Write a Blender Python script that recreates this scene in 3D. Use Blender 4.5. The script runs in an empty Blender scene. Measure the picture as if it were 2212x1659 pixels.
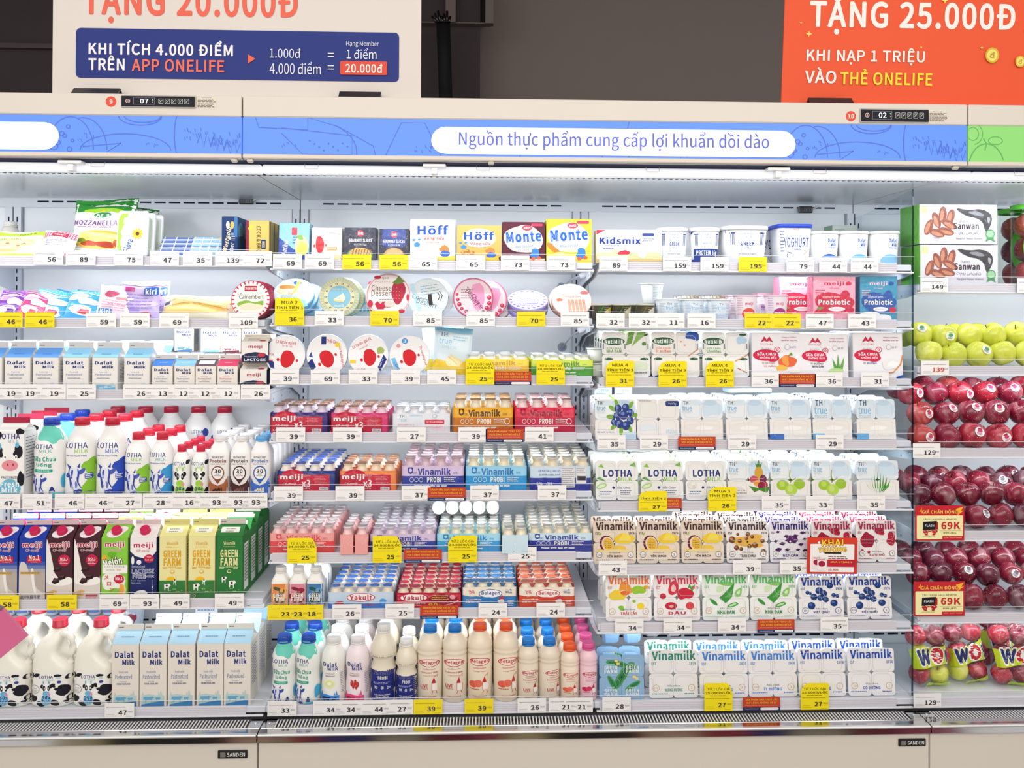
import bpy, math, random
from mathutils import Vector, Matrix
from mathutils.geometry import tessellate_polygon
PI = math.pi
SC = bpy.context.scene
COL = SC.collection
# ---------------------------------------------------------------- camera, world, lights, exposure
H = 1.62
F, CX, CY, YAW, PIT, ROL, X0 = 1900.0, 1113.6, 649.5, .0365, -.0069, .0042, .621
_Fw = Vector((math.sin(YAW)*math.cos(PIT), math.cos(YAW)*math.cos(PIT), -math.sin(PIT)))
_R = Vector((math.cos(YAW), -math.sin(YAW), 0)); _U = _R.cross(_Fw)
_R2 = math.cos(ROL)*_R + math.sin(ROL)*_U; _U2 = -math.sin(ROL)*_R + math.cos(ROL)*_U
cam = bpy.data.cameras.new('camera'); camo = bpy.data.objects.new('camera', cam); COL.objects.link(camo)
camo.matrix_world = Matrix(((_R2.x,_U2.x,-_Fw.x,X0),(_R2.y,_U2.y,-_Fw.y,0),(_R2.z,_U2.z,-_Fw.z,H),(0,0,0,1)))
cam.sensor_width = 36; cam.sensor_fit = 'HORIZONTAL'; cam.lens = F*36/2212
cam.shift_x = -(CX-1106)/2212; cam.shift_y = (CY-829.5)/2212
cam.clip_start = .05; cam.clip_end = 50
SC.camera = camo
def at(px, py, Y):
    """photo pixel -> (X, Z) on the vertical plane at depth Y"""
    d = _Fw + _R2*((px-CX)/F) + _U2*(-(py-CY)/F)
    t = Y/d.y
    return X0+d.x*t, H+d.z*t
w = bpy.data.worlds.new('world'); SC.world = w; w.use_nodes = True
w.node_tree.nodes['Background'].inputs[0].default_value = (1, .97, .94, 1)
w.node_tree.nodes['Background'].inputs[1].default_value = .66
def area(name, loc, rot, sx, sy, power, col=(1,1,1), spread=None):
    l = bpy.data.lights.new(name, 'AREA'); l.shape = 'RECTANGLE'; l.size = sx; l.size_y = sy
    l.energy = power; l.color = col
    if spread: l.spread = spread
    o = bpy.data.objects.new(name, l); COL.objects.link(o); o.location = loc; o.rotation_euler = rot
    return o
# the shop's ceiling lights over the aisle, in front of the cases
area('aisle_ceiling_light', (.6, -1.1, 2.9), (math.radians(58), 0, 0), 6.0, 1.6, 88, (1, .945, .885))
# light strips inside the canopies, and under the front edge of the shelves
for i in range(3):
    area('canopy_light_strip', (-.95+1.9*i, 2.40, 1.962), (math.radians(66), 0, 0), 1.8, .03, 2.6, (.90, .95, 1))
SC.view_settings.view_transform = 'Standard'; SC.view_settings.look = 'None'
SC.view_settings.exposure = 0.16; SC.view_settings.gamma = 1; SC.view_settings.use_curve_mapping = False
cy = SC.cycles
cy.use_denoising = True
cy.max_bounces = 8; cy.diffuse_bounces = 3; cy.glossy_bounces = 3; cy.transmission_bounces = 3
cy.transparent_max_bounces = 24; cy.caustics_reflective = False; cy.caustics_refractive = False
cy.sample_clamp_indirect = 6
# ---------------------------------------------------------------- materials
def lin(h):
    h = h.lstrip('#')
    if len(h) == 3: h = ''.join(c*2 for c in h)
    r = [int(h[i:i+2], 16)/255 for i in (0, 2, 4)]
    return [c/12.92 if c <= .04045 else ((c+.055)/1.055)**2.4 for c in r]
MATS = {}
def M(col, kind='print'):
    key = (col, kind)
    if key in MATS: return MATS[key]
    m = bpy.data.materials.new(kind+'_'+col.lstrip('#')); m.use_nodes = True; MATS[key] = m
    nt = m.node_tree; N = nt.nodes; L = nt.links; b = N['Principled BSDF']
    c = lin(col)+[1]; b.inputs['Base Color'].default_value = c
    rough, metal, spec, coat = dict(print=(.5,0,.22,0), matte=(.75,0,.25,0), gloss=(.18,0,.5,0), plastic=(.3,0,.5,0), paint=(.38,0,.45,0),
        steel=(.10,1,.5,0), brushed=(.32,1,.5,0), foil=(.3,.35,.5,0), apple=(.22,0,.55,0), black=(.25,0,.5,0), panel=(.22,0,.5,0), mirror=(.2,0,.6,0)).get(kind, (.4,0,.4,0))
    b.inputs['Roughness'].default_value = rough; b.inputs['Metallic'].default_value = metal
    b.inputs['Specular IOR Level'].default_value = spec
    if kind == 'foil':
        n = N.new('ShaderNodeTexNoise'); n.inputs['Scale'].default_value = 160; n.inputs['Detail'].default_value = 2
        t = N.new('ShaderNodeTexCoord'); L.new(t.outputs['Object'], n.inputs['Vector'])
        p = N.new('ShaderNodeBump'); p.inputs['Strength'].default_value = .35; p.inputs['Distance'].default_value = .002
        L.new(n.outputs[0], p.inputs['Height']); L.new(p.outputs[0], b.inputs['Normal'])
    if kind in ('paint', 'panel', 'matte'):
        n = N.new('ShaderNodeTexNoise'); n.inputs['Scale'].default_value = 7; n.inputs['Detail'].default_value = 3
        t = N.new('ShaderNodeTexCoord'); L.new(t.outputs['Object'], n.inputs['Vector'])
        r = N.new('ShaderNodeMapRange'); r.inputs[3].default_value = rough*.85; r.inputs[4].default_value = rough*1.2
        L.new(n.outputs[0], r.inputs[0]); L.new(r.outputs[0], b.inputs['Roughness'])
    if kind in ('clear', 'wrap', 'acrylic'):
        # thin clear plastic: see-through with a tint and a glossy sheen
        N.remove(b); out = N['Material Output']
        tr = N.new('ShaderNodeBsdfTransparent'); gl = N.new('ShaderNodeBsdfGlossy'); mx = N.new('ShaderNodeMixShader'); fr = N.new('ShaderNodeFresnel')
        tr.inputs[0].default_value = c; gl.inputs['Roughness'].default_value = .06 if kind != 'wrap' else .16
        fr.inputs['IOR'].default_value = 1.35 if kind == 'acrylic' else 1.5
        ad = N.new('ShaderNodeMath'); ad.operation = 'MULTIPLY_ADD'; ad.inputs[1].default_value = 1.0 if kind != 'wrap' else .75; ad.inputs[2].default_value = .0 if kind == 'acrylic' else .02
        L.new(fr.outputs[0], ad.inputs[0])
        ge = N.new('ShaderNodeNewGeometry'); ff = N.new('ShaderNodeMath'); ff.operation = 'SUBTRACT'; ff.inputs[0].default_value = 1; L.new(ge.outputs['Backfacing'], ff.inputs[1])
        mu = N.new('ShaderNodeMath'); mu.operation = 'MULTIPLY'; L.new(ad.outputs[0], mu.inputs[0]); L.new(ff.outputs[0], mu.inputs[1]); L.new(mu.outputs[0], mx.inputs[0]); L.new(tr.outputs[0], mx.inputs[1]); L.new(gl.outputs[0], mx.inputs[2])
        if kind == 'wrap':
            n = N.new('ShaderNodeTexNoise'); n.inputs['Scale'].default_value = 55; n.inputs['Detail'].default_value = 3; n.inputs['Distortion'].default_value = 1.2
            t = N.new('ShaderNodeTexCoord'); L.new(t.outputs['Object'], n.inputs['Vector'])
            p = N.new('ShaderNodeBump'); p.inputs['Strength'].default_value = .9; p.inputs['Distance'].default_value = .008
            L.new(n.outputs[0], p.inputs['Height']); L.new(p.outputs[0], gl.inputs['Normal']); L.new(p.outputs[0], fr.inputs['Normal'])
        L.new(mx.outputs[0], out.inputs[0])
    if kind.startswith('glow'):
        b.inputs['Emission Color'].default_value = c; b.inputs['Emission Strength'].default_value = float(kind[4:])
    if kind == 'apple':   # streaked, speckled skin, paler at one side
        n = N.new('ShaderNodeTexNoise'); n.inputs['Scale'].default_value = 9; n.inputs['Detail'].default_value = 4; n.inputs['Distortion'].default_value = .6
        t = N.new('ShaderNodeTexCoord'); mp = N.new('ShaderNodeMapping'); mp.inputs['Scale'].default_value = (3.2, 3.2, 1)
        oi = N.new('ShaderNodeObjectInfo'); va = N.new('ShaderNodeVectorMath'); L.new(oi.outputs['Random'], va.inputs[1]); L.new(t.outputs['Object'], va.inputs[0])
        L.new(va.outputs[0], mp.inputs[0]); L.new(mp.outputs[0], n.inputs['Vector'])
        cr = N.new('ShaderNodeValToRGB'); e = cr.color_ramp.elements
        pale = [min(1, x*1.0+.22) for x in c[:3]] if col != '#d3d84a' else [.80, .80, .28]
        e[0].position = .3; e[0].color = [x*.5 for x in c[:3]]+[1] if col != '#d3d84a' else [.55, .6, .07, 1]
        e[1].position = .75; e[1].color = pale+[1]
        k = cr.color_ramp.elements.new(.52); k.color = c
        L.new(n.outputs[0], cr.inputs[0])
        v = N.new('ShaderNodeTexVoronoi'); v.inputs['Scale'].default_value = 120; L.new(t.outputs['Object'], v.inputs['Vector'])
        lt = N.new('ShaderNodeMath'); lt.operation = 'LESS_THAN'; lt.inputs[1].default_value = .13; L.new(v.outputs['Distance'], lt.inputs[0])
        mxx = N.new('ShaderNodeMix'); mxx.data_type = 'RGBA'; L.new(lt.outputs[0], mxx.inputs[0]); L.new(cr.outputs[0], mxx.inputs[6]); mxx.inputs[7].default_value = (.75, .5, .4, 1) if col != '#d3d84a' else (.45, .42, .12, 1)
        L.new(mxx.outputs[2], b.inputs['Base Color'])
    return m
# ---------------------------------------------------------------- text outlines (cached)
_tc = bpy.data.curves.new('lettering', 'FONT'); _tc.fill_mode = 'FRONT'; _to = bpy.data.objects.new('lettering', _tc)
_F0 = _tc.font; _F1 = None; _K1 = 1.0
try:   # Blender's own bundled interface typeface; the built-in one otherwise
    import os
    _F1 = bpy.data.fonts.load(os.path.join(bpy.utils.resource_path('LOCAL'), 'datafiles', 'fonts', 'Noto Sans CJK Regular.woff2'))
    _tc.font = _F1; _tc.body = 'H'; _tc.resolution_u = 2; _me = _to.to_mesh(); _K1 = .69/max(v.co.y for v in _me.vertices); _to.to_mesh_clear()
except Exception: _F1 = None
_TX = {}
def _gl(s, sp, res):
    own = _F1 is None or any(0x600 <= ord(c) < 0x700 or 0xE00 <= ord(c) < 0xE80 for c in s); k = 1.0
    if own:
        if _F0: _tc.font = _F0
        s = s.replace('Đ', 'D')
    else: _tc.font = _F1; k = _K1
    _tc.body = s; _tc.resolution_u = res; _tc.space_character = 1+sp*1.0
    me = _to.to_mesh(); v = [(p.co.x*k, p.co.y*k) for p in me.vertices]; f = [tuple(p.vertices) for p in me.polygons]; _to.to_mesh_clear()
    return v, f
def glyphs(s, bold=0, res=2, sp=None):
    """list of (verts, faces), normalised to a unit box; heavy letters are the outline printed again a hair to each side"""
    sp = bold if sp is None else sp; k = (s, bold, res, sp)
    if k not in _TX:
        v, f = _gl(s, sp, res)
        if not v: v = [(0, 0)]; f = []
        bars = []; wD = max(p[0] for p in _gl('D', 0, 1)[0])-min(p[0] for p in _gl('D', 0, 1)[0])
        for i, ch in enumerate(s):
            if ch == 'Đ' and _F1 is None:
                xr = max(p[0] for p in _gl(s[:i].replace('Đ', 'D')+'D', sp, 1)[0]); xl = xr-wD
                bars.append(([(xl-.11, .325), (xl+.27, .325), (xl+.27, .405), (xl-.11, .405)], [(0, 1, 2, 3)]))
        d = bold*.62
        offs = [(0, 0)] if bold <= .008 else [(-d, 0), (d, 0)] if bold < .03 else [(-d, -d*.5), (d, -d*.5), (-d, d*.5), (d, d*.5)]
        if res >= 4 and bold >= .03: offs = [(d*math.cos(a*PI/5), d*math.sin(a*PI/5)) for a in range(10)]+[(0, 0)]
        elif bold >= .085: offs = [(d*math.cos(a*PI/3), d*math.sin(a*PI/3)) for a in range(6)]+[(0, 0)]
        out = [([(x+ox, y+oy) for x, y in v], f) for ox, oy in offs]+bars
        xs = [p[0] for p in v]; ys = [p[1] for p in v]
        x0, x1, y0, y1 = min(xs), max(xs), min(ys), max(ys)
        _TX[k] = [([((p[0]-x0)/max(x1-x0, 1e-6)-.5, (p[1]-y0)/max(y1-y0, 1e-6)-.5) for p in v_], f_) for v_, f_ in out]
    return _TX[k]
# ---------------------------------------------------------------- art: flat coloured shapes in a unit square, printed on a face
def R(x0, y0, x1, y1, c, r=0, ry=None):
    if r <= 0: return [([(x0,y0),(x1,y0),(x1,y1),(x0,y1)], [(0,1,2,3)], c)]
    ry = ry or r; p = []
    for cx, cy_, a in ((x1-r,y0+ry,-90),(x1-r,y1-ry,0),(x0+r,y1-ry,90),(x0+r,y0+ry,180)):
        for k in range(5):
            t = math.radians(a+k*22.5); p.append((cx+r*math.cos(t), cy_+ry*math.sin(t)))
    return [(p, [tuple(range(len(p)))], c)]
def E(cx, cy_, rx, ry, c, n=20, rot=0):
    a = math.radians(rot); ca, sa = math.cos(a), math.sin(a); p = []
    for k in range(n):
        t = 2*PI*k/n; x, y = rx*math.cos(t), ry*math.sin(t); p.append((cx+x*ca-y*sa, cy_+x*sa+y*ca))
    return [(p, [tuple(range(n))], c)]
def P(pts, c, smooth=0):
    for _ in range(smooth):
        q = []
        for i in range(len(pts)):
            a, b = pts[i], pts[(i+1) % len(pts)]
            q += [(a[0]*.75+b[0]*.25, a[1]*.75+b[1]*.25), (a[0]*.25+b[0]*.75, a[1]*.25+b[1]*.75)]
        pts = q
    tri = tessellate_polygon([[Vector((x, y, 0)) for x, y in pts]])
    return [(list(pts), [tuple(t) for t in tri], c)]
def B(cx, cy_, rx, ry, c, seed=0, n=18, amp=.22):
    rnd = random.Random(seed); k = [(rnd.uniform(0, 6.3), rnd.uniform(.4, 1)*amp/(j+1)) for j in range(4)]; p = []
    for i in range(n):
        t = 2*PI*i/n; r = 1+sum(a*math.sin((j+2)*t+ph) for j, (ph, a) in enumerate(k)); p.append((cx+rx*r*math.cos(t), cy_+ry*r*math.sin(t)))
    return P(p, c)
def L(pts, wd, c, asp=1.0):
    """polyline; wd in x units, asp = face width / face height"""
    v = []; f = []
    for i, (x, y) in enumerate(pts):
        a = pts[max(0, i-1)]; b = pts[min(len(pts)-1, i+1)]
        dx, dy = (b[0]-a[0])*asp, (b[1]-a[1]); l = math.hypot(dx, dy) or 1
        nx, ny = -dy/l*wd/2, dx/l*wd/2*asp
        v += [(x+nx, y+ny), (x-nx, y-ny)]
        if i: k = 2*i; f.append((k-2, k-1, k+1, k))
    return [(v, f, c)]
def T(s, cx, cy_, w_, h_, c, bold=.02, rot=0, asp=1.0, res=2, sp=None):
    r = []
    for v, f in glyphs(s, bold, res, sp):
        if rot:
            a = math.radians(rot); ca, sa = math.cos(a), math.sin(a); o = []
            for x, y in v:
                X, Y = x*w_*asp, y*h_; o.append((cx+(X*ca-Y*sa)/asp, cy_+X*sa+Y*ca))
            r.append((o, f, c))
        else: r.append(([(cx+x*w_, cy_+y*h_) for x, y in v], f, c))
    return r
def TO(s, cx, cy_, w_, h_, c, oc, bold=.02, o=.07, rot=0, asp=1.0):
    """outlined lettering"""
    return T(s, cx, cy_, w_, h_, oc, max(.085, bold+o*1.3), rot, asp, 2, bold)+T(s, cx, cy_, w_, h_, c, bold, rot, asp)
def G(art, x, y, sx, sy, rot=0, asp=1.0):
    """place a sub-drawing: unit square centred at (x, y)"""
    a = math.radians(rot); ca, sa = math.cos(a), math.sin(a); r = []
    for v, f, c in art:
        o = []
        for u, t in v:
            X, Y = (u-.5)*sx*asp, (t-.5)*sy
            o.append((x+(X*ca-Y*sa)/asp, y+X*sa+Y*ca))
        r.append((o, f, c))
    return r
def LN(x0, y, x1, n, dy, h, c, seed=0, wl=(.08, .22), gap=.03):
    """n rows of illegible small print as thin broken bars"""
    rnd = random.Random(seed); r = []
    for i in range(n):
        x = x0; e = x1-rnd.uniform(0, .25)*(x1-x0)
        while x < e:
            l = rnd.uniform(*wl)*(x1-x0); r += R(x, y-i*dy-h/2, min(x+l, e), y-i*dy+h/2, c); x += l+gap*(x1-x0)
    return r
def TINT(art, cmap): return [(v, f, cmap.get(c, c)) for v, f, c in art]
def PX(x0, y0, x1, y1):
    """photo-pixel frame (left, top, right, bottom) -> unit square"""
    sx, sy = x1-x0, y1-y0
    def X(x): return (x-x0)/sx
    def Y(y): return (y1-y)/sy
    return X, Y
# ---------------------------------------------------------------- mesh builder
def _clip(poly, ax, v, keep_less):
    o = []
    for i in range(len(poly)):
        a, b = poly[i], poly[(i+1) % len(poly)]
        ia = (a[ax] <= v) == keep_less or a[ax] == v; ib = (b[ax] <= v) == keep_less or b[ax] == v
        if ia: o.append(a)
        if ia != ib and a[ax] != b[ax]:
            t = (v-a[ax])/(b[ax]-a[ax]); o.append(tuple(a[j]+(b[j]-a[j])*t for j in (0, 1)))
    return o
class MB:
    def __init__(s): s.v = []; s.f = []; s.m = []; s.mats = []; s.sm = []
    def mat(s, m):
        if isinstance(m, str): m = M(m)
        elif isinstance(m, tuple): m = M(*m)
        if m not in s.mats: s.mats.append(m)
        return s.mats.index(m)
    def add(s, v, f, m, xf=None, smooth=False):
        k = len(s.v); i = s.mat(m)
        s.v += [tuple(xf @ Vector(p)) for p in v] if xf else v
        s.f += [tuple(a+k for a in q) for q in f]; s.m += [i]*len(f); s.sm += [smooth]*len(f); return s
    def box(s, x0, y0, z0, x1, y1, z1, m, b=0, xf=None):
        if b <= 0:
            return s.add([(x0,y0,z0),(x1,y0,z0),(x1,y1,z0),(x0,y1,z0),(x0,y0,z1),(x1,y0,z1),(x1,y1,z1),(x0,y1,z1)],
                         [(3,2,1,0),(4,5,6,7),(0,1,5,4),(1,2,6,5),(2,3,7,6),(3,0,4,7)], m, xf)
        b = min(b, (x1-x0)/2.01, (y1-y0)/2.01, (z1-z0)/2.01)
        rings = []
        for z, i in ((z0, b), (z0+b, 0), (z1-b, 0), (z1, b)):
            r = []
            for cx, cy_, a in ((x0+b, y0+b, 180), (x1-b, y0+b, 270), (x1-b, y1-b, 0), (x0+b, y1-b, 90)):
                for q in (0, 45, 90):
                    t = math.radians(a+q); rr = b-i*.9 if i else b
                    r.append((cx+rr*math.cos(t), cy_+rr*math.sin(t), z))
            rings.append(r)
        return s.loft(rings, m, xf=xf)
    def loft(s, rings, m, cap=(1, 1), xf=None, smooth=False, close=True):
        n = len(rings[0]); v = [p for r in rings for p in r]; f = []
        for i in range(len(rings)-1):
            for j in range(n if close else n-1):
                k = (j+1) % n; f.append((i*n+j, i*n+k, (i+1)*n+k, (i+1)*n+j))
        s.add(v, f, m, xf, smooth)
        c = []
        if cap[0]: c.append(tuple(range(n))[::-1])
        if cap[1]: c.append(tuple(range((len(rings)-1)*n, len(rings)*n)))
        if c:
            k = len(s.v)-len(v); i = s.mat(m); s.f += [tuple(a+k for a in q) for q in c]; s.m += [i]*len(c); s.sm += [False]*len(c)
        return s
    def lathe(s, prof, m, n=24, cap=(1, 1), xf=None, smooth=True, sq=0):
        """profile [(r, z)...]; sq > 0 squares the section"""
        rings = []
        for r, z in prof:
            q = []
            for k in range(n):
                t = 2*PI*k/n; c, d = math.cos(t), math.sin(t)
                e = 1 if not sq else 1/((abs(c)**(2+sq*6)+abs(d)**(2+sq*6))**(1/(2+sq*6)))
                q.append((r*c*e, r*d*e, z))
            rings.append(q)
        return s.loft(rings, m, cap, xf, smooth)
    def tube(s, pts, r, m, n=8, cap=(1, 1), xf=None, flat=1.0):
        rings = []; up = Vector((0, 0, 1))
        rs = r if isinstance(r, (list, tuple)) else [r]*len(pts)
        P_ = [Vector(p) for p in pts]
        for i, p in enumerate(P_):
            d = (P_[min(i+1, len(P_)-1)]-P_[max(i-1, 0)]).normalized()
            a = d.cross(up if abs(d.dot(up)) < .95 else Vector((0, 1, 0))).normalized(); b = d.cross(a)
            rings.append([tuple(p+a*rs[i]*math.cos(2*PI*k/n)+b*rs[i]*flat*math.sin(2*PI*k/n)) for k in range(n)])
        return s.loft(rings, m, cap, xf, True)
    def art(s, ops, fn, kind='print', cells=0, l0=.0003, dl=.000025):
        """print art through fn(u, v, lift) -> point"""
        for i, (v, f, c) in enumerate(ops):
            lift = l0+dl*i
            if cells:
                cx, cyy = cells if isinstance(cells, tuple) else (cells, cells)
                V = []; Fc = []
                for q in f:
                    poly = [v[a] for a in q]
                    if len(poly) > 4 or cells:
                        if len(poly) > 3:
                            tr = tessellate_polygon([[Vector((x, y, 0)) for x, y in poly]]); polys = [[poly[a] for a in t] for t in tr]
                        else: polys = [poly]
                    for p in polys:
                        xs = [a[0] for a in p]; ys = [a[1] for a in p]
                        pieces = [p]
                        for k in range(int(math.floor(min(xs)*cx))+1, int(math.ceil(max(xs)*cx))):
                            nw = []
                            for w_ in pieces:
                                for kl in (True, False):
                                    z = _clip(w_, 0, k/cx, kl)
                                    if len(z) > 2: nw.append(z)
                            pieces = nw
                        for k in range(int(math.floor(min(ys)*cyy))+1, int(math.ceil(max(ys)*cyy))):
                            nw = []
                            for w_ in pieces:
                                for kl in (True, False):
                                    z = _clip(w_, 1, k/cyy, kl)
                                    if len(z) > 2: nw.append(z)
                            pieces = nw
                        for w_ in pieces: Fc.append(tuple(range(len(V), len(V)+len(w_)))); V += w_
                s.add([fn(x, y, lift) for x, y in V], Fc, c if isinstance(c, tuple) else (c, kind), smooth=False)
            else:
                s.add([fn(x, y, lift) for x, y in v], f, c if isinstance(c, tuple) else (c, kind))
        return s
    def build(s, name, parent=None, loc=None, smooth_all=False):
        me = bpy.data.meshes.new(name); me.from_pydata(s.v, [], s.f)
        for m in s.mats: me.materials.append(m)
        me.polygons.foreach_set('material_index', s.m); me.polygons.foreach_set('use_smooth', s.sm)
        me.update()
        o = bpy.data.objects.new(name, me); COL.objects.link(o)
        if parent: o.parent = parent
        if loc: o.location = loc
        return o
def flat(x0, z0, x1, z1, y):
    """art mapping for an upright face looking at the aisle (-Y)"""
    return lambda u, v, l: (x0+(x1-x0)*u, y-l, z0+(z1-z0)*v)
def side(y0, z0, y1, z1, x, s=1):
    return lambda u, v, l: (x+s*l, y0+(y1-y0)*u, z0+(z1-z0)*v)
def topf(x0, y0, x1, y1, z):
    return lambda u, v, l: (x0+(x1-x0)*u, y0+(y1-y0)*v, z+l)
def curved(prof, z0, z1, span=.97):
    """art mapping on a lathe body: u across the visible half, v up from z0 to z1"""
    def rad(z):
        for (r0, a), (r1, b) in zip(prof, prof[1:]):
            if a <= z <= b: return r0+(r1-r0)*((z-a)/(b-a) if b > a else 0)
        return prof[0][0] if z < prof[0][1] else prof[-1][0]
    def fn(u, v, l):
        z = z0+(z1-z0)*v; t = math.asin(max(-1, min(1, (u-.5)*2*span))); r = rad(z)*1.004+l
        return (r*math.sin(t), -r*math.cos(t), z)
    return fn
# ---------------------------------------------------------------- objects
def tag(o, label=None, cat=None, group=None, kind=None):
    if label: o['label'] = label
    if cat: o['category'] = cat
    if group: o['group'] = group
    if kind: o['kind'] = kind
    return o
def thing(name, label, cat, loc=(0,0,0), group=None, rot=(0,0,0)):
    o = bpy.data.objects.new(name, None); COL.objects.link(o); o.empty_display_size = .05
    o.location = loc; o.rotation_euler = rot
    return tag(o, label, cat, group)
def struct(name, mb, label=None):
    o = mb.build(name); o['kind'] = 'structure'
    if label: o['label'] = label
    return o
def dup(root, loc, rot=None, label=None, group=None, scale=None):
    def cp(o, par):
        c = o.copy(); COL.objects.link(c)
        if par: c.parent = par
        for ch in o.children: cp(ch, c)
        return c
    r = cp(root, None); r.location = loc
    if rot is not None: r.rotation_euler = rot
    if label: r['label'] = label
    if group: r['group'] = group
    if scale: r.scale = scale
    return r
class Proto:
    """first placing moves the built thing itself, later ones copy it"""
    def __init__(s, root): s.root = root; s.used = False
    def put(s, loc, label, rot=(0,0,0), group=None, scale=None):
        if s.used: return dup(s.root, loc, rot, label, group, scale)
        s.used = True; r = s.root; r.location = loc; r.rotation_euler = rot
        if scale: r.scale = scale
        return tag(r, label, None, group)
ORD = ['first','second','third','fourth','fifth','sixth','seventh','eighth','ninth','tenth','eleventh','twelfth','thirteenth','fourteenth','fifteenth','sixteenth']
# ================================================================ the room
YF, YB, YS, YK = 2.278, 2.463, 2.561, 3.008      # canopy face, nose of the base, shelf fronts, back panel
m = MB(); m.box(-4, -3.0, -.05, 6, 5.2, 0, ('#b9b2a8', 'matte')); struct('floor', m)
m = MB(); m.box(-4, 4.6, 0, 6, 4.7, 4.2, ('#807571', 'matte')); struct('wall_back', m)
m = MB(); m.box(-4, 2.9, 3.6, 6, 4.7, 3.7, ('#1c1819', 'matte')); struct('ceiling', m)
# dark bulkhead over the left case and the exposed grid beside the pipe
x0, z0 = at(-60, 250, 4.3); x1, z1 = at(905, -60, 4.3)
m = MB(); m.box(x0, 4.3, 1.2, x1+.3, 4.35, 3.6, ('#3a3233', 'matte'))
_, zz = at(60, 100, 4.28); m.box(x0, 4.27, zz-.01, x1, 4.3, zz+.012, ('#4a4243', 'matte'))
struct('wall_left', m)
def pxbox(mb, x0, y0, x1, y1, Y, dep, mat, b=0):
    X0_, Z1 = at(x0, y0, Y); X1, Z0 = at(x1, y1, Y); mb.box(X0_, Y, Z0, X1, Y+dep, Z1, mat, b); return mb
m = MB()
pxbox(m, 870, 46, 1060, 51, 4.25, .05, ('#6a5d5a', 'matte')); pxbox(m, 963, -60, 984, 48, 4.24, .05, ('#685c59', 'matte'))
pxbox(m, 1049, -60, 1066, 50, 4.24, .05, ('#6a625c', 'matte')); pxbox(m, 860, -60, 1052, 47, 4.5, .05, ('#241c1d', 'matte'))
tag(m.build('ceiling_grid'), 'dark metal ceiling grid corner beside the black wrapped pipe', 'ceiling grid')
t = thing('wrapped_pipe', 'black wrapped vertical pipe rising behind the cases beside the white banner', 'pipe')
a = at(957, 40, 4.1); b = at(968, 240, 4.1)
MB().tube([(a[0], 4.1, a[1]), ((a[0]+b[0])/2-.004, 4.1, (a[1]+b[1])/2), (b[0], 4.1, b[1]-.3), (b[0], 4.1, .001)], [.033, .031, .034, .034], ('#0b0a0f', 'matte'), 14).build('pipe_sleeve', t)
m = MB()
for k in range(7): m.tube([(a[0]-.05+k*.014, 4.07, a[1]+.012*(k % 3)), (a[0]-.03+k*.01, 4.06, a[1]-.03)], .006, ('#1a1519', 'gloss'), 6)
m.build('tape_collar', t)
# ================================================================ refrigerated cases (2 x shelves each)
BEIGE = ('#ddd5cb', 'paint'); WHITE = ('#eff2f6', 'panel'); STEEL = ('#cfcfd0', 'steel')
CLAB = ['beige refrigerated display case full of milk cartons beneath red number 9', 'beige refrigerated display case in the centre beneath the long white lettered pill', 'beige refrigerated display case holding fruit beneath the green light panel']
def pill_art(): pass
def squig(x, y, s, seed, c, n=7):
    rnd = random.Random(seed); r = []
    for k in range(n):
        xx = x+rnd.uniform(-.5, .5)*s*.25; yy = y+rnd.uniform(-.5, .5)*s*2
        r += L([(xx, yy), (xx+.001, yy-.06*rnd.uniform(.5, 1.4)*s/.1)], .0009, c, 20)
    return r
def arc(cx, cy_, rx, ry, a0, a1, wd, c, asp, n=14):
    return L([(cx+rx*math.cos(math.radians(a0+(a1-a0)*k/n)), cy_+ry*math.sin(math.radians(a0+(a1-a0)*k/n))) for k in range(n+1)], wd, c, asp)
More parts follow.
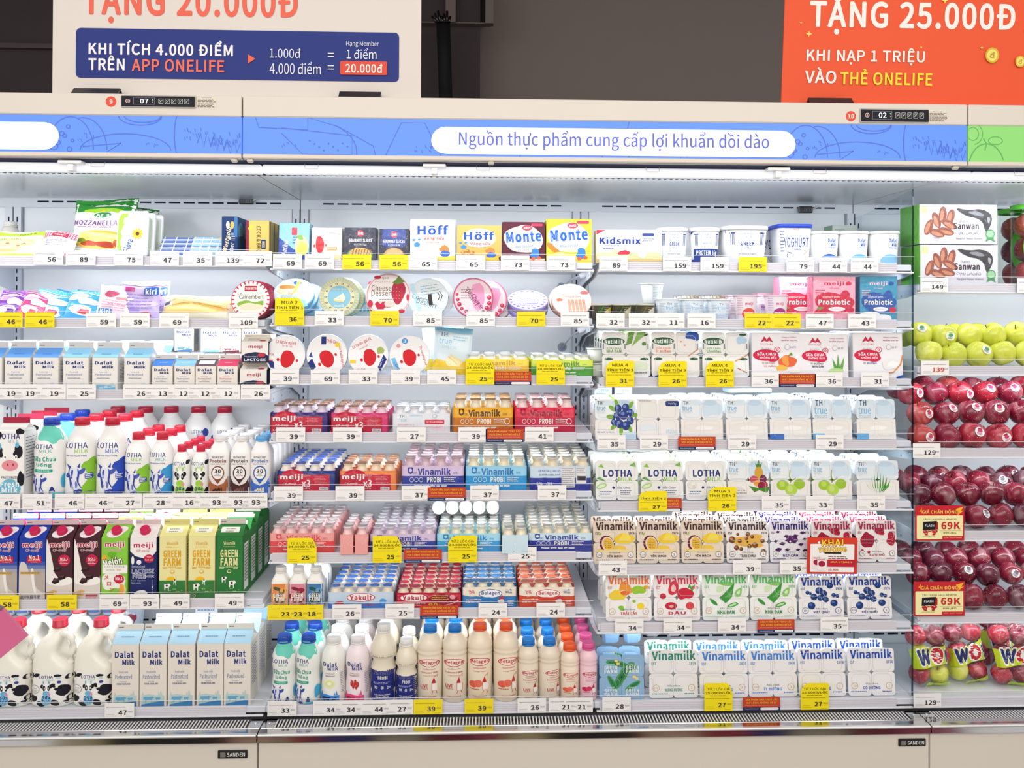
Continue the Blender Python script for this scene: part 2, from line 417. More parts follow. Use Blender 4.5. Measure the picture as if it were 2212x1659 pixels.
def fascia_art(kind):
    """line drawings of cheeses on blue (or fruit on green), px frame 520..2092 x 250..330"""
    X, Y = PX(520, 0, 2092, 80); A = 1572/80; lc = '#4766cc' if kind != 'green' else '#5aa556'
    r = []; W_ = 2/1572
    if kind == 'green':
        for sx in (0, 230, 470, 760):
            r += arc(X(560+sx), Y(95), 40/1572, 55/80, 20, 170, W_*1.4, lc, A)
            r += L([(X(556+sx), Y(55)), (X(560+sx), Y(40)), (X(553+sx), Y(28))], W_*1.4, lc, A)
            r += arc(X(580+sx), Y(33), 16/1572, 9/80, 0, 360, W_, lc, A)
            r += arc(X(548+sx)-.012, Y(18), 13/1572, 15/80, 0, 360, W_, lc, A) + arc(X(548+sx)-.012, Y(18), 22/1572, 24/80, -80, 100, W_, lc, A)
        return r
    def wheel(px):   # holed cheese wheel
        q = arc(X(px), Y(75), 48/1572, 72/80, 0, 180, W_, lc, A)+arc(X(px+26), Y(75), 50/1572, 70/80, 0, 100, W_, lc, A)
        for dx, dy, e in ((-12, 45, 4), (-26, 60, 5), (-5, 25, 4), (-34, 68, 8), (-18, 40, 5), (4, 55, 3), (-2, 74, 5)): q += arc(X(px+dx), Y(dy), e/1572, e/80, 0, 360, W_, lc, A, 8)
        return q+squig(X(px+34), Y(45), .1, int(px), lc, 10)
    def loaf(px):
        q = arc(X(px), Y(75), 95/1572, 36/80, 0, 180, W_, lc, A)+L([(X(px-90), Y(68)), (X(px-10), Y(60)), (X(px-40), Y(80))], W_, lc, A)
        return q+squig(X(px+55), Y(62), .06, int(px), lc, 8)
    def wedge(px):
        q = L([(X(px-90), Y(22)), (X(px+60), Y(38)), (X(px+60), Y(80)), (X(px-45), Y(80)), (X(px-90), Y(34))], W_, lc, A)
        for k in range(9): q += arc(X(px-30+k*10), Y(50+(k*7) % 22), 1.5/1572, 1.5/80, 0, 360, W_*.8, lc, A, 6)
        return q+arc(X(px-30), Y(75), 100/1572, 70/80, -5, 60, W_, lc, A)+squig(X(px-75), Y(55), .08, int(px)+3, lc, 10)
    def drip(px):
        q = arc(X(px), Y(40), 18/1572, 60/80, 120, 240, W_, lc, A)
        for j in range(3): q += L([(X(px+30+j*28+k*7), Y(45+j*8+(-1)**k*13+(k % 3)*4)) for k in range(7)], W_, lc, A)
        return q+squig(X(px+20), Y(35), .14, int(px)+1, lc, 16)+squig(X(px+90), Y(45), .16, int(px)+2, lc, 22)
    for k in range(2):
        o = k*1572-1572*0
        if k: break
        r += wedge(690)+L([(X(545), Y(-2)), (X(552), Y(22)), (X(656), Y(26)), (X(656), Y(-2))], W_, lc, A)
        r += L([(X(660), Y(0)), (X(720), Y(18)), (X(795), Y(60)), (X(800), Y(80))], W_, lc, A)
        r += L([(X(822), Y(80)), (X(855), Y(8)), (X(905), Y(8)), (X(940), Y(80))], W_, lc, A)+squig(X(900), Y(60), .12, 4, lc, 14)
        r += arc(X(1200), Y(80), 90/1572, 22/80, 0, 180, W_, lc, A)+drip(1360)+wheel(1735)+loaf(1850)+drip(1970)
        r += arc(X(1880), Y(0), 45/1572, 20/80, 180, 360, W_, lc, A)+arc(X(1885), Y(0), 38/1572, 14/80, 180, 360, W_, lc, A)
    return r
def header_stickers(m, num, px, py, code):
    pass
for ci in range(3):
    xa = -1.9+1.9*ci+.0015; xb = xa+1.9-.003
    t = thing('refrigerated_display_case', CLAB[ci], 'display case', (xa, 2.28, 0)); ox, oy = xa, 2.28
    def Bx(mb, x0, y0, z0, x1, y1, z1, mat, b=0): return mb.box(x0-ox, y0-oy, z0, x1-ox, y1-oy, z1, mat, b)
    m = MB(); Bx(m, xa, YB+.012, .06, xb, YB+.05, .411, ('#dad3c9', 'paint'), .004); Bx(m, xa, YB+.06, 0, xb, 3.1, .06, ('#222', 'matte')); Bx(m, xa, YB+.055, .06, xb, 3.1, .40, BEIGE)
    m.build('base_panel', t)
    m = MB(); m.add([(xa-ox, YB+.0015-oy, .411), (xb-ox, YB+.0015-oy, .411), (xb-ox, YB+.0058-oy, .4278), (xa-ox, YB+.0058-oy, .4278), (xa-ox, YB+.03-oy, .411), (xb-ox, YB+.03-oy, .411), (xb-ox, YB+.03-oy, .4278), (xa-ox, YB+.03-oy, .4278)], [(0,1,2,3), (4,7,6,5), (0,4,5,1), (3,2,6,7)], STEEL); Bx(m, xa, YB-.002, .4275, xb, YB+.012, .4345, ('#f4f4f4', 'brushed'), .003)
    Bx(m, xa, YB+.010, .4285, xb, YB+.042, .4335, STEEL); m.build('nose_rail', t)
    m = MB(); Bx(m, xa, 2.50, .405, xb, 2.56, .408, ('#0c0a14', 'matte'))
    Bx(m, xa, 2.552, .4285, xb, 2.572, .4345, ('#eceef2', 'brushed'))
    Bx(m, xa, 2.50, .4285, xa+.035, 2.556, .4345, STEEL); Bx(m, xb-.035, 2.50, .4285, xb, 2.556, .4345, STEEL); Bx(m, xa+.034, 2.50, .4285, xb-.034, 2.503, .4345, STEEL)
    n = 200
    for k in range(n):
        x = xa+.036+(1.9-.075)*k/n; Bx(m, x, 2.502, .4325, x+.0034, 2.555, .4345, ('#e6e6ea', 'paint'))
    for k in (0, 1): m.lathe([(.005, .4345), (.004, .4365)], ('#dde', 'steel'), 10, xf=Matrix.Translation(((.018 if k == 0 else xb-ox-.018), 2.53-oy, 0)))
    m.build('air_grille', t)
    # back: framed panels, slotted uprights, slotted air strip
    m = MB(); Bx(m, xa, YK+.002, .40, xb, YK+.04, 1.99, ('#dfe5ee', 'panel'))
    DK = ('#141433', 'matte')
    for q in range(2):
        bx = xa+.95*q
        Bx(m, bx+.030, YK-.002, .46, bx+.92, YK+.004, 1.947, WHITE, .001)
        for k in range(17):
            x = xa+.95*q+.075+k*.0483
            for zz in (.49, .56): Bx(m, x, YK-.0028, zz, x+.037, YK-.0015, zz+.0065, DK)
        if ci == 2:
            for zz in (1.549, 1.047):
                for k in range(24): x = xa+.95*q+.04+k*.036; Bx(m, x, YK-.0028, zz, x+.022, YK-.0015, zz+.006, DK)
    m.build('back_panel', t)
    m = MB(); Bx(m, xa, YK-.006, 1.947, xb, YK+.001, 1.985, ('#e3e8ef', 'panel'))
    for q in range(2):
        for k in range(17):
            x = xa+.95*q+.075+k*.0483; Bx(m, x, YK-.0068, 1.9635, x+.037, YK-.005, 1.9685, DK)
    m.build('air_slot_strip', t)
    for q in range(3):
        bx = xa+.95*q
        m = MB()
        for sx in ([-1, 1] if q == 1 else ([1] if q == 0 else [-1])):
            c0 = bx+sx*.014; Bx(m, c0-.0115, YK-.016, .46, c0+.0115, YK-.003, 1.947, ('#d9dee7', 'panel'))
            for k in range(50): z = .50+k*.0285; Bx(m, c0-.0018, YK-.0172, z, c0+.0018, YK-.0155, z+.0165, ('#22264a', 'matte'))
        m.build('upright', t)
    # canopy
    m = MB(); Bx(m, xa, YF, 2.1045, xb, YF+.03, 2.160, BEIGE, .003); Bx(m, xa, YF+.02, 2.10, xb, 3.08, 2.155, BEIGE)
    Bx(m, xa, YF, 1.998, xb, YF+.012, 2.0095, ('#e2d8cc', 'paint'), .002); m.build('canopy', t)
    m = MB(); Bx(m, xa, YF+.003, 2.0098, xb, YF+.02, 2.1043, ('#5787e2', 'glow0.30') if ci < 2 else ('#7fc268', 'glow0.35'))
    ar = fascia_art('green' if ci == 2 else 'blue')
    ar = [([(min(1, max(0, x)), min(1, max(0, y))) for x, y in v], f, c) for v, f, c in ar]
    m.art(ar, flat(xa-ox+.002, 2.010, xb-ox-.002, 2.104, YF+.003-oy), 'glow0.2', dl=.000003)
    lb = m.build('light_panel', t)
    if ci < 2:
        m = MB(); X, Y = PX(520, 0, 2092, 80)
        ops = R(X(919), Y(76), X(1712), Y(16), '#f4f2fb', 31/1572, 30/80)
        if ci == 1: ops += T('Nguồn thực phẩm cung cấp lợi khuẩn dồi dào', X(1316), Y(43.5), 674/1572, 43/80, '#5160d0', .012, res=5)
        m.art(ops, flat(xa-ox+.002, 2.010, xb-ox-.002, 2.104, YF+.0012-oy), 'glow0.2'); m.build('title_pill', t)
    m = MB(); Bx(m, xa, 2.30, 1.996, xb, 2.37, 2.02, ('#3c4058', 'matte')); Bx(m, xa, 2.292, 1.9965, xb, 2.31, 2.0, ('#d9dde4', 'paint'))
    for k in range(120): x = xa+k*1.9/120; Bx(m, x, 2.362, 1.9675, x+.006, 2.372, 1.978, ('#3d4056', 'matte'))
    Bx(m, xa, 2.370, 1.970, xb, 2.38, 1.99, ('#25283c', 'matte'))
    m.build('air_curtain_slot', t)
    m = MB(); Bx(m, xa-.0+.04, 2.325, 1.9675, xb+.037, 2.358, 1.990, ('#f3f6fd', 'glow0.35'), .002)
    for k in range(4):
        x = xa+.15+k*.45; m.tube([(x-ox, 2.322-oy, 1.992), (x-ox, 2.318-oy, 1.980), (x+.035-ox, 2.318-oy, 1.980), (x+.035-ox, 2.322-oy, 1.992)], .0009, ('#fff', 'plastic'), 5)
    m.build('lamp_cover', t)
    m = MB(); Bx(m, xa, 2.372, 1.978, xb, YK+.01, 1.992, ('#c6ccd3', 'mirror'))
    m.build('canopy_liner', t)
    if ci < 2 or 1:
        for cc in ((.49, 1.40) if ci == 1 else ((1.455,) if ci == 0 else (.6,))):
            m = MB(); Bx(m, xa+cc-.03, 2.296, 1.983, xa+cc+.03, 2.325, 1.992, ('#fbfcff', 'plastic'), .002); Bx(m, xa+cc-.008, 2.30, 1.965, xa+cc+.008, 2.324, 1.984, ('#fbfcff', 'plastic'), .002)
            m.build('blind_catch', t)
    if ci < 2:
        for cc in (.0, .62, 1.85) if ci else (1.86,):
            m = MB(); Bx(m, xa+cc+.01, YF+.001, 1.988, xa+cc+.026, YF+.014, 1.998, ('#c9c2b6', 'plastic'), .003); m.build('foot_stop', t)
        # control panel, number disc, notice
        s = 0 if ci == 0 else 1; n_ = (9, 10)[ci]
        def pz(px, py): a = at(px, py, YF); return a[0]-ox, a[1]
        cx0, cz1 = pz(*((264, 207) if ci == 0 else (1858, 236))); cx1, cz0 = pz(*((422, 233) if ci == 0 else (2004, 265)))
        c = MB(); c.box(cx0-.002, YF-oy-.004, cz0-.002, cx1+.002, YF-oy+.002, cz1+.002, ('#b7b2a8', 'gloss'), .002); c.box(cx0, YF-oy-.006, cz0+.001, cx1, YF-oy, cz1-.001, ('#15131c', 'print'), .001)
        for k in range(5):
            u = .54+k*.088; c.art(R(u-.034, .28, u+.034, .74, '#b9bdb9', .01, .06)+R(u-.028, .32, u+.028, .70, '#1b1b22', .01, .05)+L([(u-.018, .4), (u+.018, .62)], .006, '#cfd2cc', 5.5)+L([(u-.018, .62), (u+.004, .45)], .005, '#cfd2cc', 5.5), flat(cx0, cz0, cx1, cz1, YF-oy-.006))
        c.art(E(.09, .5, .032, .18, '#d9cfcf')+E(.09, .5, .024, .13, '#3a2326')+E(.09, .5, .014, .08, '#c98a8a'), flat(cx0, cz0, cx1, cz1, YF-oy-.006))
        cp = c.build('control_panel', t)
        c = MB(); c.art(R(.165, .18, .455, .82, '#8f93a8')+R(.17, .2, .45, .8, '#181624'), flat(cx0, cz0, cx1, cz1, YF-oy-.0064))
        c.art(T('07' if ci == 0 else '02', .315, .5, .11, .42, '#e6eaff', .01), flat(cx0, cz0, cx1, cz1, YF-oy-.0068), 'glow1.6')
        c.art(E(.43, .62, .007, .05, '#7dffb0')+E(.43, .42, .006, .04, '#c09090'), flat(cx0, cz0, cx1, cz1, YF-oy-.0068), 'glow0.6'); c.build('display', cp)
        a0, a1 = pz(*((240, 219.5) if ci == 0 else (1838, 251))); r_ = .0135
        c = MB(); c.art(E(.5, .5, .5, .5, '#e8553f', 28)+T(str(n_), .5, .5, .26 if n_ == 9 else .55, .42, '#fdeee8', .05), flat(a0-r_, a1-r_, a0+r_, a1+r_, YF-oy)); c.build('number_disc', t)
        b0, b1 = pz(*((425, 208) if ci == 0 else (2006, 239))); b2, b3 = pz(*((467, 234) if ci == 0 else (2044, 264)))
        c = MB(); c.art(R(0, 0, 1, 1, '#e6dccb')+T('Warm prompt', .5, .9, .5, .12, '#4a4340', 0)+LN(.05, .77, 1.05, 7, .11, .05, '#6d645e', ci), flat(b0, b3, b2, b1, YF-oy)); c.build('notice_sticker', t)
        g0, g1 = at(*((471, 1620) if ci == 0 else (1940, 1595)), YB+.012); g2, g3 = at(*((535, 1637) if ci == 0 else (1999, 1611)), YB+.012)
        c = MB(); c.box(g0-ox, YB+.008-oy, g3, g2-ox, YB+.013-oy, g1, ('#0f0e12', 'gloss'), .002)
        c.art(R(.09, .2, .27, .78, ('#9c9c9c', 'brushed'))+T('SANDEN', .62, .5, .60, .46, '#dcdcdc', .03), flat(g0-ox, g3, g2-ox, g1, YB+.0078-oy)); c.build('name_plate', t)
# acrylic divider between the milk case and the fruit case
m = MB(); xd = 1.899
pr = [(2.575, .47), (3.0, .47), (3.0, 1.93), (2.9, 1.935), (2.575, 1.975)]
m.add([(xd-.0015, y, z) for y, z in pr]+[(xd+.0015, y, z) for y, z in pr], [(0,1,2,3,4), (9,8,7,6,5)]+[(i, (i+1) % 5+0, (i+1) % 5+5, i+5)[::-1] for i in range(5)], ('#f6fafb', 'acrylic'))
for (y0, y1, z0, z1) in ((2.5735, 2.577, .47, 1.975),): m.box(xd-.0022, y0, z0, xd+.0022, y1, z1, ('#9fb0bd', 'acrylic'))
tag(m.build('acrylic_divider'), 'clear acrylic divider standing upright between the yogurts and the fruit', 'divider')
# ================================================================ shelves
SH = {}
BAYS = {'L': (-.944, -.006), 'M': (.006, .944), 'R': (.956, 1.894), 'F': (1.906, 2.844)}
BN = {'L': 'left bay', 'M': 'middle bay', 'R': 'right bay', 'F': 'fruit bay'}
YBOT = {'L': [576, 710, 864, 1099, 1316, 1553], 'M': [585, 706, 832, 956, 1082, 1215, 1336, 1543], 'R': [589, 711, 837, 972, 1104, 1241, 1366, 1534], 'F': [634, 812, 990, 1169, 1346, 1530]}
XM = {'L': 300, 'M': 933, 'R': 1630, 'F': 2100}
LEDS = 0
for b, ys in YBOT.items():
    xa, xb = BAYS[b]
    for i, yy in enumerate(ys):
        zb = at(XM[b], yy, YS)[1]
        deck = i == len(ys)-1
        if deck: zb = .4405
        SH[b+str(i+1)] = (zb, zb+.026)
        nm = f'{ORD[i]} shelf of the {BN[b]}' if not deck else f'bottom deck of the {BN[b]}'
        t = thing('display_shelf', f'white metal shelf with clear price rail, {ORD[i]} from the top of the {BN[b]}' if not deck else f'white metal bottom deck with clear price rail in the {BN[b]}', 'shelf', (xa, YS, zb), 'shelves in the display cases')
        w_ = xb-xa
        m = MB(); e_ = -.0055 if deck else .004; m.box(e_, .004, .008, w_-e_, .425, .026, ('#dfe3ea', 'paint'), .002)
        if not deck: m.box(.012, .03, .0, w_-.012, .05, .009, ('#cfd5de', 'paint'))
        m.build('shelf_board', t)
        m = MB(); m.box(0, -.004, 0, w_, .004, .0045, ('#f4f5f8', 'plastic'), .001); m.box(.01, .0, .0045, w_-.05, .004, .030, ('#dddadf', 'plastic'), .001)
        for k in range(4): m.box(.01, -.0008, .009+k*.0055, w_-.05, .0, .0105+k*.0055, ('#e6e3e8', 'plastic'))
        m.build('price_rail', t)
        m = MB(); m.box(0, -.0062, .002, w_, -.0052, .050, ('#fdfdfe', 'acrylic')); m.box(0, -.0066, .0492, w_, -.0048, .0502, ('#e4e8ec', 'plastic')); m.build('clear_guard', t)
        if not deck:
            for sx in (0.0, w_-.003):
                m = MB(); q = [(.01, .009), (.01, -.002), (.06, -.012), (.30, -.035), (.43, -.075), (.436, -.075), (.436, .009)]; n_ = len(q)
                m.add([(sx, y, z) for y, z in q]+[(sx+.003, y, z) for y, z in q], [tuple(range(n_)), tuple(range(2*n_-1, n_-1, -1))]+[(k, k+n_, (k+1) % n_+n_, (k+1) % n_) for k in range(n_)], ('#d5dbe5', 'paint'))
                for k in range(3): m.lathe([(.004, -.0006), (.004, .0036)], ('#8c95a6', 'paint'), 8, xf=Matrix.Translation((sx, .1+k*.11, -.008)) @ Matrix.Rotation(PI/2, 4, 'Y'))
                m.build('bracket', t)
            zl = zb-.003
            pw = (1.05 if b != 'F' else .8) * (1.0 if i < 4 else .8)
            area('shelf_light_strip', ((xa+xb)/2, YS+.06, zl-.002), (math.radians(64), 0, 0), .86, .012, pw, (.93, .97, 1))
def sz(k): return SH[k][1]
# ================================================================ drawings shared by several labels
def A_cowscene(c1, c2, c3):
    """two cows on a hill, unit square"""
    r = R(0, 0, 1, .66, c1)+P([(0, .66), (.3, .74), (.7, .66), (1, .56), (1, .4), (0, .4)], c1)
    for x, s in ((.06, .8), (.86, 1.1), (.76, .7)): r += P([(x-.05*s, .68), (x, .68+.28*s), (x+.05*s, .68)], c1)
    cow = [(.0,.55),(.02,.95),(.1,1.),(.62,.98),(.78,1.05),(.86,1.),(1.,.86),(.95,.76),(.84,.74),(.8,.55),(.78,.1),(.7,.1),(.7,.45),(.3,.45),(.26,.12),(.16,.1),(.16,.5)]
    r += P([(.08+x*.5, .22+y*.36) for x, y in cow], c2)+P([(.62+x*.24, .3+y*.24) for x, y in cow], c2)
    return r+P([(0, .1), (.5, .24), (1, .34), (1, 0), (0, 0)], c3)
def A_cowhead(c, c2):
    """engraved cow head looking front-left, c = ink, c2 = leaf-blue ear"""
    r = P([(.25,.95),(.6,1.),(.72,.8),(.66,.45),(.85,.2),(.75,.02),(.45,.0),(.34,.2),(.36,.5),(.2,.78)], '#e3e6f3', 1)
    r += P([(.02,.62),(.1,.8),(.3,.72),(.22,.6)], c, 1)+P([(.6,.82),(.95,.98),(1.0,.85),(.78,.7)], c2, 1)
    r += P([(.25,.95),(.2,.78),(.34,.55),(.36,.2),(.28,.25),(.22,.6),(.14,.86)], c, 1)+P([(.6,.98),(.74,.78),(.66,.48),(.78,.3),(.84,.2),(.72,.3),(.58,.5),(.64,.75)], c, 1)
    r += P([(.44,.16),(.8,.22),(.86,.1),(.72,.02),(.46,.02)], c, 1)+E(.55,.1,.04,.03,'#8fa6d8')+E(.74,.1,.04,.03,'#8fa6d8')
    r += E(.36,.62,.035,.04,c)+E(.62,.6,.03,.04,c)+P([(.2,.9),(.05,1.1),(.3,1.0)], c)+P([(.6,1.),(.75,1.15),(.72,.95)], c)
    r += P([(.3,.86),(.42,.92),(.4,.7),(.34,.62)], c, 1)+P([(.5,.5),(.6,.46),(.62,.3),(.54,.2)], '#7a88c8', 1)
    for k in range(9): r += L([(.28+.02*k, .60-.05*k), (.36+.015*k, .44-.045*k)], .012, c)+L([(.62-.01*k, .72-.05*k), (.7-.01*k, .62-.05*k)], .01, c)
    return r
def A_cartoon(c1, c2, pink='#e88aa8'):
    """cartoon cow face with a round belly sign"""
    r = E(.2,.8,.12,.09,'#1c1a26')+E(.8,.8,.12,.09,'#1c1a26')+E(.5,.72,.26,.24,'#fbfaf6')+E(.35,.72,.1,.13,'#1c1a26')+E(.67,.72,.09,.12,'#1c1a26')
    r += E(.37,.72,.035,.05,'#fff')+E(.65,.72,.035,.05,'#fff')+E(.5,.48,.24,.12,c1)+E(.7,.44,.1,.08,pink)+E(.3,.98,.05,.07,c1)+E(.7,.98,.05,.07,c1)
    r += E(.5,.2,.36,.24,c2)
    return r
def A_redcow(rot=0):
    """plain red rounded emblem standing in for the printed figure"""
    return P([(.24,.62),(.36,.84),(.62,.82),(.76,.66),(.8,.46),(.68,.24),(.5,.12),(.3,.16),(.2,.38)], '#d3202a', 2)+E(.12, .46, .09, .10, '#f4eef0')+E(.12, .46, .06, .07, '#d3202a')+E(.88, .42, .08, .09, '#f4eef0')+E(.88, .42, .05, .06, '#d3202a')
def spheres(pts, c, hi, rr=.1):
    r = []
    for x, y, s in pts: r += E(x, y, rr*s, rr*s, c, 14)+E(x-rr*s*.25, y+rr*s*.3, rr*s*.45, rr*s*.38, hi, 10)
    return r
def A_blueberries(c='#2c3f83', hi='#6f86c4', leaf=None):
    r = []
    if leaf:
        for x, y, a in ((.15,.75,150),(.3,.9,110),(.8,.85,50),(.9,.55,0),(.2,.2,215),(.45,.08,265),(.75,.15,300),(.08,.5,180)): r += E(x, y, .16, .07, leaf, 10, a)
    return r+spheres([(.35,.75,1.3),(.62,.78,1.3),(.8,.62,1.2),(.3,.5,1.4),(.55,.55,1.5),(.78,.38,1.3),(.4,.28,1.4),(.62,.22,1.4),(.2,.33,1.1)], c, hi)
def A_leafy(c, c2):
    r = []
    for x, y, w_, h_, a in ((.5,.5,.34,.1,60),(.3,.35,.22,.06,120),(.75,.3,.2,.06,30),(.4,.8,.26,.07,170),(.72,.72,.12,.12,0)): r += E(x, y, w_, h_, c2, 12, a)+E(x, y, w_*.8, h_*.55, c, 12, a)
    return r
def A_milkpour(c):
    return P([(.0,1.),(.2,1.),(.45,.45),(.6,.3),(1.,.25),(1.,.2),(.4,.12),(.0,.2),(0,.3),(.3,.4)], c, 1)
# ================================================================ price tags and signs
TAGC = {'w': '#f4f2f0', 'y': '#f7e02a'}
def ztag(sh, py=None): return SH[sh][0]
tagn = {}
def price_tag(sh, px, price, kind='w', red=False, order=0):
    zb = SH[sh][0]; Y = YS-.0078-.0006*order
    X = at(px, 1000, Y)[0]; w_ = .083; h_ = .0425
    m = MB(); m.box(0, 0, .003, w_, .0004, .003+h_, (TAGC[kind], 'print'))
    A = w_/h_; ink = '#3c3a44' if not red else '#e0503c'
    ops = LN(.06, .73, .92, 1, .1, .034, '#85828a' if kind == 'w' else '#94861f', int(price)+px, (.015, .07), .014)+LN(.06, .15, .4, 2, -.10, .028, '#bdbac0' if kind == 'w' else '#c9b52a', 3)
    ops += T(price, .61, .37, .135*len(price), .30, ink, .05)+T('900đ' if kind == 'w' else '000đ', .87, .43, .15, .13, '#8d8a92' if kind == 'w' else '#9c8c20', .0)
    ops += T('ĐVT: HỘP', .83, .09, .2, .06, '#77747c' if kind == 'w' else '#85781c', .0)
    m.art(ops, flat(0, .003, w_, .003+h_, 0))
    o = m.build('price_tag'); o.location = (X, Y, zb)
    n = tagn.get(sh, 0); tagn[sh] = n+1
    side_ = f'{ORD[n]} from the left' if n else 'leftmost'
    tag(o, f'{"white" if kind == "w" else "yellow"} price tag reading {price}, {side_} on {where(sh)}', 'price tag', 'price tags clipped to the shelf rails')
    return o
def where(sh):
    b = BN[sh[0]]; i = int(sh[1])
    return f'{b} bottom deck' if i == len(YBOT[sh[0]]) else f'{b} {ORD[i-1]} shelf'
def promo_tag(sh, px, ptop, l1, l2, price, notch=True, order=3, wpx=61):
    zb = SH[sh][0]; Y = YS-.009-.0006*order
    X = at(px, 1000, Y)[0]; w_ = wpx/61*.083; zt = at(px, ptop, Y)[1]-zb; h_ = zt-.003
    m = MB(); pts = [(0,.0),(1,.0),(1,.62),(.93,.82),(.84,.97),(.76,1.),(.06,1.),(0,.97)]
    if not notch: pts = [(0,0),(1,0),(1,.97),(.94,1.),(.3,1.),(.12,.93),(0,.72)]
    v = [(x*w_, 0, .003+y*h_) for x, y in pts]+[(x*w_, .0005, .003+y*h_) for x, y in pts]; n = len(pts)
    m.add(v, [tuple(range(n)), tuple(range(2*n-1, n-1, -1))]+[(i, i+n, (i+1) % n+n, (i+1) % n) for i in range(n)], ('#f7e21e', 'print'))
    ops = [] if not l1 else T(l1, .5, .83 if not l1.startswith('TỪ') else .80, .55 if len(l1) < 7 else .8, .115, '#3b3818', .02)
    ops = ops+T(l2, .5, .655, .92, .12, '#3b3818', .035)
    ops += LN(.2, .55, .85, 1, .1, .02, '#8a7c1c', 5)+LN(.05, .45, .95, 1, .1, .018, '#8a7c20', 7, (.015, .07), .014)+LN(.06, .09, .4, 2, -.07, .014, '#c0ad20', 3)
    ops += T(price, .62, .22, .25, .155, '#3b3830', .05)+T('900đ', .88, .25, .16, .07, '#9c8c20', 0)+T('ĐVT: LỐC', .83, .06, .2, .035, '#85781c', 0)
    m.art(ops, flat(0, .003, w_, .003+h_, 0))
    o = m.build('promotion_tag'); o.location = (X, Y, zb)
    n = tagn.get(sh, 0); tagn[sh] = n+1
    return tag(o, f'tall yellow promotion tag with price {price}, {ORD[n]+" from the left" if n else "leftmost"} on {where(sh)}', 'promotion tag', 'tall yellow promotion tags')
def red_sign(sh, px, order=1):
    zb = SH[sh][0]; Y = YS-.0078-.0006*order; X = at(px, 1000, Y)[0]; w_ = .110; h_ = .0385
    m = MB(); m.box(0, 0, .002, w_, .0006, .002+h_, ('#c4452c', 'print'))
    ops = R(0, 0, 1, .24, '#22335f')+T('SẢN PHẨM BÁN THEO LỐC', .5, .84, .86, .17, '#f7c83a', .02)+T('VUI LÒNG KHÔNG XÉ LẺ', .5, .60, .82, .17, '#f7c83a', .02)
    ops += T('Products are sold in packs, products cannot be sold separately.', .5, .39, .86, .07, '#f3d8c8', 0)+T('Mong quý khách thông cảm!', .24, .12, .36, .09, '#e8ecf6', 0)+R(.47, .03, .96, .21, '#f4f4f6', .03, .09)+T('We hope for your understanding!', .715, .12, .44, .085, '#2c3660', 0)
    m.art(ops, flat(0, .002, w_, .002+h_, 0)); o = m.build('shelf_notice'); o.location = (X, Y, zb)
    return tag(o, f'red and navy notice with yellow lettering on {where(sh)}', 'notice', 'red and navy notices about whole packs')
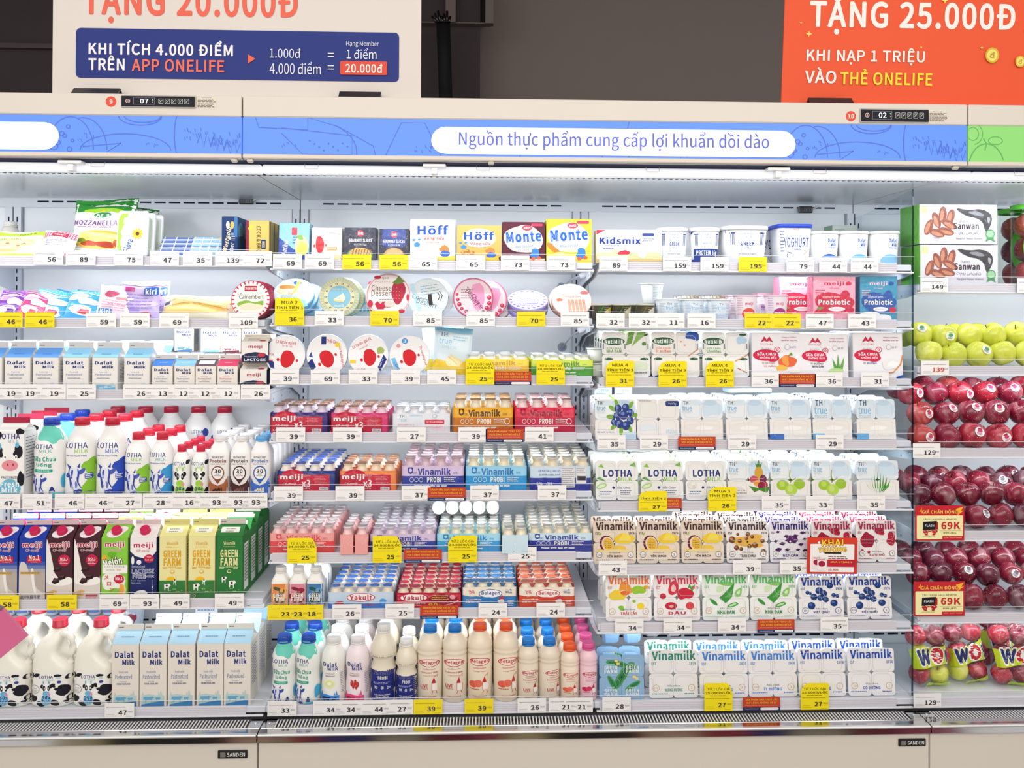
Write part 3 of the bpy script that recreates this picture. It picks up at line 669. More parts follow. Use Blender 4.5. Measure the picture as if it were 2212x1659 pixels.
TAGS = {
 'L1': [(69,'56'),(139,'89'),(242,'75'),(320,'47'),(392,'35'),(462,'139'),(521,'72')],
 'L2': [(-18,'46','y'),(51,'46','y'),(184,'59'),(257,'59'),(342,'69'),(492,'109')],
 'L3': [(-16,'19'),(25,'19'),(77,'19'),(142,'25'),(265,'26'),(312,'13'),(357,'12'),(404,'12'),(454,'12'),(519,'26')],
 'L4': [(-20,'47'),(49,'51'),(119,'46'),(184,'46'),(243,'27'),(309,'28'),(371,'16'),(430,'93'),(477,'93'),(515,'93')],
 'L5': [(-21,'58','y'),(104,'58','y'),(217,'69'),(282,'93'),(348,'49'),(466,'49')],
 'L6': [(230,'47')],
 'M1': [(587,'69'),(656,'69'),(737,'56','y'),(817,'56','y'),(880,'65'),(984,'65'),(1080,'73'),(1180,'73')],
 'M2': [('P',592,643,'MUA 2','TÍNH TIỀN 1','36'),(678,'33'),(798,'70','y'),(891,'85'),(1006,'85'),(1115,'70','y'),(1210,'85')],
 'M3': [(582,'39'),(670,'69'),(752,'33'),(844,'39'),(922,'45'),('P',1005,775,'TỪ 2 LỐC GIÁ','24.000Đ/LỐC','25'),('R',1065),('P',1158,779,'TỪ 2 LỐC GIÁ','24.000Đ/LỐC','25')],
 'M4': [(596,'39'),(719,'39'),(857,'27'),(990,'39'),('R',1049),(1134,'41')],
 'M5': [(592,'39'),(725,'39'),(868,'37'),('R',924),(1016,'37'),(1162,'37')],
 'M6': [('P',622,1162,'TỪ 2 LỐC GIÁ','24.000Đ/LỐC','25'),('P',806,1158,'TỪ 2 LỐC GIÁ','24.000Đ/LỐC','25'),('R',873),('P',969,1157,'TỪ 2 LỐC GIÁ','24.000Đ/LỐC','25',False),(1098,'25')],
 'M7': [(580,'23','y'),(607,'23','y'),(637,'18','y'),(720,'26'),(834,'25'),('R',909),(1035,'24'),(1160,'24')],
 'M8': [(581,'33'),(679,'34'),(723,'34'),(783,'44'),(833,'27'),(896,'39','y'),(1006,'39','y'),(1120,'26'),(1187,'21'),(1221,'21')],
 'R1': [(1293,'89'),(1431,'159'),(1512,'159'),(1595,'195','y'),(1698,'79'),(1769,'44'),(1837,'44')],
 'R2': [(1287,'32'),(1357,'32'),(1417,'11'),(1484,'16'),(1608,'22','y'),(1669,'22','y'),(1740,'47'),(1832,'43')],
 'R3': [('P',1308,779,'MUA 4','TÍNH TIỀN 3','31',False),('P',1422,780,'MUA 4','TÍNH TIỀN 3','26',False),('P',1524,780,'MUA 4','TÍNH TIỀN 3','26',False),(1623,'36'),('R',1682),(1760,'36'),(1860,'31')],
 'R4': [(1290,'35'),(1382,'29'),('R',1465),(1573,'29'),(1762,'29')],
 'R5': [('R',1392),('P',1380,1061,'','TÍNH TIỀN 2','27',False),('P',1530,1052,'MUA 3','TÍNH TIỀN 2','26',False),(1646,'35'),(1741,'33'),(1852,'35')],
 'R6': [(1294,'43'),(1584,'39'),(1685,'35')],
 'R7': [(1330,'34'),(1434,'34'),(1552,'34'),('R',1637),(1773,'35')],
 'R8': [(1303,'28'),('P',1523,1476,'TỪ 2 LỐC GIÁ','25.000Đ/LỐC','27'),('R',1606),('P',1731,1476,'TỪ 2 LỐC GIÁ','25.000Đ/LỐC','27',False)],
 'F1': [(1988,'149'),(2197,'189')], 'F2': [(1990,'139','w',True)], 'F3': [(1972,'129')], 'F6': [(1974,'129')],
}
for sh, L_ in TAGS.items():
    for k, q in enumerate(L_):
        if q[0] == 'P': promo_tag(sh, q[1], q[2], q[3], q[4], q[5], *q[6:])
        elif q[0] == 'R': red_sign(sh, q[1])
        else: price_tag(sh, *q, order=k % 2) if len(q) < 4 else price_tag(sh, q[0], q[1], q[2], q[3])
def poster(sh, x0, y0, x1, y1, ops, label, Y, col, rot=0):
    a = at(x0, y1, Y); b = at(x1, y0, Y)
    m = MB(); m.box(0, 0, 0, b[0]-a[0], .0012, b[1]-a[1], (col, 'print')); m.art(ops, flat(0, 0, b[0]-a[0], b[1]-a[1], 0))
    o = m.build('promotion_sign'); o.location = (a[0], Y, a[1]); o.rotation_euler = (0, math.radians(rot), 0)
    return tag(o, label, 'sign')
def flash_ops():
    r = R(.03, .04, .97, .72, '#f5ecb0', .02)+P([(.08, .82), (.14, .95), (.13, .86), (.18, .88), (.12, .76), (.13, .84)], '#f4a52a')+P([(.82, .9), (.98, .97), (.93, .84), (.99, .86), (.84, .7), (.88, .8)], '#f8b832')
    r += TO('GIÁ CHẤN ĐỘNG', .5, .82, .72, .15, '#f8ce60', '#c05020', .03, .03)+T('TÁO FLASH GALA NAM PHI', .5, .62, .68, .065, '#5b4a3c', .01)
    r += P([(.15,.3),(.16,.54),(.44,.56),(.46,.32)], '#1d1b20')+T('FLASH', .29, .43, .18, .06, '#f2f2f2', .04)+P([(.4,.32),(.43,.54),(.46,.52),(.46,.32)], '#a81a22')
    r += spheres([(.2,.26,.35),(.27,.25,.35),(.34,.26,.35),(.41,.27,.35),(.23,.2,.35),(.37,.2,.35)], '#b3202c', '#e07a6a', .13)+E(.3, .2, .05, .06, '#f3e3b0')
    r += T('69K', .72, .43, .37, .2, '#c9252f', .05)+R(.5, .28, .95, .285, '#8a7a5a')+T('89K /KG', .7, .22, .26, .06, '#4b4136', .02)
    r += R(.55, .04, .97, .13, '#c8242e')+T('GIÒN - NGỌT THANH', .76, .085, .36, .04, '#f7e6c8', .0)+T('QUÉT MÃ ĐẶT TRƯỚC', .28, .12, .26, .035, '#54473c', 0)
    return r
poster('F4', 1977, 1092, 2083, 1168, flash_ops(), 'red and cream apple price sign reading 69K on fruit bay fourth shelf', YS-.012, '#c8252f')
poster('F5', 1974, 1256, 2084, 1331, flash_ops(), 'red and cream apple price sign reading 69K on fruit bay fifth shelf', YS-.012, '#c8252f')
kt = R(.06, .05, .94, .82, '#f5f1ee', .02)+R(0, .82, 1, 1, '#d9402a')+TO('KHAI', .5, .86, .42, .17, '#fbd53a', '#8c1a10', .05, .06, 3, 1.35)+TO('TRƯƠNG', .5, .68, .56, .15, '#fbd53a', '#8c1a10', .05, .06, 3, 1.35)
kt += R(.34, .555, .68, .6, '#2b1a16', .01)+P([(.2,.86),(.23,.9),(.26,.86),(.23,.82)], '#fff')+LN(.42, .48, .88, 4, .055, .022, '#7a4a4a', 2)
kt += R(.40, .2, .96, .4, '#c22036', .02)+T('MUA 1 TẶNG 1', .68, .33, .42, .06, '#f8d64a', .03)+T('35.900', .52, .12, .2, .055, '#b3202c', .03)
for x, y in ((.1, .14), (.2, .1)): kt += R(x, y, x+.18, y+.34, '#f0e4e4', .02)+E(x+.09, y+.18, .07, .08, '#a3203c')+T('Vinamilk', x+.09, y+.3, .14, .05, '#a3203c', .05)
poster('R6', 1743, 1160, 1851, 1239, kt, 'red framed grand opening sign with yellow lettering on right bay sixth shelf', YS-.012, '#cc3a34', 1)
# ================================================================ banners on the canopy roof
def banner(x0, y1l, x1, Y, H_, ops, col, label, xr=0):
    a = at(x0, y1l, Y); b = at(x1, y1l, Y); zb_ = 2.1601
    m = MB(); m.box(0, 0, 0, b[0]-a[0], .004, H_, (col, 'print'))
    m.art(ops, flat(0, 0, b[0]-a[0], H_, 0), l0=.0004, dl=.00008); m.v = [(x+xr*z, y, z) for x, y, z in m.v]; o = m.build('banner'); o.location = (a[0], Y, zb_)
    return tag(o, label, 'banner'), (a[0], b[0])
BH = .42; YBn = 2.36
def bx_(px, x0, x1): return (px-x0)/(x1-x0)
def frame(x0, x1):
    a = at(x0, 200, YBn); b = at(x1, 200, YBn); zb_ = 2.1601
    def U(px): return (px-x0)/(x1-x0)
    def V(px, py): return (at(px, py, YBn)[1]-zb_)/BH
    def W_(px): return px/(x1-x0)
    def Hh(py): return py/F*YBn/BH
    return U, V, W_, Hh
U, V, W_, Hh = frame(113, 909)
def tx(s, x0, x1, y0, y1, c, b=.02, res=5):
    cx = (x0+x1)/2; return T(s, U(cx), V(cx, (y0+y1)/2), W_(x1-x0), Hh(y1-y0), c, b, 0, 1, res)
ops = tx('TẶNG 20.000Đ', 178, 638, -42, 50, '#ea6a55', .05)
ops += R(U(163), V(163, 168), U(861), V(861, 71), '#27357f', W_(10), Hh(10))
ops += tx('KHI TÍCH 4.000 ĐIỂM', 191, 499, 88, 119, '#f4f1f4', .045)+tx('TRÊN', 191, 267, 121, 151, '#f4f1f4', .045)+tx('APP ONELIFE', 284, 481, 130, 155, '#ef7562', .04)
ops += P([(U(533), V(533, 118)), (U(533), V(533, 138)), (U(549), V(549, 128))], '#ef6a52')
ops += tx('1.000đ', 580, 647, 105, 126, '#e8e8f2', .0)+tx('4.000 điểm', 580, 691, 134, 161, '#e8e8f2', .0)+tx('=', 706, 719, 115, 124, '#e8e8f2', .01)+tx('=', 706, 719, 142, 151, '#e8e8f2', .01)
ops += tx('Hạng Member', 746, 817, 90, 103, '#e8e8f2', .0)+tx('1 điểm', 747, 812, 105, 128, '#e8e8f2', .0)
ops += R(U(733), V(733, 162), U(835), V(835, 134), '#e0503e', W_(3), Hh(3))+tx('20.000đ', 745, 825, 139, 158, '#fbeee8', .04)
banner(113, 205, 909, YBn, BH, ops, '#dfd7cf', 'white banner with navy panel and coral lettering standing on the left case')
U, V, W_, Hh = frame(1687, 2400)
ops = tx('TẶNG 25.000Đ', 1743, 2182, -8, 76, '#f6efe9', .05)+tx('KHI NẠP 1 TRIỆU', 1738, 1990, 103, 140, '#f6efe9', .04)+tx('VÀO', 1736, 1801, 146, 180, '#f6efe9', .04)+tx('THẺ ONELIFE', 1811, 2007, 150, 184, '#f6e03a', .04)
for x, y, s in ((1740, 74, 7), (1722, 50, 3), (2029, 2, 7), (1981, 103, 3), (2112, 104, 4), (2206, 50, 3), (2206, 67, 4)):
    ops += P([(U(x-s), V(x, y)), (U(x-s*.2), V(x, y-s*.3)), (U(x), V(x, y-s)), (U(x+s*.2), V(x, y-s*.3)), (U(x+s), V(x, y)), (U(x+s*.2), V(x, y+s*.3)), (U(x), V(x, y+s)), (U(x-s*.2), V(x, y+s*.3))], '#f6e36a')
for x, y, s in ((2135, 120, 15), (2196, 134, 11)):
    ops += E(U(x), V(x, y), W_(s), Hh(s*1.15), '#d9b52e')+E(U(x), V(x, y), W_(s*.75), Hh(s*.86), '#efe07a')+T('đ', U(x), V(x, y), W_(s*.7), Hh(s*.9), '#c49a22', .03)
banner(1687, 222, 2400, YBn, BH, ops, '#ea5a34', 'orange banner with white and yellow lettering standing on the right case', .035)
for k, (x0, x1, yy) in enumerate(((159, 259, 190), (733, 823, 208), (1747, 1840, 222))):
    a = at(x0, yy, 2.33)[0]; b = at(x1, yy, 2.33)[0]
    m = MB(); q = [(0, .001), (.0, .004), (.022, .026), (.026, .026), (.048, .004), (.048, .001), (.044, .001), (.024, .021), (.004, .001)]; n = len(q)
    m.add([(0, y, z) for y, z in q]+[(b-a, y, z) for y, z in q], [tuple(range(n)), tuple(range(2*n-1, n-1, -1))]+[(i, i+n, (i+1) % n+n, (i+1) % n) for i in range(n)], ('#141216', 'black'))
    o = m.build('banner_clip'); o.location = (a, 2.31, 2.1601)
    tag(o, ['black folded clip under the left end of the white banner', 'black folded clip under the right end of the white banner', 'black folded clip at the foot of the orange banner'][k], 'clip', 'black banner clips')
# ================================================================ builders for each kind of goods
def ppm(Y): return F/Y
def W(x0, x1, Y, py=900): return at(x1, py, Y)[0]-at(x0, py, Y)[0]
def Hgt(sh, xc, ytop, Y): return at(xc, ytop, Y)[1]-sz(sh)
def lab(desc, pos, sh, k=0):
    return f'{desc}, {"front" if k == 0 else ORD[k]} row, {pos}, {where(sh)}'
def POS(i): return 'leftmost column' if i == 0 else f'{ORD[i]} column'
FRONT = YS+.010
def place(pr, sh, xc, desc, pos, dep, k=0, pitch=None, rz=0, dz=0, dy=0, group=None, tilt=0, sc=None, lbl=None):
    Y = FRONT+dy; X = at(xc, YBOT[sh[0]][int(sh[1])-1]-30, Y)[0]
    return pr.put((X, Y+dep/2+k*(pitch or dep+.004), sz(sh)+dz), lbl or lab(desc, pos, sh, k), (tilt, 0, rz), group)
def carton(w_, h_, d, body, roof, fin, ops, hb=.80, hr=.93, cap=None, roof_ops=None, side_ops=None, name='milk_carton', label='carton', cat='carton', sidec=None):
    t = thing(name, label, cat); zb = h_*hb; zr = h_*hr; x = w_/2
    m = MB(); m.box(-x, -d/2, 0, x, d/2, zb, (body, 'print'), .0015)
    m.art(ops, flat(-x, 0, x, zb, -d/2)); m.art(side_ops or LN(.15, .9, .9, 14, .045, .012, '#6d7ba0', 4), side(-d/2, 0, d/2, zb, x)); m.build('carton_body', t)
    m = MB(); q = .32
    v = [(-x,-d/2,zb),(x,-d/2,zb),(x,d/2,zb),(-x,d/2,zb),(-x*.99,-.0012,zr),(x*.99,-.0012,zr),(x*.99,.0012,zr),(-x*.99,.0012,zr),(x*(1-q),0,zb+(zr-zb)*.55),(-x*(1-q),0,zb+(zr-zb)*.55)]
    m.add(v, [(0,1,5,4),(2,3,7,6)], (roof, 'print')); m.add(v, [(1,8,5),(1,2,8),(2,6,8),(5,8,6),(3,0,9),(0,4,9),(9,7,3),(4,7,9)], (sidec or roof, 'print'))
    if roof_ops:
        def fn(u, vv, l): return (-x+w_*u, -d/2+(d/2-.0012)*vv-l*.8, zb+(zr-zb)*vv+l)
        m.art(roof_ops, fn)
    m.build('gable_top', t)
    m = MB(); m.box(-x*.99, -.0016, zr-.0004, x*.99, .0016, h_, (fin, 'print'), .0007); m.art(LN(.06, .45, .3, 1, .1, .14, '#55596e', 2), flat(-x, zr, x, h_, -.0018)); m.build('sealed_fin', t)
    if cap:
        r = .0135; c = MB(); ang = math.atan2(zr-zb, d/2)
        xf = Matrix.Translation((0, -d*.27, zb+(zr-zb)*.45)) @ Matrix.Rotation(ang, 4, 'X')
        c.lathe([(r*1.28, 0), (r*1.28, .0015)], ('#f6f2f4', 'plastic'), 20, xf=xf); c.lathe([(r*1.08, .001), (r*1.08, .003), (r, .004), (r, .0135), (r*.9, .0148)], (cap, 'plastic'), 24, xf=xf)
        c.lathe([(r*.8, .0149), (r*.75, .0153)], (cap, 'gloss'), 20, xf=xf); c.build('screw_cap', t)
    return Proto(t)
def bottle(prof, body, capr, capc, ops, z0, z1, n=32, sq=0, name='milk_bottle', label='bottle', cat='bottle', caph=.018, kind='plastic', cells=(14, 10), extra=None, span=.97):
    """prof [(r, z)] up to the neck; cap sits on top"""
    t = thing(name, label, cat); m = MB(); m.lathe(prof, (body, kind), n, sq=sq)
    fn = curved(prof, z0, z1, span)
    if sq:
        def fn(u, v, l, P0=curved(prof, z0, z1, .9999)):
            z = z0+(z1-z0)*v; r = 0
            for (ra, a), (rb, b) in zip(prof, prof[1:]):
                if a <= z <= b: r = ra+(rb-ra)*((z-a)/max(b-a, 1e-6)); break
            e_ = 2+sq*6; xx = (u-.5)*2*.96*r*.99; yy = (max(0, r**e_-abs(xx)**e_))**(1/e_) if r else 0
            return (xx, -yy*1.004-l*1.5-.0002, z)
    m.art(ops, fn, cells=cells); m.build('bottle_body', t)
    zt = prof[-1][1]; c = MB(); c.lathe([(capr*1.06, zt-.001), (capr*1.06, zt+.003)], (capc, 'plastic'), 20)
    pr = []
    c.lathe([(capr, zt+.0025), (capr, zt+caph*.9), (capr*.9, zt+caph)], (capc, 'plastic'), 24)
    for k in range(24):
        a = 2*PI*k/24; c.box(-.0006, -capr-.0005, zt+.004, .0006, -capr+.0005, zt+caph*.85, (capc, 'plastic'), xf=Matrix.Rotation(a, 4, 'Z'))
    c.build('screw_cap', t)
    if extra: extra(t)
    return Proto(t)
def drinkpack(nb, w_, h_, lid, liq, band, ops, bz0=.0, bz1=.62, label='pack', rows=1, upper=None, wrap='#ffffff', lidk='foil', turned=False, name='drink_multipack'):
    """little bottles side by side under a printed sleeve and clear film"""
    t = thing(name, label, 'multipack'); bw = w_/nb; r = bw/2*.97; d = bw*rows
    b = MB(); b.lathe([(r*.86, 0), (r*.98, .004), (r, h_*.22), (r*.93, h_*.3), (r, h_*.38), (r, h_*.60), (r*.86, h_*.72), (r*.60, h_*.84), (r*.56, h_*.90), (r*.68, h_*.93), (r*.68, h_*.965)], (liq, 'plastic'), 16)
    l_ = MB(); l_.lathe([(r*.74, h_*.955), (r*.76, h_*.975), (r*.70, h_*.992), (r*.40, h_*.985)], (lid, lidk), 16)
    b0 = l0 = None
    for j in range(rows):
        for i in range(nb):
            p = (-w_/2+bw*(i+.5), -d/2+bw*(j+.5), 0)
            if b0 is None:
                b0 = b.build('bottle', t, p); l0 = l_.build('foil_lid', b0)
            else:
                c = b0.copy(); COL.objects.link(c); c.parent = t; c.location = p; e = l0.copy(); COL.objects.link(e); e.parent = c
    # printed sleeve, scalloped over the bottles
    def sl(u, v, l): return (-w_/2+w_*u, -d/2-.0008-l+bw*.10*(1-abs(math.sin(PI*u*nb))**.7), h_*(bz0+(bz1-bz0)*v)+.001)
    m = MB(); n = nb*8; N_ = n+1
    v = [sl(i/n, 0, 0) for i in range(N_)]+[sl(i/n, 1, 0) for i in range(N_)]
    m.add(v, [(i, i+1, i+N_+1, i+N_) for i in range(n)], (band, 'print'))
    z0 = h_*bz0+.001; z1 = h_*bz1+.001
    for sx in (-1, 1): m.add([(sx*w_/2, -d/2, z0), (sx*(w_/2+.0005), d/2, z0), (sx*(w_/2+.0005), d/2, z1), (sx*w_/2, -d/2, z1)], [(0,1,2,3)], (band, 'print'))
    m.add([(-w_/2, d/2+.0005, z0), (w_/2, d/2+.0005, z0), (w_/2, d/2+.0005, z1), (-w_/2, d/2+.0005, z1)], [(0,1,2,3)], (band, 'print'))
    m.art(ops, sl, cells=(n, 1), l0=.0004); m.build('printed_sleeve', t)
    wr = MB(); x = w_/2+.0018; y = d/2+.0018
    rings = []
    for zz, ins in ((.0008, .003), (.004, 0), (h_*.62, 0), (h_*.80, r*.30), (h_+.0005, r*.42)):
        q = []
        for cx, cy_, a in ((x-.008-ins, y-.008-ins*.8, 0), (-x+.008+ins, y-.008-ins*.8, 90), (-x+.008+ins, -y+.008+ins*.8, 180), (x-.008-ins, -y+.008+ins*.8, 270)):
            for g in (0, 45, 90): q.append((cx+.008*math.cos(math.radians(a+g)), cy_+.008*math.sin(math.radians(a+g)), zz))
        rings.append(q)
    wr.loft(rings, (wrap, 'wrap'), smooth=True); wr.build('shrink_wrap', t)
    return Proto(t)
def CUPL(c='#d5d3d6'):
    """the moulded rims of the four pots showing in the lid film"""
    r = []
    for x in (.27, .73):
        for y in (.27, .73):
            p = [(x+a*.19, y+b_*.19) for a, b_ in ((-.7,-1),(.7,-1),(1,-.7),(1,.7),(.7,1),(-.7,1),(-1,.7),(-1,-.7),(-.7,-1))]; r += L(p, .006, c)
    return r
def STAR(c='#4a5668'): return P([(.47,.5),(.49,.51),(.5,.535),(.51,.51),(.53,.5),(.51,.49),(.5,.465),(.49,.49)], c)
def traypack(w_, h_, lidc, ops, cupc='#f3f3f5', label='pack', d=.052, lean=0, star='#4a5668', name='yogurt_multipack', kind='print', film=False):
    t = thing(name, label, 'multipack'); m = MB()
    for qx in (-1, 1):
        for qz in (0, 1):
            x0 = -w_/2 if qx < 0 else .0; z0 = 0 if qz == 0 else h_/2
            pts = R(x0+.0003, z0+.0003, x0+w_/2-.0003, z0+h_/2-.0003, '', .009)[0][0]; n = len(pts)
            m.add([(x, -d/2, z) for x, z in pts]+[(x, -d/2+.0014, z) for x, z in pts], [tuple(range(n)), tuple(range(2*n-1, n-1, -1))]+[(i, i+n, (i+1) % n+n, (i+1) % n) for i in range(n)], (lidc, kind))
    m.art(ops+CUPL()+(STAR(star) if star else []), flat(-w_/2, 0, w_/2, h_, -d/2), kind); m.build('foil_lid', t)
    c = MB(); k = w_/4; q = h_/4; rings = []
    for yy, s in ((-d/2+.0014, .93), (-d/2+.006, .90), (d/2-.004, .72), (d/2, .62)):
        a, b_ = k*s, q*s; g = a*.35
        rings.append([(-a+g, yy, -b_), (a-g, yy, -b_), (a, yy, -b_+g), (a, yy, b_-g), (a-g, yy, b_), (-a+g, yy, b_), (-a, yy, b_-g), (-a, yy, -b_+g)])
    c.loft(rings, (cupc, 'plastic')); c0 = None
    for sx in (-1, 1):
        for zz in (q, 3*q):
            if c0 is None: c0 = c.build('yogurt_pot', t, (sx*k, 0, zz))
            else: e = c0.copy(); COL.objects.link(e); e.parent = t; e.location = (sx*k, 0, zz)
    if film:
        f_ = MB(); f_.box(-w_/2-.001, -d/2-.0015, 0, w_/2+.001, d/2, h_+.001, ('#ffffff', 'wrap'), .004); f_.build('shrink_wrap', t)
    return Proto(t)
def boxpack(w_, h_, d, body, ops, label='box', side_c=None, top_ops=None, name='dessert_box', side_ops=None, kind='print', film=False, cat='box'):
    t = thing(name, label, cat); m = MB(); m.box(-w_/2, -d/2, 0, w_/2, d/2, h_, (body, kind), .001)
    m.art(ops, flat(-w_/2, 0, w_/2, h_, -d/2))
    sc_ = side_c or body
    m.art(R(0, 0, 1, 1, sc_)+(side_ops or []), side(-d/2, .001, d/2, h_-.001, w_/2)); m.art(R(0, 0, 1, 1, sc_), side(-d/2, .001, d/2, h_-.001, -w_/2, -1))
    m.build('printed_box', t)
    f_ = MB()
    if film: f_.box(-w_/2-.0015, -d/2-.002, -.0, w_/2+.0015, d/2+.001, h_+.002, ('#ffffff', 'wrap'), .003); f_.build('clear_wrap', t)
    else:
        f_.box(-w_/2+.004, -d/2+.002, h_-.0002, w_/2-.004, d/2-.002, h_+.0008, (body, kind)); f_.build('top_flap', t)
    return Proto(t)
def tub(r0, r1, h_, body, ops, lidc, label='tub', sq=0, lidh=.010, name='yogurt_tub', lidk='plastic', n=36, extra=None, clear=False, z0=.05, z1=.95):
    t = thing(name, label, 'tub'); m = MB(); prof = [(r0*.93, 0), (r0, .003), (r1, h_-lidh*.6)]
    m.lathe(prof, (body, 'plastic'), n, sq=sq)
    if sq:
        def fn(u, v, l):
            z = h_*(z0+(z1-z0)*v); r = r0+(r1-r0)*z/h_; return ((u-.5)*2*r*.93, -r*1.002-l-.0003*0, z)
        e_ = 2+sq*6
        def fn(u, v, l):
            z = h_*(z0+(z1-z0)*v); r = r0+(r1-r0)*z/h_; xx = (u-.5)*2*r*.95; return (xx, -(max(0, r**e_-abs(xx)**e_))**(1/e_)*1.004-l, z)
    else: fn = curved(prof, h_*z0, h_*z1)
    m.art(ops, fn, cells=(12, 6)); m.build('tub_body', t)
    c = MB(); c.lathe([(r1*1.05, h_-lidh), (r1*1.06, h_-lidh*.3), (r1*1.03, h_-lidh*.05), (r1*.93, h_), (r1*.9, h_-.0015)], (lidc, lidk), n, sq=sq); c.build('lid', t)
    if extra: extra(t)
    return Proto(t)
def disc(r, th, face, rim, ops, label='round box', rimops=None, name='cheese_round', n=48):
    """round box standing on its rim, face towards the aisle; origin at the lowest point"""
    t = thing(name, label, 'cheese'); xf = Matrix.Translation((0, 0, r)) @ Matrix.Rotation(PI/2, 4, 'X')
    m = MB(); m.lathe([(r*.97, -th/2), (r*.985, -th/2+.001), (r*.985, th*.15)], (rim, 'print'), n, xf=xf); m.build('box_base', t)
    m = MB(); m.lathe([(r, -th*.1), (r, th/2-.001), (r*.985, th/2)], (rim, 'print'), n, xf=xf)
    m.art(E(.5, .5, .485, .485, face, 40)+ops, flat(-r, 0, r, 2*r, -th/2)); m.build('box_lid', t)
    return Proto(t)
def bag(w_, h_, th, body, ops, label='bag', name='cheese_bag', crimp=True, kind='gloss', cat='bag', wrap=False, seed=0, topc=None):
    """pillow bag standing on its lower seam"""
    rnd = random.Random(seed); ph = [rnd.uniform(0, 6) for _ in range(6)]; nx, nz = 22, 22
    def sf(u, v, s):
        a = max(0, 1-abs(2*u-1)**2.6); b_ = max(0, 1-abs(2*v-1)**3.0); t_ = th/2*(a*b_)**.55
        wv = .06*th*math.sin(9*u+ph[0]+3*v)+.05*th*math.sin(14*v+ph[1]+4*u)*a+ .03*th*math.sin(31*u+ph[3])*(1-b_)
        x = (u-.5)*w_*(1-.035*b_**.5+.01*math.sin(7*v+ph[2])); z = h_*v+.004*math.sin(5*u+ph[4])*v
        return x, (-t_ if s < 0 else t_)+wv, z
    t = thing(name, label, cat); m = MB(); N_ = nx+1
    for s in (-1, 1):
        v = [sf(i/nx, j/nz, s) for j in range(nz+1) for i in range(N_)]
        f = [(j*N_+i, j*N_+i+1, (j+1)*N_+i+1, (j+1)*N_+i) for j in range(nz) for i in range(nx)]
        if s > 0: f = [q[::-1] for q in f]
        m.add(v, f, (body, kind), smooth=True)
    def fn(u, v, l): x, y, z = sf(u, v, -1); return (x, y-l*1.3-.0004, z)
    m.art(ops, fn, kind, cells=(14, 14)); m.build('bag_film', t)
    if crimp:
        for nm, v0, v1 in (('top_seal', .955, 1.03), ('bottom_seal', -.01, .03)):
            c = MB(); k = 40; q = []
            for i in range(k+1):
                u = i/k; x, y, z = sf(u, 1 if v1 > .5 else 0, -1); q.append((x, y, h_*v0, h_*v1+(.0012*h_ if i % 2 else 0)*6))
            v = [(x, y-.0008+(.0006 if i % 2 else 0), a) for i, (x, y, a, b_) in enumerate(q)]+[(x, y-.0008+(.0006 if i % 2 else 0), b_) for i, (x, y, a, b_) in enumerate(q)]
            c.add(v, [(i, i+1, i+k+2, i+k+1) for i in range(k)], (topc or body, kind)); c.build(nm, t)
    return Proto(t)
# ================================================================ LEFT BAY
def dalat(ink='#27377f', faint='#6f86b8', sc=('#b9d3cf', '#6aa9d2', '#3f86bd')):
    r = T('Dalat', .46, .84, .68, .105, ink, .06)+T('Milk', .62, .715, .44, .085, ink, .06)+T('Fresh milk', .44, .56, .34, .04, faint, .0)+T('Pasteurized', .44, .485, .62, .075, faint, .01)
    r += T('PURELY FRESH', .44, .405, .22, .018, faint, .0)+T('FROM HIGHLAND', .44, .37, .5, .028, '#33457e', .03)
    return r+G(A_cowscene(*sc), .5, .14, .84, .26)
# ---- third shelf: pint cartons in two sizes
blu, sky = '#79aee8', '#a4d8f6'
def roofd(): return T('● Mở', .25, .3, .12, .12, '#3d5ea8', 0)
Yc = FRONT+.035
dw = W(71, 126, FRONT); dh = Hgt('L3', 200, 739, FRONT+.035)
PD = {}
for nm, rc, scn in (('b', '#6ba6ec', ('#c5d7ea', '#4f8fd6', '#3f7dc8')), ('s', '#9fd8f8', ('#c7dfe6', '#86c2e2', '#6fb4da'))):
    PD[nm] = carton(dw, dh, .07, '#ede8e2', rc, '#cfc8c4' if 0 else '#d9d5d2', dalat(sc=scn), hb=.69, hr=.875, label='x', roof_ops=LN(.3, .35, .7, 1, .1, .05, '#4f7fc0', 1), sidec='#f3f1ee')
xs = [(4, 'b'), (37, 'b'), (98, 'b'), (163, 's'), (226, 's'), (295, 's')]
GD = 'sky-topped milk cartons on the left bay third shelf'
for i, (x, k) in enumerate(xs):
    if i == 0: x = -24
    for j in range(3 if i != 3 else 2):
        place(PD[k], 'L3', x, 'pale milk carton, bright blue top' if k == 'b' else 'pale milk carton, sky blue top', POS(i), .07, j, .083, group=GD, rz=random.Random(i*5+j).uniform(-.05, .05) if j else 0)
sw = W(327, 373, FRONT); shh = Hgt('L3', 400, 766, FRONT+.03)
smalls = [(350, '#4f8ee0', '#27377f', ('#c5d7ea', '#4f8fd6', '#3f7dc8'), 'bright blue'), (398, '#93cbf0', '#27377f', ('#c7dfe6', '#86c2e2', '#6fb4da'), 'light blue'), (444, '#6a5560', '#27377f', ('#d8cfd4', '#84424c', '#6a2f3a'), 'plum'), (491, '#e4486e', '#27377f', ('#f0cfd8', '#e4486e', '#d2305a'), 'pink')]
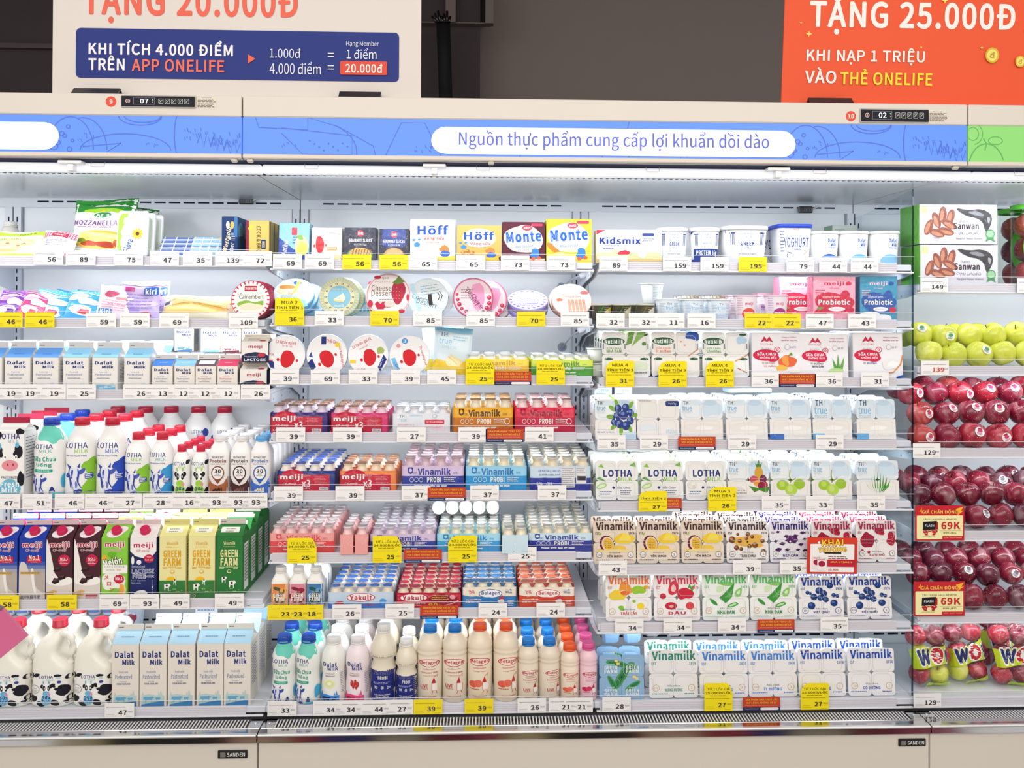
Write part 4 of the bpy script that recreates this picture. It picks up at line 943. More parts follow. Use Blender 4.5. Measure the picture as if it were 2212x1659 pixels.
for i, (x, rc, ink, scn, cn) in enumerate(smalls):
    faint = {'plum': '#9a4a50', 'pink': '#d05a70'}.get(cn, '#6f86b8')
    p = carton(sw*.96, shh, .055, '#eee7dd', rc, '#dcd8d4', dalat(faint=faint, sc=scn), hb=.70, hr=.87, label='x', roof_ops=R(.12, .25, .88, .8, '#f3eef0' if cn == 'plum' else rc, .03)+LN(.3, .5, .7, 1, .1, .06, '#e8eef8', 1), sidec='#f1eeea')
    for j in range(3):
        place(p, 'L3', x, f'small milk carton, {cn} top', POS(i+6), .055, j, .06, group='small milk cartons on the left bay third shelf')
    if i in (1, 2, 3) or i == 0:
        ji = 2; X = at(x, 850, FRONT)[0]+.0
        p.put((X+(.036 if i else .0), FRONT+.0275+.12+.06*(i == 0), sz('L3')+shh+.002), f'small milk carton, {cn} top, stacked on another on left bay third shelf', (0, 0, .05))
meL = R(0, 0, 1, .32, '#262b48')+P([(0, .32), (0, 1), (1, 1), (1, .32), (.85, .45), (.5, .5), (.15, .42)], '#efe9e4')+T('meiji', .52, .74, .5, .2, '#b8324a', .06)+E(.75, .36, .14, .1, '#c8384a')+T('LACTOSE', .5, .13, .8, .13, '#e9edf6', .06)+T('Pasteurized', .35, .29, .5, .08, '#cdd6ea', .0)
p = carton(W(518, 576, FRONT), Hgt('L3', 545, 783, FRONT+.03), .06, '#2a2f4e', '#efe6da', '#e3dac8', meL, hb=.76, hr=.9, label='x', roof_ops=LN(.2, .6, .8, 2, .3, .08, '#8a8590', 2)+E(.78, .2, .12, .15, '#c8384a'))
for j in range(3): place(p, 'L3', 547, 'cream and navy lactose-free carton', POS(10), .06, j, .066)
for j in range(2): p.put((at(547, 850, FRONT)[0]+.004, FRONT+.03+.066*j, sz('L3')+Hgt('L3', 545, 783, FRONT+.03)+.002), f'cream and navy lactose-free carton stacked on {"the front" if j == 0 else "the second"} one of left bay third shelf')
# ---- fifth shelf: litre cartons with pink screw caps
H5 = Hgt('L5', 250, 1122, FRONT+.038); W5 = W(98, 156, FRONT)
def meiji(c='#c22850', y=.885, s=1): return TO('meiji', .5, y, .72*s, .105*s, c, '#f7f2f2', .05, .08)+TO('CP-meiji', .5, y-.085, .5*s, .05*s, c, '#f7f2f2', .02, .05)
def no1(x, y, w_, c='#c9244a', cream='#f6ead8'): return R(x-w_/2, y-.06, x+w_/2, y+.045, c, .03, .02)+T('No.1', x, y+.03, w_*.7, .075, cream, .05)+T('Best Selling', x, y-.02, w_*.8, .02, cream, 0)+T('in Japan', x, y-.045, w_*.5, .018, cream, 0)
blue = R(0, 0, 1, .50, '#b9ada4')+R(0, .44, 1, .5, '#a9a7b4')+R(0, .5, 1, .56, '#6f7cb0')+R(0, .56, 1, .62, '#3d57ae')+P([(.02,.62),(.25,.62),(.4,.42),(.55,.4),(.62,.2),(.95,.1),(1,0),(0,0),(0,.3)], '#d9d0c8', 1)
blue += P([(.42,.5),(.56,.52),(.6,.25),(.68,.1),(.55,.12)], '#f2ede8', 1)+meiji()+no1(.58, .66, .55)+R(.06, .42, .8, .455, '#c9a04a', .01)+LN(.08, .44, .8, 1, .1, .012, '#8a6a24', 3)+T('100%鮮牛奶', .45, .05, .75, .06, '#5b6078', .03)+T('100% FRESH MILK', .45, .01, .7, .02, '#5b6078', 0)
choc = R(0, 0, 1, 1, '#4a2630')+P([(.0,1),(.06,.95),(.2,.7),(.36,.34),(.96,.3),(1,.42),(1,0),(0,0),(0,.5)], '#f0ebe6', 1)+R(0, 0, 1, .28, '#ded3cc')+P([(.05,.3),(.3,.36),(.55,.33),(.95,.38),(1,.25),(.5,.22),(.06,.25)], '#f6f2ee', 1)
for x, y, a in ((.42,.5,8),(.58,.37,10),(.36,.31,5)): choc += P([(x-.16,y-.035),(x-.06,y+.045),(x+.16,y+.03),(x+.14,y-.03),(x-.04,y-.055)], '#2f1a1e')+P([(x-.12,y-.0),(x-.05,y+.038),(x+.13,y+.025),(x+.03,y-.008)], '#55343a')
choc += meiji()+E(.68, .64, .23, .095, '#c8244a')+T('NO.1', .68, .665, .28, .035, '#f8eae6', .04)+LN(.52, .635, .84, 3, .022, .01, '#f0c8cc', 5)+P([(.0,.12),(.3,.16),(.42,.14),(.34,.06),(.0,.05)], '#d9ad6a')+LN(.02, .12, .3, 2, .03, .012, '#6b4a24', 8)+R(.45, .05, .9, .08, '#c44a60', .01)+LN(.45, .03, .9, 2, .02, .01, '#b06a74', 9)
mel = R(0, 0, 1, 1, '#8ccc45')+B(.45, .30, .40, .17, '#f4f3ec', 3)+meiji()+E(.12, .66, .1, .06, '#f2c63c')+P([(.02,.62),(.1,.75),(.2,.7),(.16,.6)], '#ecb03a')+B(.4, .73, .14, .05, '#6fb42e', 8)
mel += TO('Melón', .42, .62, .7, .13, '#fbfaf2', '#3d5a20', .06, .1, 12, .38)+R(.05, .42, 1, .56, '#f4f3ec', .02)+T('パスチャライズ牛乳', .5, .53, .78, .04, '#5a6a3c', .01)+T('& Trans fat', .36, .48, .3, .028, '#4d7a3a', 0)+T('FREE', .66, .48, .2, .028, '#e2574a', .02)
mel += T('メ', .2, .36, .16, .07, '#e2603c', .04)+T('ロ', .3, .255, .14, .06, '#e2603c', .04)+T('ン', .4, .16, .15, .06, '#e2603c', .04)+E(.68, .33, .2, .075, '#c9244a', 9)+T('No.1', .68, .34, .26, .05, '#f8efe8', .05)
mel += P([(.45,.02),(.7,.0),(.95,.1),(.85,.24),(.7,.26),(.72,.14),(.6,.08)], '#f5a84a', 1)+P([(.5,.0),(.78,.0),(.99,.12),(.9,.26),(.86,.22),(.88,.12),(.72,.04)], '#e8dc8a', 1)
nav = R(0, 0, 1, .78, '#232b63')+P([(0,1),(1,1),(1,.78),(.85,.70),(.55,.66),(.2,.7),(0,.78)], '#f3efec', 0)+meiji('#c22850', .87)+E(.1, .63, .06, .07, '#f3efec', 10)+E(.34, .6, .09, .04, '#f3efec')+E(.72, .66, .2, .07, '#c9284a', 9)+T('Made', .72, .69, .16, .025, '#f6e4e4', 0)+T('Fresh milk', .72, .64, .3, .025, '#f6e4e4', .02)
nav += T('Pasteurized', .32, .53, .5, .05, '#c9d2ea', .0)+TO('LACTOSE', .5, .455, .84, .07, '#3d4a86', '#e8ecf6', .01, .05)+TO('FREE', .36, .375, .5, .07, '#3d4a86', '#e8ecf6', .01, .05)+T('Milk', .76, .375, .34, .05, '#dfe5f4', .0)+T('Easier digestion', .33, .30, .56, .026, '#c9d2ea', 0)+T('Rich taste', .24, .265, .36, .026, '#c9d2ea', 0)+B(.45, .04, .3, .1, '#f3efec', 5)
for k in range(8): nav += T('らくとーすふ'[k % 6], .86, .3-.035*k, .05, .022, '#dfe5f4', 0)
def gfarm(ink, body):
    r = T('Vinamilk', .5, .89, .44, .055, ink, .03)+T('GREEN', .49, .72, .64, .115, ink, .08)+T('FARM', .49, .585, .62, .115, ink, .08)+T('PREMIUM', .5, .50, .26, .03, ink, .02)+LN(.14, .5, .34, 2, .02, .01, ink, 3)+LN(.66, .5, .86, 2, .02, .01, ink, 4)+E(.5, .43, .08, .03, ink)+E(.5, .435, .06, .02, body)+LN(.25, .83, .75, 1, .1, .008, ink, 3)
    if body != '#2f7a3c': r += E(.45, .29, .18, .06, '#f5be1e')+P([(0, .29), (1, .29), (1, 0), (0, 0)], '#3c7d40')
    for x, y, s in ((.6,.27,.1),(.3,.18,.2)) if body != '#2f7a3c' else ((.3,.3,.16),(.6,.22,.22)): r += P([(x-s/2,y+.01),(x-s/2,y+.05*s*5),(x+s/2,y+.06*s*5),(x+s*.75,y+.03),(x+s*.4,y),(x+s*.4,y-.06),(x+s*.25,y-.06),(x+s*.2,y-.01),(x-s*.25,y-.01),(x-s*.3,y-.05),(x-s*.45,y-.05)], '#f4f2ea')+E(x, y+.025, s*.2, .018, '#26221f')
    for k in range(6): r += E(.62+.06*k-.25*(k % 2), .15-.02*(k % 3), .035, .008, '#9fc26a', 6)
    return r+E(.17, .04, .12, .035, '#d8e2c4')+E(.17, .04, .1, .028, '#3c7d40')+T('ESL', .17, .04, .12, .02, '#d8e2c4', .03)
kinds = {'blue': ('#2440a8', '#2440a8', blue, 'blue fresh milk carton'), 'choc': ('#4a2630', '#4a2630', choc, 'dark chocolate milk carton'), 'mel': ('#8ccc45', '#8ccc45', mel, 'green melon milk carton'), 'nav': ('#232b63', '#efe9e6', nav, 'white and navy lactose-free carton')}
cols = [(8, 'blue'), (69, 'blue'), (128, 'choc'), (188, 'choc'), (247, 'mel'), (309, 'nav')]
PR = {k: carton(W5*.98, H5, .076, v[0], v[1], '#dcc9c9', v[2], hb=.80, hr=.935, cap='#d22058', label='x', roof_ops=B(.5, .45, .36, .4, '#f4eff0', 2)) for k, v in kinds.items()}
for i, (x, k) in enumerate(cols):
    for j in range(4): place(PR[k], 'L5', x, kinds[k][3], POS(i), .076, j, .081, group='litre cartons with pink caps, left bay fifth shelf')
PR = {'yel': carton(W5, H5*1.0, .076, '#eee6a4', '#ece49c', '#d9d088', gfarm('#e2a81c', '#eee6a4'), hb=.81, hr=.93, label='x', roof_ops=R(.18, .3, .82, .75, '#f6f4e6', .03)+LN(.3, .6, .7, 2, .2, .07, '#9a9a8a', 3)),
      'grn': carton(W5, H5*1.0, .076, '#2f7a3c', '#2f7a3c', '#d5cdc4', gfarm('#efe9a8', '#2f7a3c'), hb=.81, hr=.93, label='x', roof_ops=R(.12, .3, .82, .75, '#f6f4ee', .03)+LN(.3, .6, .7, 2, .2, .07, '#9a9a8a', 3), side_ops=R(.2, .1, .8, .85, '#e9efe4')+LN(.24, .8, .8, 12, .05, .02, '#4d6a50', 4))}
for i, (x, k) in enumerate(((372, 'yel'), (435, 'yel'), (495, 'grn'))):
    for j in range(4 if k == 'grn' else 3): place(PR[k], 'L5', x, {'yel': 'pale yellow farm milk carton', 'grn': 'green farm milk carton'}[k], POS(i+6), .076, j, .081, dy=.004, group='farm milk cartons, left bay fifth shelf')
# ---- bottom deck: jugs, tall cartons
def jug_proto():
    t = thing('milk_jug', 'x', 'jug'); w_ = W(58, 149, FRONT)/2; h_ = Hgt('L6', 100, 1352, FRONT+.06)
    m = MB(); rings = []
    for cx, rx, ry, z in ((0,.92,.92,0),(0,1,1,.006/h_),(0,1,1,.30),(0,1,1,.47),(-.03,.965,.96,.53),(-.14,.85,.92,.60),(-.29,.63,.88,.66),(-.33,.56,.84,.72),(-.28,.54,.78,.79),(-.15,.50,.66,.86),(0,.42,.50,.92),(.07,.34,.36,.96),(.08,.32,.32,1.0)):
        q = []
        for k in range(40):
            t_ = 2*PI*k/40; c_, d_ = math.cos(t_), math.sin(t_); e = 1/((abs(c_)**3.5+abs(d_)**3.5)**(1/3.5)) if z < .9 else 1
            q.append((w_*(cx+rx*c_*e), w_*ry*d_*e, h_*z))
        rings.append(q)
    m.loft(rings, ('#f1eee2', 'plastic'), smooth=True)
    sp = []
    for x, y, a, b_, s in ((.05,.9,.07,.1,1),(.2,.93,.08,.06,2),(.72,.92,.08,.05,3),(.95,.85,.06,.08,4),(.62,.62,.06,.06,5),(.84,.45,.17,.15,6),(.7,.5,.05,.05,7),(.12,.2,.08,.13,8),(.32,.05,.12,.08,9),(.66,.08,.11,.09,10),(.93,.08,.07,.06,11),(.03,.6,.04,.12,12),(.97,.2,.05,.1,13)): sp += B(x, y, a, b_, '#1d1c26', s)
    ops = R(0, 0, 1, 1, '#f3f1ec')+sp+T('LOTHA', .44, .88, .34, .09, '#27357f', .03)+T('MILK', .54, .79, .18, .06, '#9bc9d6', .0)+G(A_cartoon('#6cb4dc', '#7fc4e4'), .45, .38, .34, .7)+T('Sữa', .45, .25, .19, .1, '#27357f', .07)+T('Tươi', .45, .13, .2, .1, '#27357f', .07)+E(.76, .72, .05, .045, '#3a4a9a')+LN(.7, .86, .82, 2, .03, .015, '#9bc9d6', 2)+E(.16, .5, .12, .13, '#8a8d9c')+E(.16, .5, .112, .12, '#f3f1ec')+T('Twist!', .16, .53, .13, .05, '#5f9fc8', .02)+LN(.07, .47, .25, 3, .03, .01, '#7a7d8c', 3)+T('1,75 L', .8, .06, .12, .035, '#33343e', .02)
    e_ = 2+.25*6
    def fn(u, v, l):
        z = h_*(.035+.43*v); xx = (u-.5)*2*w_*.965; return (xx, -(max(0, w_**e_-abs(xx)**e_))**(1/e_)*1.003-l, z)
    m.build('jug_body', t); l_ = MB(); l_.art(ops, fn, cells=(14, 4)); l_.build('printed_label', t)
    hd = MB(); hd.tube([(w_*x, -w_*y, h_*z) for x, y, z in ((.10,.28,.90),(.38,.30,.925),(.64,.32,.915),(.82,.34,.86),(.87,.36,.77),(.86,.38,.67),(.80,.42,.58),(.66,.5,.52),(.5,.55,.49))], [w_*q for q in (.12,.14,.15,.155,.155,.155,.16,.17,.14)], ('#f4f1e6', 'plastic'), 14, flat=1.15)
    hd.build('handle', t)
    c = MB(); c.lathe([(w_*.36, h_), (w_*.37, h_+.003), (w_*.355, h_+.004), (w_*.345, h_+.020), (w_*.31, h_+.022)], ('#c3203a', 'plastic'), 28, xf=Matrix.Translation((w_*.08, 0, 0)))
    c.build('screw_cap', t)
    return Proto(t), w_*2
JP, jw = jug_proto()
for i, x in enumerate((12, 104, 195)):
    for j in range(2): place(JP, 'L6', x, 'white milk jug with cow-spot label', POS(i), jw, j, jw+.003, group='milk jugs with red caps on the left bay deck')
hh = Hgt('L6', 350, 1347, FRONT+.04); tw = W(300, 358, FRONT)
TD = carton(tw, hh, .078, '#e9e2d8', '#b8dff4', '#e6dfd6', dalat(), hb=.80, hr=.93, label='x', roof_ops=LN(.25, .5, .75, 1, .1, .08, '#7fa6c4', 1)+LN(.08, .8, .14, 6, .15, .04, '#f4f8fa', 3), sidec='#f3f1ee')
for i, x in enumerate((270, 330, 391, 453, 512)):
    for j in range(3 if i == 4 else 1 if i == 0 else 2): place(TD, 'L6', x, 'tall beige milk carton, sky top', POS(i+3), .078, j, .088, group='tall beige milk cartons on the left bay deck')
# small blue and white bottles and a bag behind the jugs
p = bottle([(.017, 0), (.021, .004), (.021, .075), (.016, .092), (.0125, .10), (.0125, .108)], '#eef2f8', .0135, '#f4f4f6', R(0, 0, 1, .5, '#7f9ae0')+R(0, .5, 1, .72, '#b8c8f0')+T('Betagen', .5, .82, .6, .1, '#e07070', .03), .01, .085, n=20, label='x', caph=.012, cells=(8, 3), name='yogurt_drink_bottle')
for j in range(8):
    X, _ = at(20+j*31, 1345, 2.9); p.put((X, 2.9, sz('L6')+.155), f'small blue and white drink bottle behind the jugs, {POS(j)}', (0, 0, 0), 'small blue and white bottles behind the jugs')
m = MB(); xa_ = at(5, 1345, 2.9)[0]; m.box(xa_-.03, 2.83, sz('L6'), xa_+.40, 2.95, sz('L6')+.153, ('#dfe6f2', 'print'), .004); tag(m.build('storage_carton'), 'pale carton behind the jugs that carries the small blue bottles', 'carton')
b = bag(.09, .20, .035, '#c9d6e6', B(.6, .7, .2, .1, '#a83a58', 2)+B(.3, .4, .3, .2, '#6f8fd0', 3)+LN(.2, .8, .8, 3, .1, .03, '#e8eef8', 4), label='x', name='snack_bag', seed=4); X, _ = at(270, 1345, 2.86); b.put((X, 2.87, sz('L6')), 'crumpled blue and white bag behind the tall beige cartons', (-.2, 0, 0))
b = boxpack(.07, .235, .06, '#f2f4f8', T('Dalat', .5, .93, .8, .07, '#3a5fb8', .05)+LN(.1, .8, .9, 8, .05, .02, '#8aa2cc', 3), 'x', name='milk_carton'); X, _ = at(447, 1330, 2.9); b.put((X+.02, 2.86, sz('L6')), 'white box with blue lettering standing behind the tall beige cartons')
# ---- fourth shelf: milk bottles
def cowb(ink, leafc, milkc, sub='Sữa Tươi Thanh Trùng', splash=None, badge='#3a4a9a'):
    r = P([(.62,.52),(.8,.66),(1,.7),(1,.0),(.45,.0),(.5,.12),(.72,.26),(.78,.36)], splash or leafc, 1)+B(.75, .55, .2, .07, splash or leafc, 2)+B(.78, .1, .24, .09, splash or leafc, 3)
    r += T('LOTHA', .38, .90, .72, .10, ink, .02)+T('MILK', .55, .80, .42, .065, milkc, .0)+T(sub, .38, .715, .66, .04, '#33469a', .03)
    r += G(A_cowhead('#3648a2', '#4a5cb4'), .36, .27, .66, .5)+R(.66, .3, .9, .4, badge, .03)+LN(.68, .38, .88, 3, .03, .018, '#dfe6f8', 3)+T('KHÔNG', .76, .07, .2, .03, '#22306f', .02)
    return r
def cowbottle(w_, h_, capc, ops, caph=.020, z0=.04, z1=.74, label='x', name='milk_bottle'):
    r = w_/2; zn = h_-caph
    prof = [(r*.86, 0), (r*.97, .004), (r, h_*.10), (r*.99, h_*.26), (r*.95, h_*.42), (r*.985, h_*.56), (r*.96, h_*.66), (r*.86, h_*.74), (r*.68, h_*.81), (r*.50, h_*.86), (r*.455, zn)]
    return bottle(prof, '#f4f3f0', r*.455, capc, ops, h_*z0, h_*z1, label=label, caph=caph, name=name)
S = 'L4'
lc = carton(W(-8, 51, FRONT), Hgt(S, 20, 901, FRONT+.035), .07, '#f4f2ee', '#f4f2ee', '#b02a44', T('LOTHA', .46, .93, .8, .08, '#27357f', .03)+T('MILK', .62, .855, .4, .055, '#8fb8c4', .0)+E(.1,.95,.1,.05,'#1d1c26')+B(.86, 1, .14, .05, '#1d1c26', 3)+B(.9, .3, .12, .12, '#1d1c26', 4)+B(.1, .7, .16, .07, '#1d1c26', 5)+B(.8, .7, .2, .08, '#1d1c26', 6)+E(.12,.78,.06,.05,'#5fb2d8')+E(.76,.8,.07,.04,'#5fb2d8')+E(.32,.62,.05,.04,'#fff')+E(.32,.62,.025,.02,'#1d1c26')+E(.72,.62,.05,.04,'#fff')+E(.72,.62,.025,.02,'#1d1c26')+E(.5,.5,.3,.08,'#e7929c')+E(.42,.51,.03,.02,'#9a3a4a')+E(.62,.51,.03,.02,'#9a3a4a')+T('PASTEURIZED', .5, .325, .62, .035, '#2f4a6a', .03)+E(.5,.16,.4,.14,'#6cb8d4')+T('Fresh', .5, .23, .66, .08, '#f6fbfc', .08)+T('Milk', .5, .14, .56, .08, '#f6fbfc', .08)+T('Plain', .5, .055, .2, .03, '#27357f', .02), hb=.84, hr=.93, label='x')
for j in range(4): place(lc, S, 21, 'cow-face carton with dark red fin', POS(0), .07, j, .08)
teal = P([(0,1.1),(.2,.98),(.5,1.0),(.75,.9),(.9,1.02),(1,.96),(1,1.25),(0,1.25)], '#6fd0bc', 1)+T('LOTHA', .36, .88, .68, .085, '#27357f', .02)+T('MILK', .48, .80, .38, .055, '#5fb8a4', .0)+T('Sữa Chua', .42, .66, .72, .085, '#2fa58a', .06)+T('Uống', .42, .55, .50, .085, '#2fa58a', .06)+R(.1, .42, .7, .475, '#2fa58a', .02)+T('Thanh Trùng', .4, .448, .42, .03, '#f0faf6', .01)+G(A_cowhead('#3648a2', '#3b4fae'), .28, .17, .54, .36)+P([(.58,.05),(.68,.2),(.78,.05),(.68,.0)], '#27357f', 1)+LN(.62, .08, .74, 2, .03, .012, '#e8eef8', 3)+B(.98, .25, .08, .14, '#4aaed6', 3)+B(.8, .0, .3, .06, '#5fc4d8', 4)
specs = [ # x, w px, ytop, cap, ops, desc, rows
 (94, 72, 902, '#2446b4', teal, 'teal yogurt bottle, blue cap', 3, 0),
 (162, 68, 902, '#c8243c', cowb('#27357f', '#8cc63a', '#9ccc3c', badge='#33469a'), 'large green-splash milk bottle', 3, 1),
 (229, 66, 902, '#c8243c', cowb('#27357f', '#2f50ba', '#3a5ac0', badge='#2a44a6'), 'large blue-splash milk bottle', 3, 2),
 (288, 57, 933, '#d22c44', cowb('#27357f', '#8cc63a', '#9ccc3c'), 'medium green-splash milk bottle', 3, 3),
 (341, 53, 933, '#d22c44', cowb('#27357f', '#3f9bd6', '#7fc0d8'), 'medium light-blue-splash milk bottle', 3, 4),
 (386, 40, 960, '#d8304c', None, 'small cartoon-cow milk bottle', 4, 5), (427, 40, 960, '#d8304c', None, 'small cartoon-cow milk bottle', 4, 6)]
cart = B(.9, .92, .1, .06, '#1d1c26', 2)+B(.08, .2, .1, .1, '#1d1c26', 3)+B(.92, .14, .12, .1, '#1d1c26', 4)+T('LOTHA', .4, .88, .7, .085, '#27357f', .02)+T('MILK', .6, .79, .42, .055, '#9ccc3c', .0)+G(A_cartoon('#9bd23c', '#a9d94a'), .5, .37, .78, .76)+T('Sữa', .5, .22, .4, .085, '#27357f', .07)+T('Tươi', .5, .12, .4, .085, '#27357f', .07)+LN(.35, .05, .65, 1, .1, .02, '#3f7a2a', 3)
pc = None
for x, wp, yt, cc, ops, ds, rows, i in specs:
    w_ = W(x-wp/2, x+wp/2, FRONT); h_ = Hgt(S, x, yt, FRONT+w_/2)
    if ops is None:
        if pc is None: pc = cowbottle(w_, h_, cc, cart)
        p = pc
    else: p = cowbottle(w_, h_, cc, ops)
    for j in range(rows): place(p, S, x, ds, POS(i+1), w_, j, w_+.004, group='cow milk bottles on the left bay fourth shelf', rz=.25 if i in (1, 2) else .1)
# bigger bottles at the back
w_ = .098; Yb_ = 2.945; hbk = at(370, 877, Yb_)[1]-sz(S)
p = cowbottle(w_, hbk, '#b92440', P([(0,.5),(.2,.8),(.24,.55),(.1,.3),(0,.3)], '#2f50ba', 1)+T('LOTHA', .6, .80, .4, .06, '#27357f', .02)+T('MILK', .7, .74, .2, .035, '#5a8ad0', 0)+LN(.5, .68, .85, 1, .1, .02, '#33469a', 3)+E(.86, .78, .08, .08, '#33469a'), z0=.05, z1=.80)
for i, x in enumerate((255, 315, 370, 429, 486)): p.put((at(x, 900, Yb_)[0], Yb_, sz(S)), f'big white milk bottle against the back panel, {POS(i)} on left bay fourth shelf', (0, 0, 0), 'big milk bottles at the back')
def roke(c1, c2, flav, ing):
    r = R(0, 0, 1, .24, c2)+P([(0,.24),(0,.5),(.2,.34),(.5,.28),(.8,.34),(1,.5),(1,.24)], c2, 0)+T('ROKEBY', .5, .93, .6, .045, '#4b4648', .02)+T('Protein', .5, .85, .82, .085, c1, .03)+T('MILK SMOOTHIE', .5, .775, .7, .028, '#7a6a66', .0)
    r += P([(.5,.32),(.3,.44),(.7,.44)], c1)+E(.5, .57, .33, .165, c1, 28)+E(.5, .57, .275, .138, '#f3efec', 28)+T('30', .5, .615, .3, .09, '#2b2a30', .06)+T('GRAMS', .5, .545, .2, .02, '#4b4648', .02)+T('WHOLE PROTEIN', .5, .51, .34, .018, '#4b4648', .02)
    for k in range(6): r += E(.3+.08*k, .17+.02*(k % 2), .07, .025, ing, 8, 20*k)
    return r+T(flav, .5, .05, .5, .025, '#f3e8de', .01)
for i, (x, cc, c1, c2, fl, ing, ds) in enumerate(((470, '#ece9e8', '#8c4a34', '#a8623c', 'Double Espresso', '#3a211a', 'brown protein smoothie bottle'), (517, '#ece9e8', '#4a2a2c', '#4c2c2e', 'Dutch Chocolate', '#8a5a52', 'dark chocolate protein smoothie bottle'), (561, '#6cb2e4', '#2f62b4', '#3f6cc4', 'Vanilla Malt', '#f3e3b4', 'blue protein smoothie bottle'))):
    w_ = W(x-22.5, x+22.5, FRONT); h_ = Hgt(S, x, 941, FRONT+w_/2); r = w_/2
    p = bottle([(r*.93, 0), (r, .003), (r*1.0, h_*.70), (r*.93, h_*.77), (r*.66, h_*.87), (r*.55, h_*.90), (r*.55, h_*.92)], '#f1eeec', r*.62, cc, roke(c1, c2, fl, ing), .002, h_*.72, sq=.55, label='x', caph=h_*.075, name='smoothie_bottle', cells=(10, 4), n=40)
    for j in range(5): place(p, S, x, ds, POS(i+8), w_, j, w_+.004, group='protein smoothie bottles on the left bay fourth shelf')
# ---- first shelf
def putbag(p, sh, xc, desc, Y, tilt=-.25, rz=0, roll=0, dz=0, group=None):
    X = at(xc, YBOT[sh[0]][int(sh[1])-1]-30, Y)[0]; o = p.put((X, Y, sz(sh)+dz), desc, (tilt, roll, rz), group); return o
S = 'L1'
def bh(sh, x, y, Y): return Hgt(sh, x, y, Y)
p = bottle([(.030, 0), (.034, .004), (.034, .075), (.022, .105), (.018, .112)], '#efece4', .0195, '#f3f1ec', [], .01, .07, label='x', caph=.016, name='yogurt_drink_bottle')
p.put((at(22, 500, 2.86)[0], 2.86, sz(S)), 'cream bottle standing at the back of the left bay first shelf')
tort = R(0, .80, 1, 1, '#c4e04a')+R(0, 0, 1, .10, '#cfe65a')+B(.42, .42, .36, .22, '#e8c98a', 2)+B(.42, .44, .30, .17, '#f2e2b4', 3)+spheres([(.3,.5,.4),(.5,.4,.4),(.6,.5,.3)], '#c96a4a', '#e8a070', .09)+T('ORIGINAL', .3, .66, .5, .09, '#9fae4a', .02, 6)+T('tortilla', .62, .88, .3, .08, '#5a8a2a', .02, 5)+B(.75, .3, .18, .12, '#f6f2dc', 5)
b = bag(W(-25, 95, 2.62), .085, .03, '#e9efc0', tort, label='x', name='wrap_bread_bag', seed=1); putbag(b, S, 38, 'yellow-green wrap bread bag, leftmost on the left bay first shelf', 2.62, -.45)
ging = R(0, .72, 1, .98, '#f6dfe6')
for k in range(12): ging += R(k/12+.02, .72, k/12+.045, .98, '#d8557a')
for k in range(4): ging += R(0, .75+.06*k, 1, .765+.06*k, '#d8557a')
ging += R(.3, .74, .74, .9, '#c8284e', .02)+T('PAYSAN BRETON', .52, .82, .36, .08, '#fbeef0', .03)+T('Emmental', .45, .6, .6, .1, '#6a7aa8', .01)+B(.6, .35, .3, .15, '#ece4cc', 5)+LN(.15, .5, .8, 2, .08, .03, '#a8b0c4', 2)
for k in range(8): ging += R(.1+k*.1, .0, .13+k*.1, .16, '#d8557a')
b = bag(W(85, 160, 2.61), .082, .03, '#f4f1ec', ging, label='x', name='grated_cheese_bag', seed=2); putbag(b, S, 118, 'white grated cheese bag with pink gingham band, on left bay first shelf', 2.605, -.4, 0, .12)
mz = R(0, .80, 1, 1, '#2f8a35')+B(.5, .84, .3, .07, '#a3d239', 3)+P([(0,.8),(.2,.84),(.42,.80),(.6,.84),(.8,.78),(1,.82),(1,.72),(0,.72)], '#f6f4f0', 1)+E(.5, .77, .17, .06, '#f8f8f4')+E(.5, .77, .15, .05, '#2f8a4a')+T('Arla', .5, .77, .22, .06, '#fbfbf6', .05)+E(.5, .835, .04, .02, '#f2c63c')
mz += T('Naturally', .5, .70, .4, .04, '#b7a9b7', .0)+T('MOZZARELLA', .40, .625, .74, .09, '#7c3f8e', .03)+LN(.1, .55, .85, 1, .1, .02, '#b7a0b7', 2)
mz += E(.5, .32, .48, .17, '#f0c25a')+B(.5, .34, .42, .12, '#f7dd7a', 3)+B(.35, .25, .14, .05, '#c8482e', 4)+B(.6, .24, .18, .05, '#b8442a', 5)+B(.8, .26, .08, .05, '#c8582e', 6)+B(.2, .3, .08, .04, '#8aa838', 7)+B(.5, .08, .45, .08, '#f3efe2', 8)
b = bag(W(152, 286, 2.63), bh(S, 215, 440, 2.64)*1.06, .04, '#f4f2ee', mz, label='x', name='grated_cheese_bag', seed=3, topc='#2f8a35')
putbag(b, S, 213, 'white and green grated mozzarella bag leaning at the front of left bay first shelf', 2.665, -.22, 0, .05)
putbag(b, S, 235, 'green-topped mozzarella bag right behind the front one, tilted upwards', 2.725, -.2, -.1, -.08, .014)
putbag(b, S, 258, 'third green-topped mozzarella bag, farthest back of the three', 2.785, -.2, .1, .12, .002)
def tubface(w_, h_):
    return []
fl = R(.06, .06, .94, .94, '#f4f6f0', .12, .08)+P([(.06,.4),(.4,.94),(.3,.94),(.06,.9)], '#a4cf4a', 1)+P([(.06,.06),(.5,.06),(.3,.3),(.1,.6),(.06,.6)], '#a4cf4a', 1)+E(.4, .32, .24, .26, '#f6f8fa')+T('Flora', .4, .25, .42, .13, '#3459b8', .06, 75, .62)
for k in range(10): fl += E(.68+.11*math.cos(k*.628), .5+.07*math.sin(k*.628), .07, .03, '#f4b92e', 8, k*36)
fl += E(.68, .5, .06, .04, '#5a3a22')+T('ORIGINAL', .52, .78, .34, .06, '#c0cabc', .01, 82, .62)+T('100%', .28, .78, .22, .07, '#fbfdf4', .03, 80, .62)
t = thing('margarine_tub', 'x', 'tub'); w_ = W(254, 322, 2.6); h_ = bh(S, 288, 458, 2.6)*1.02
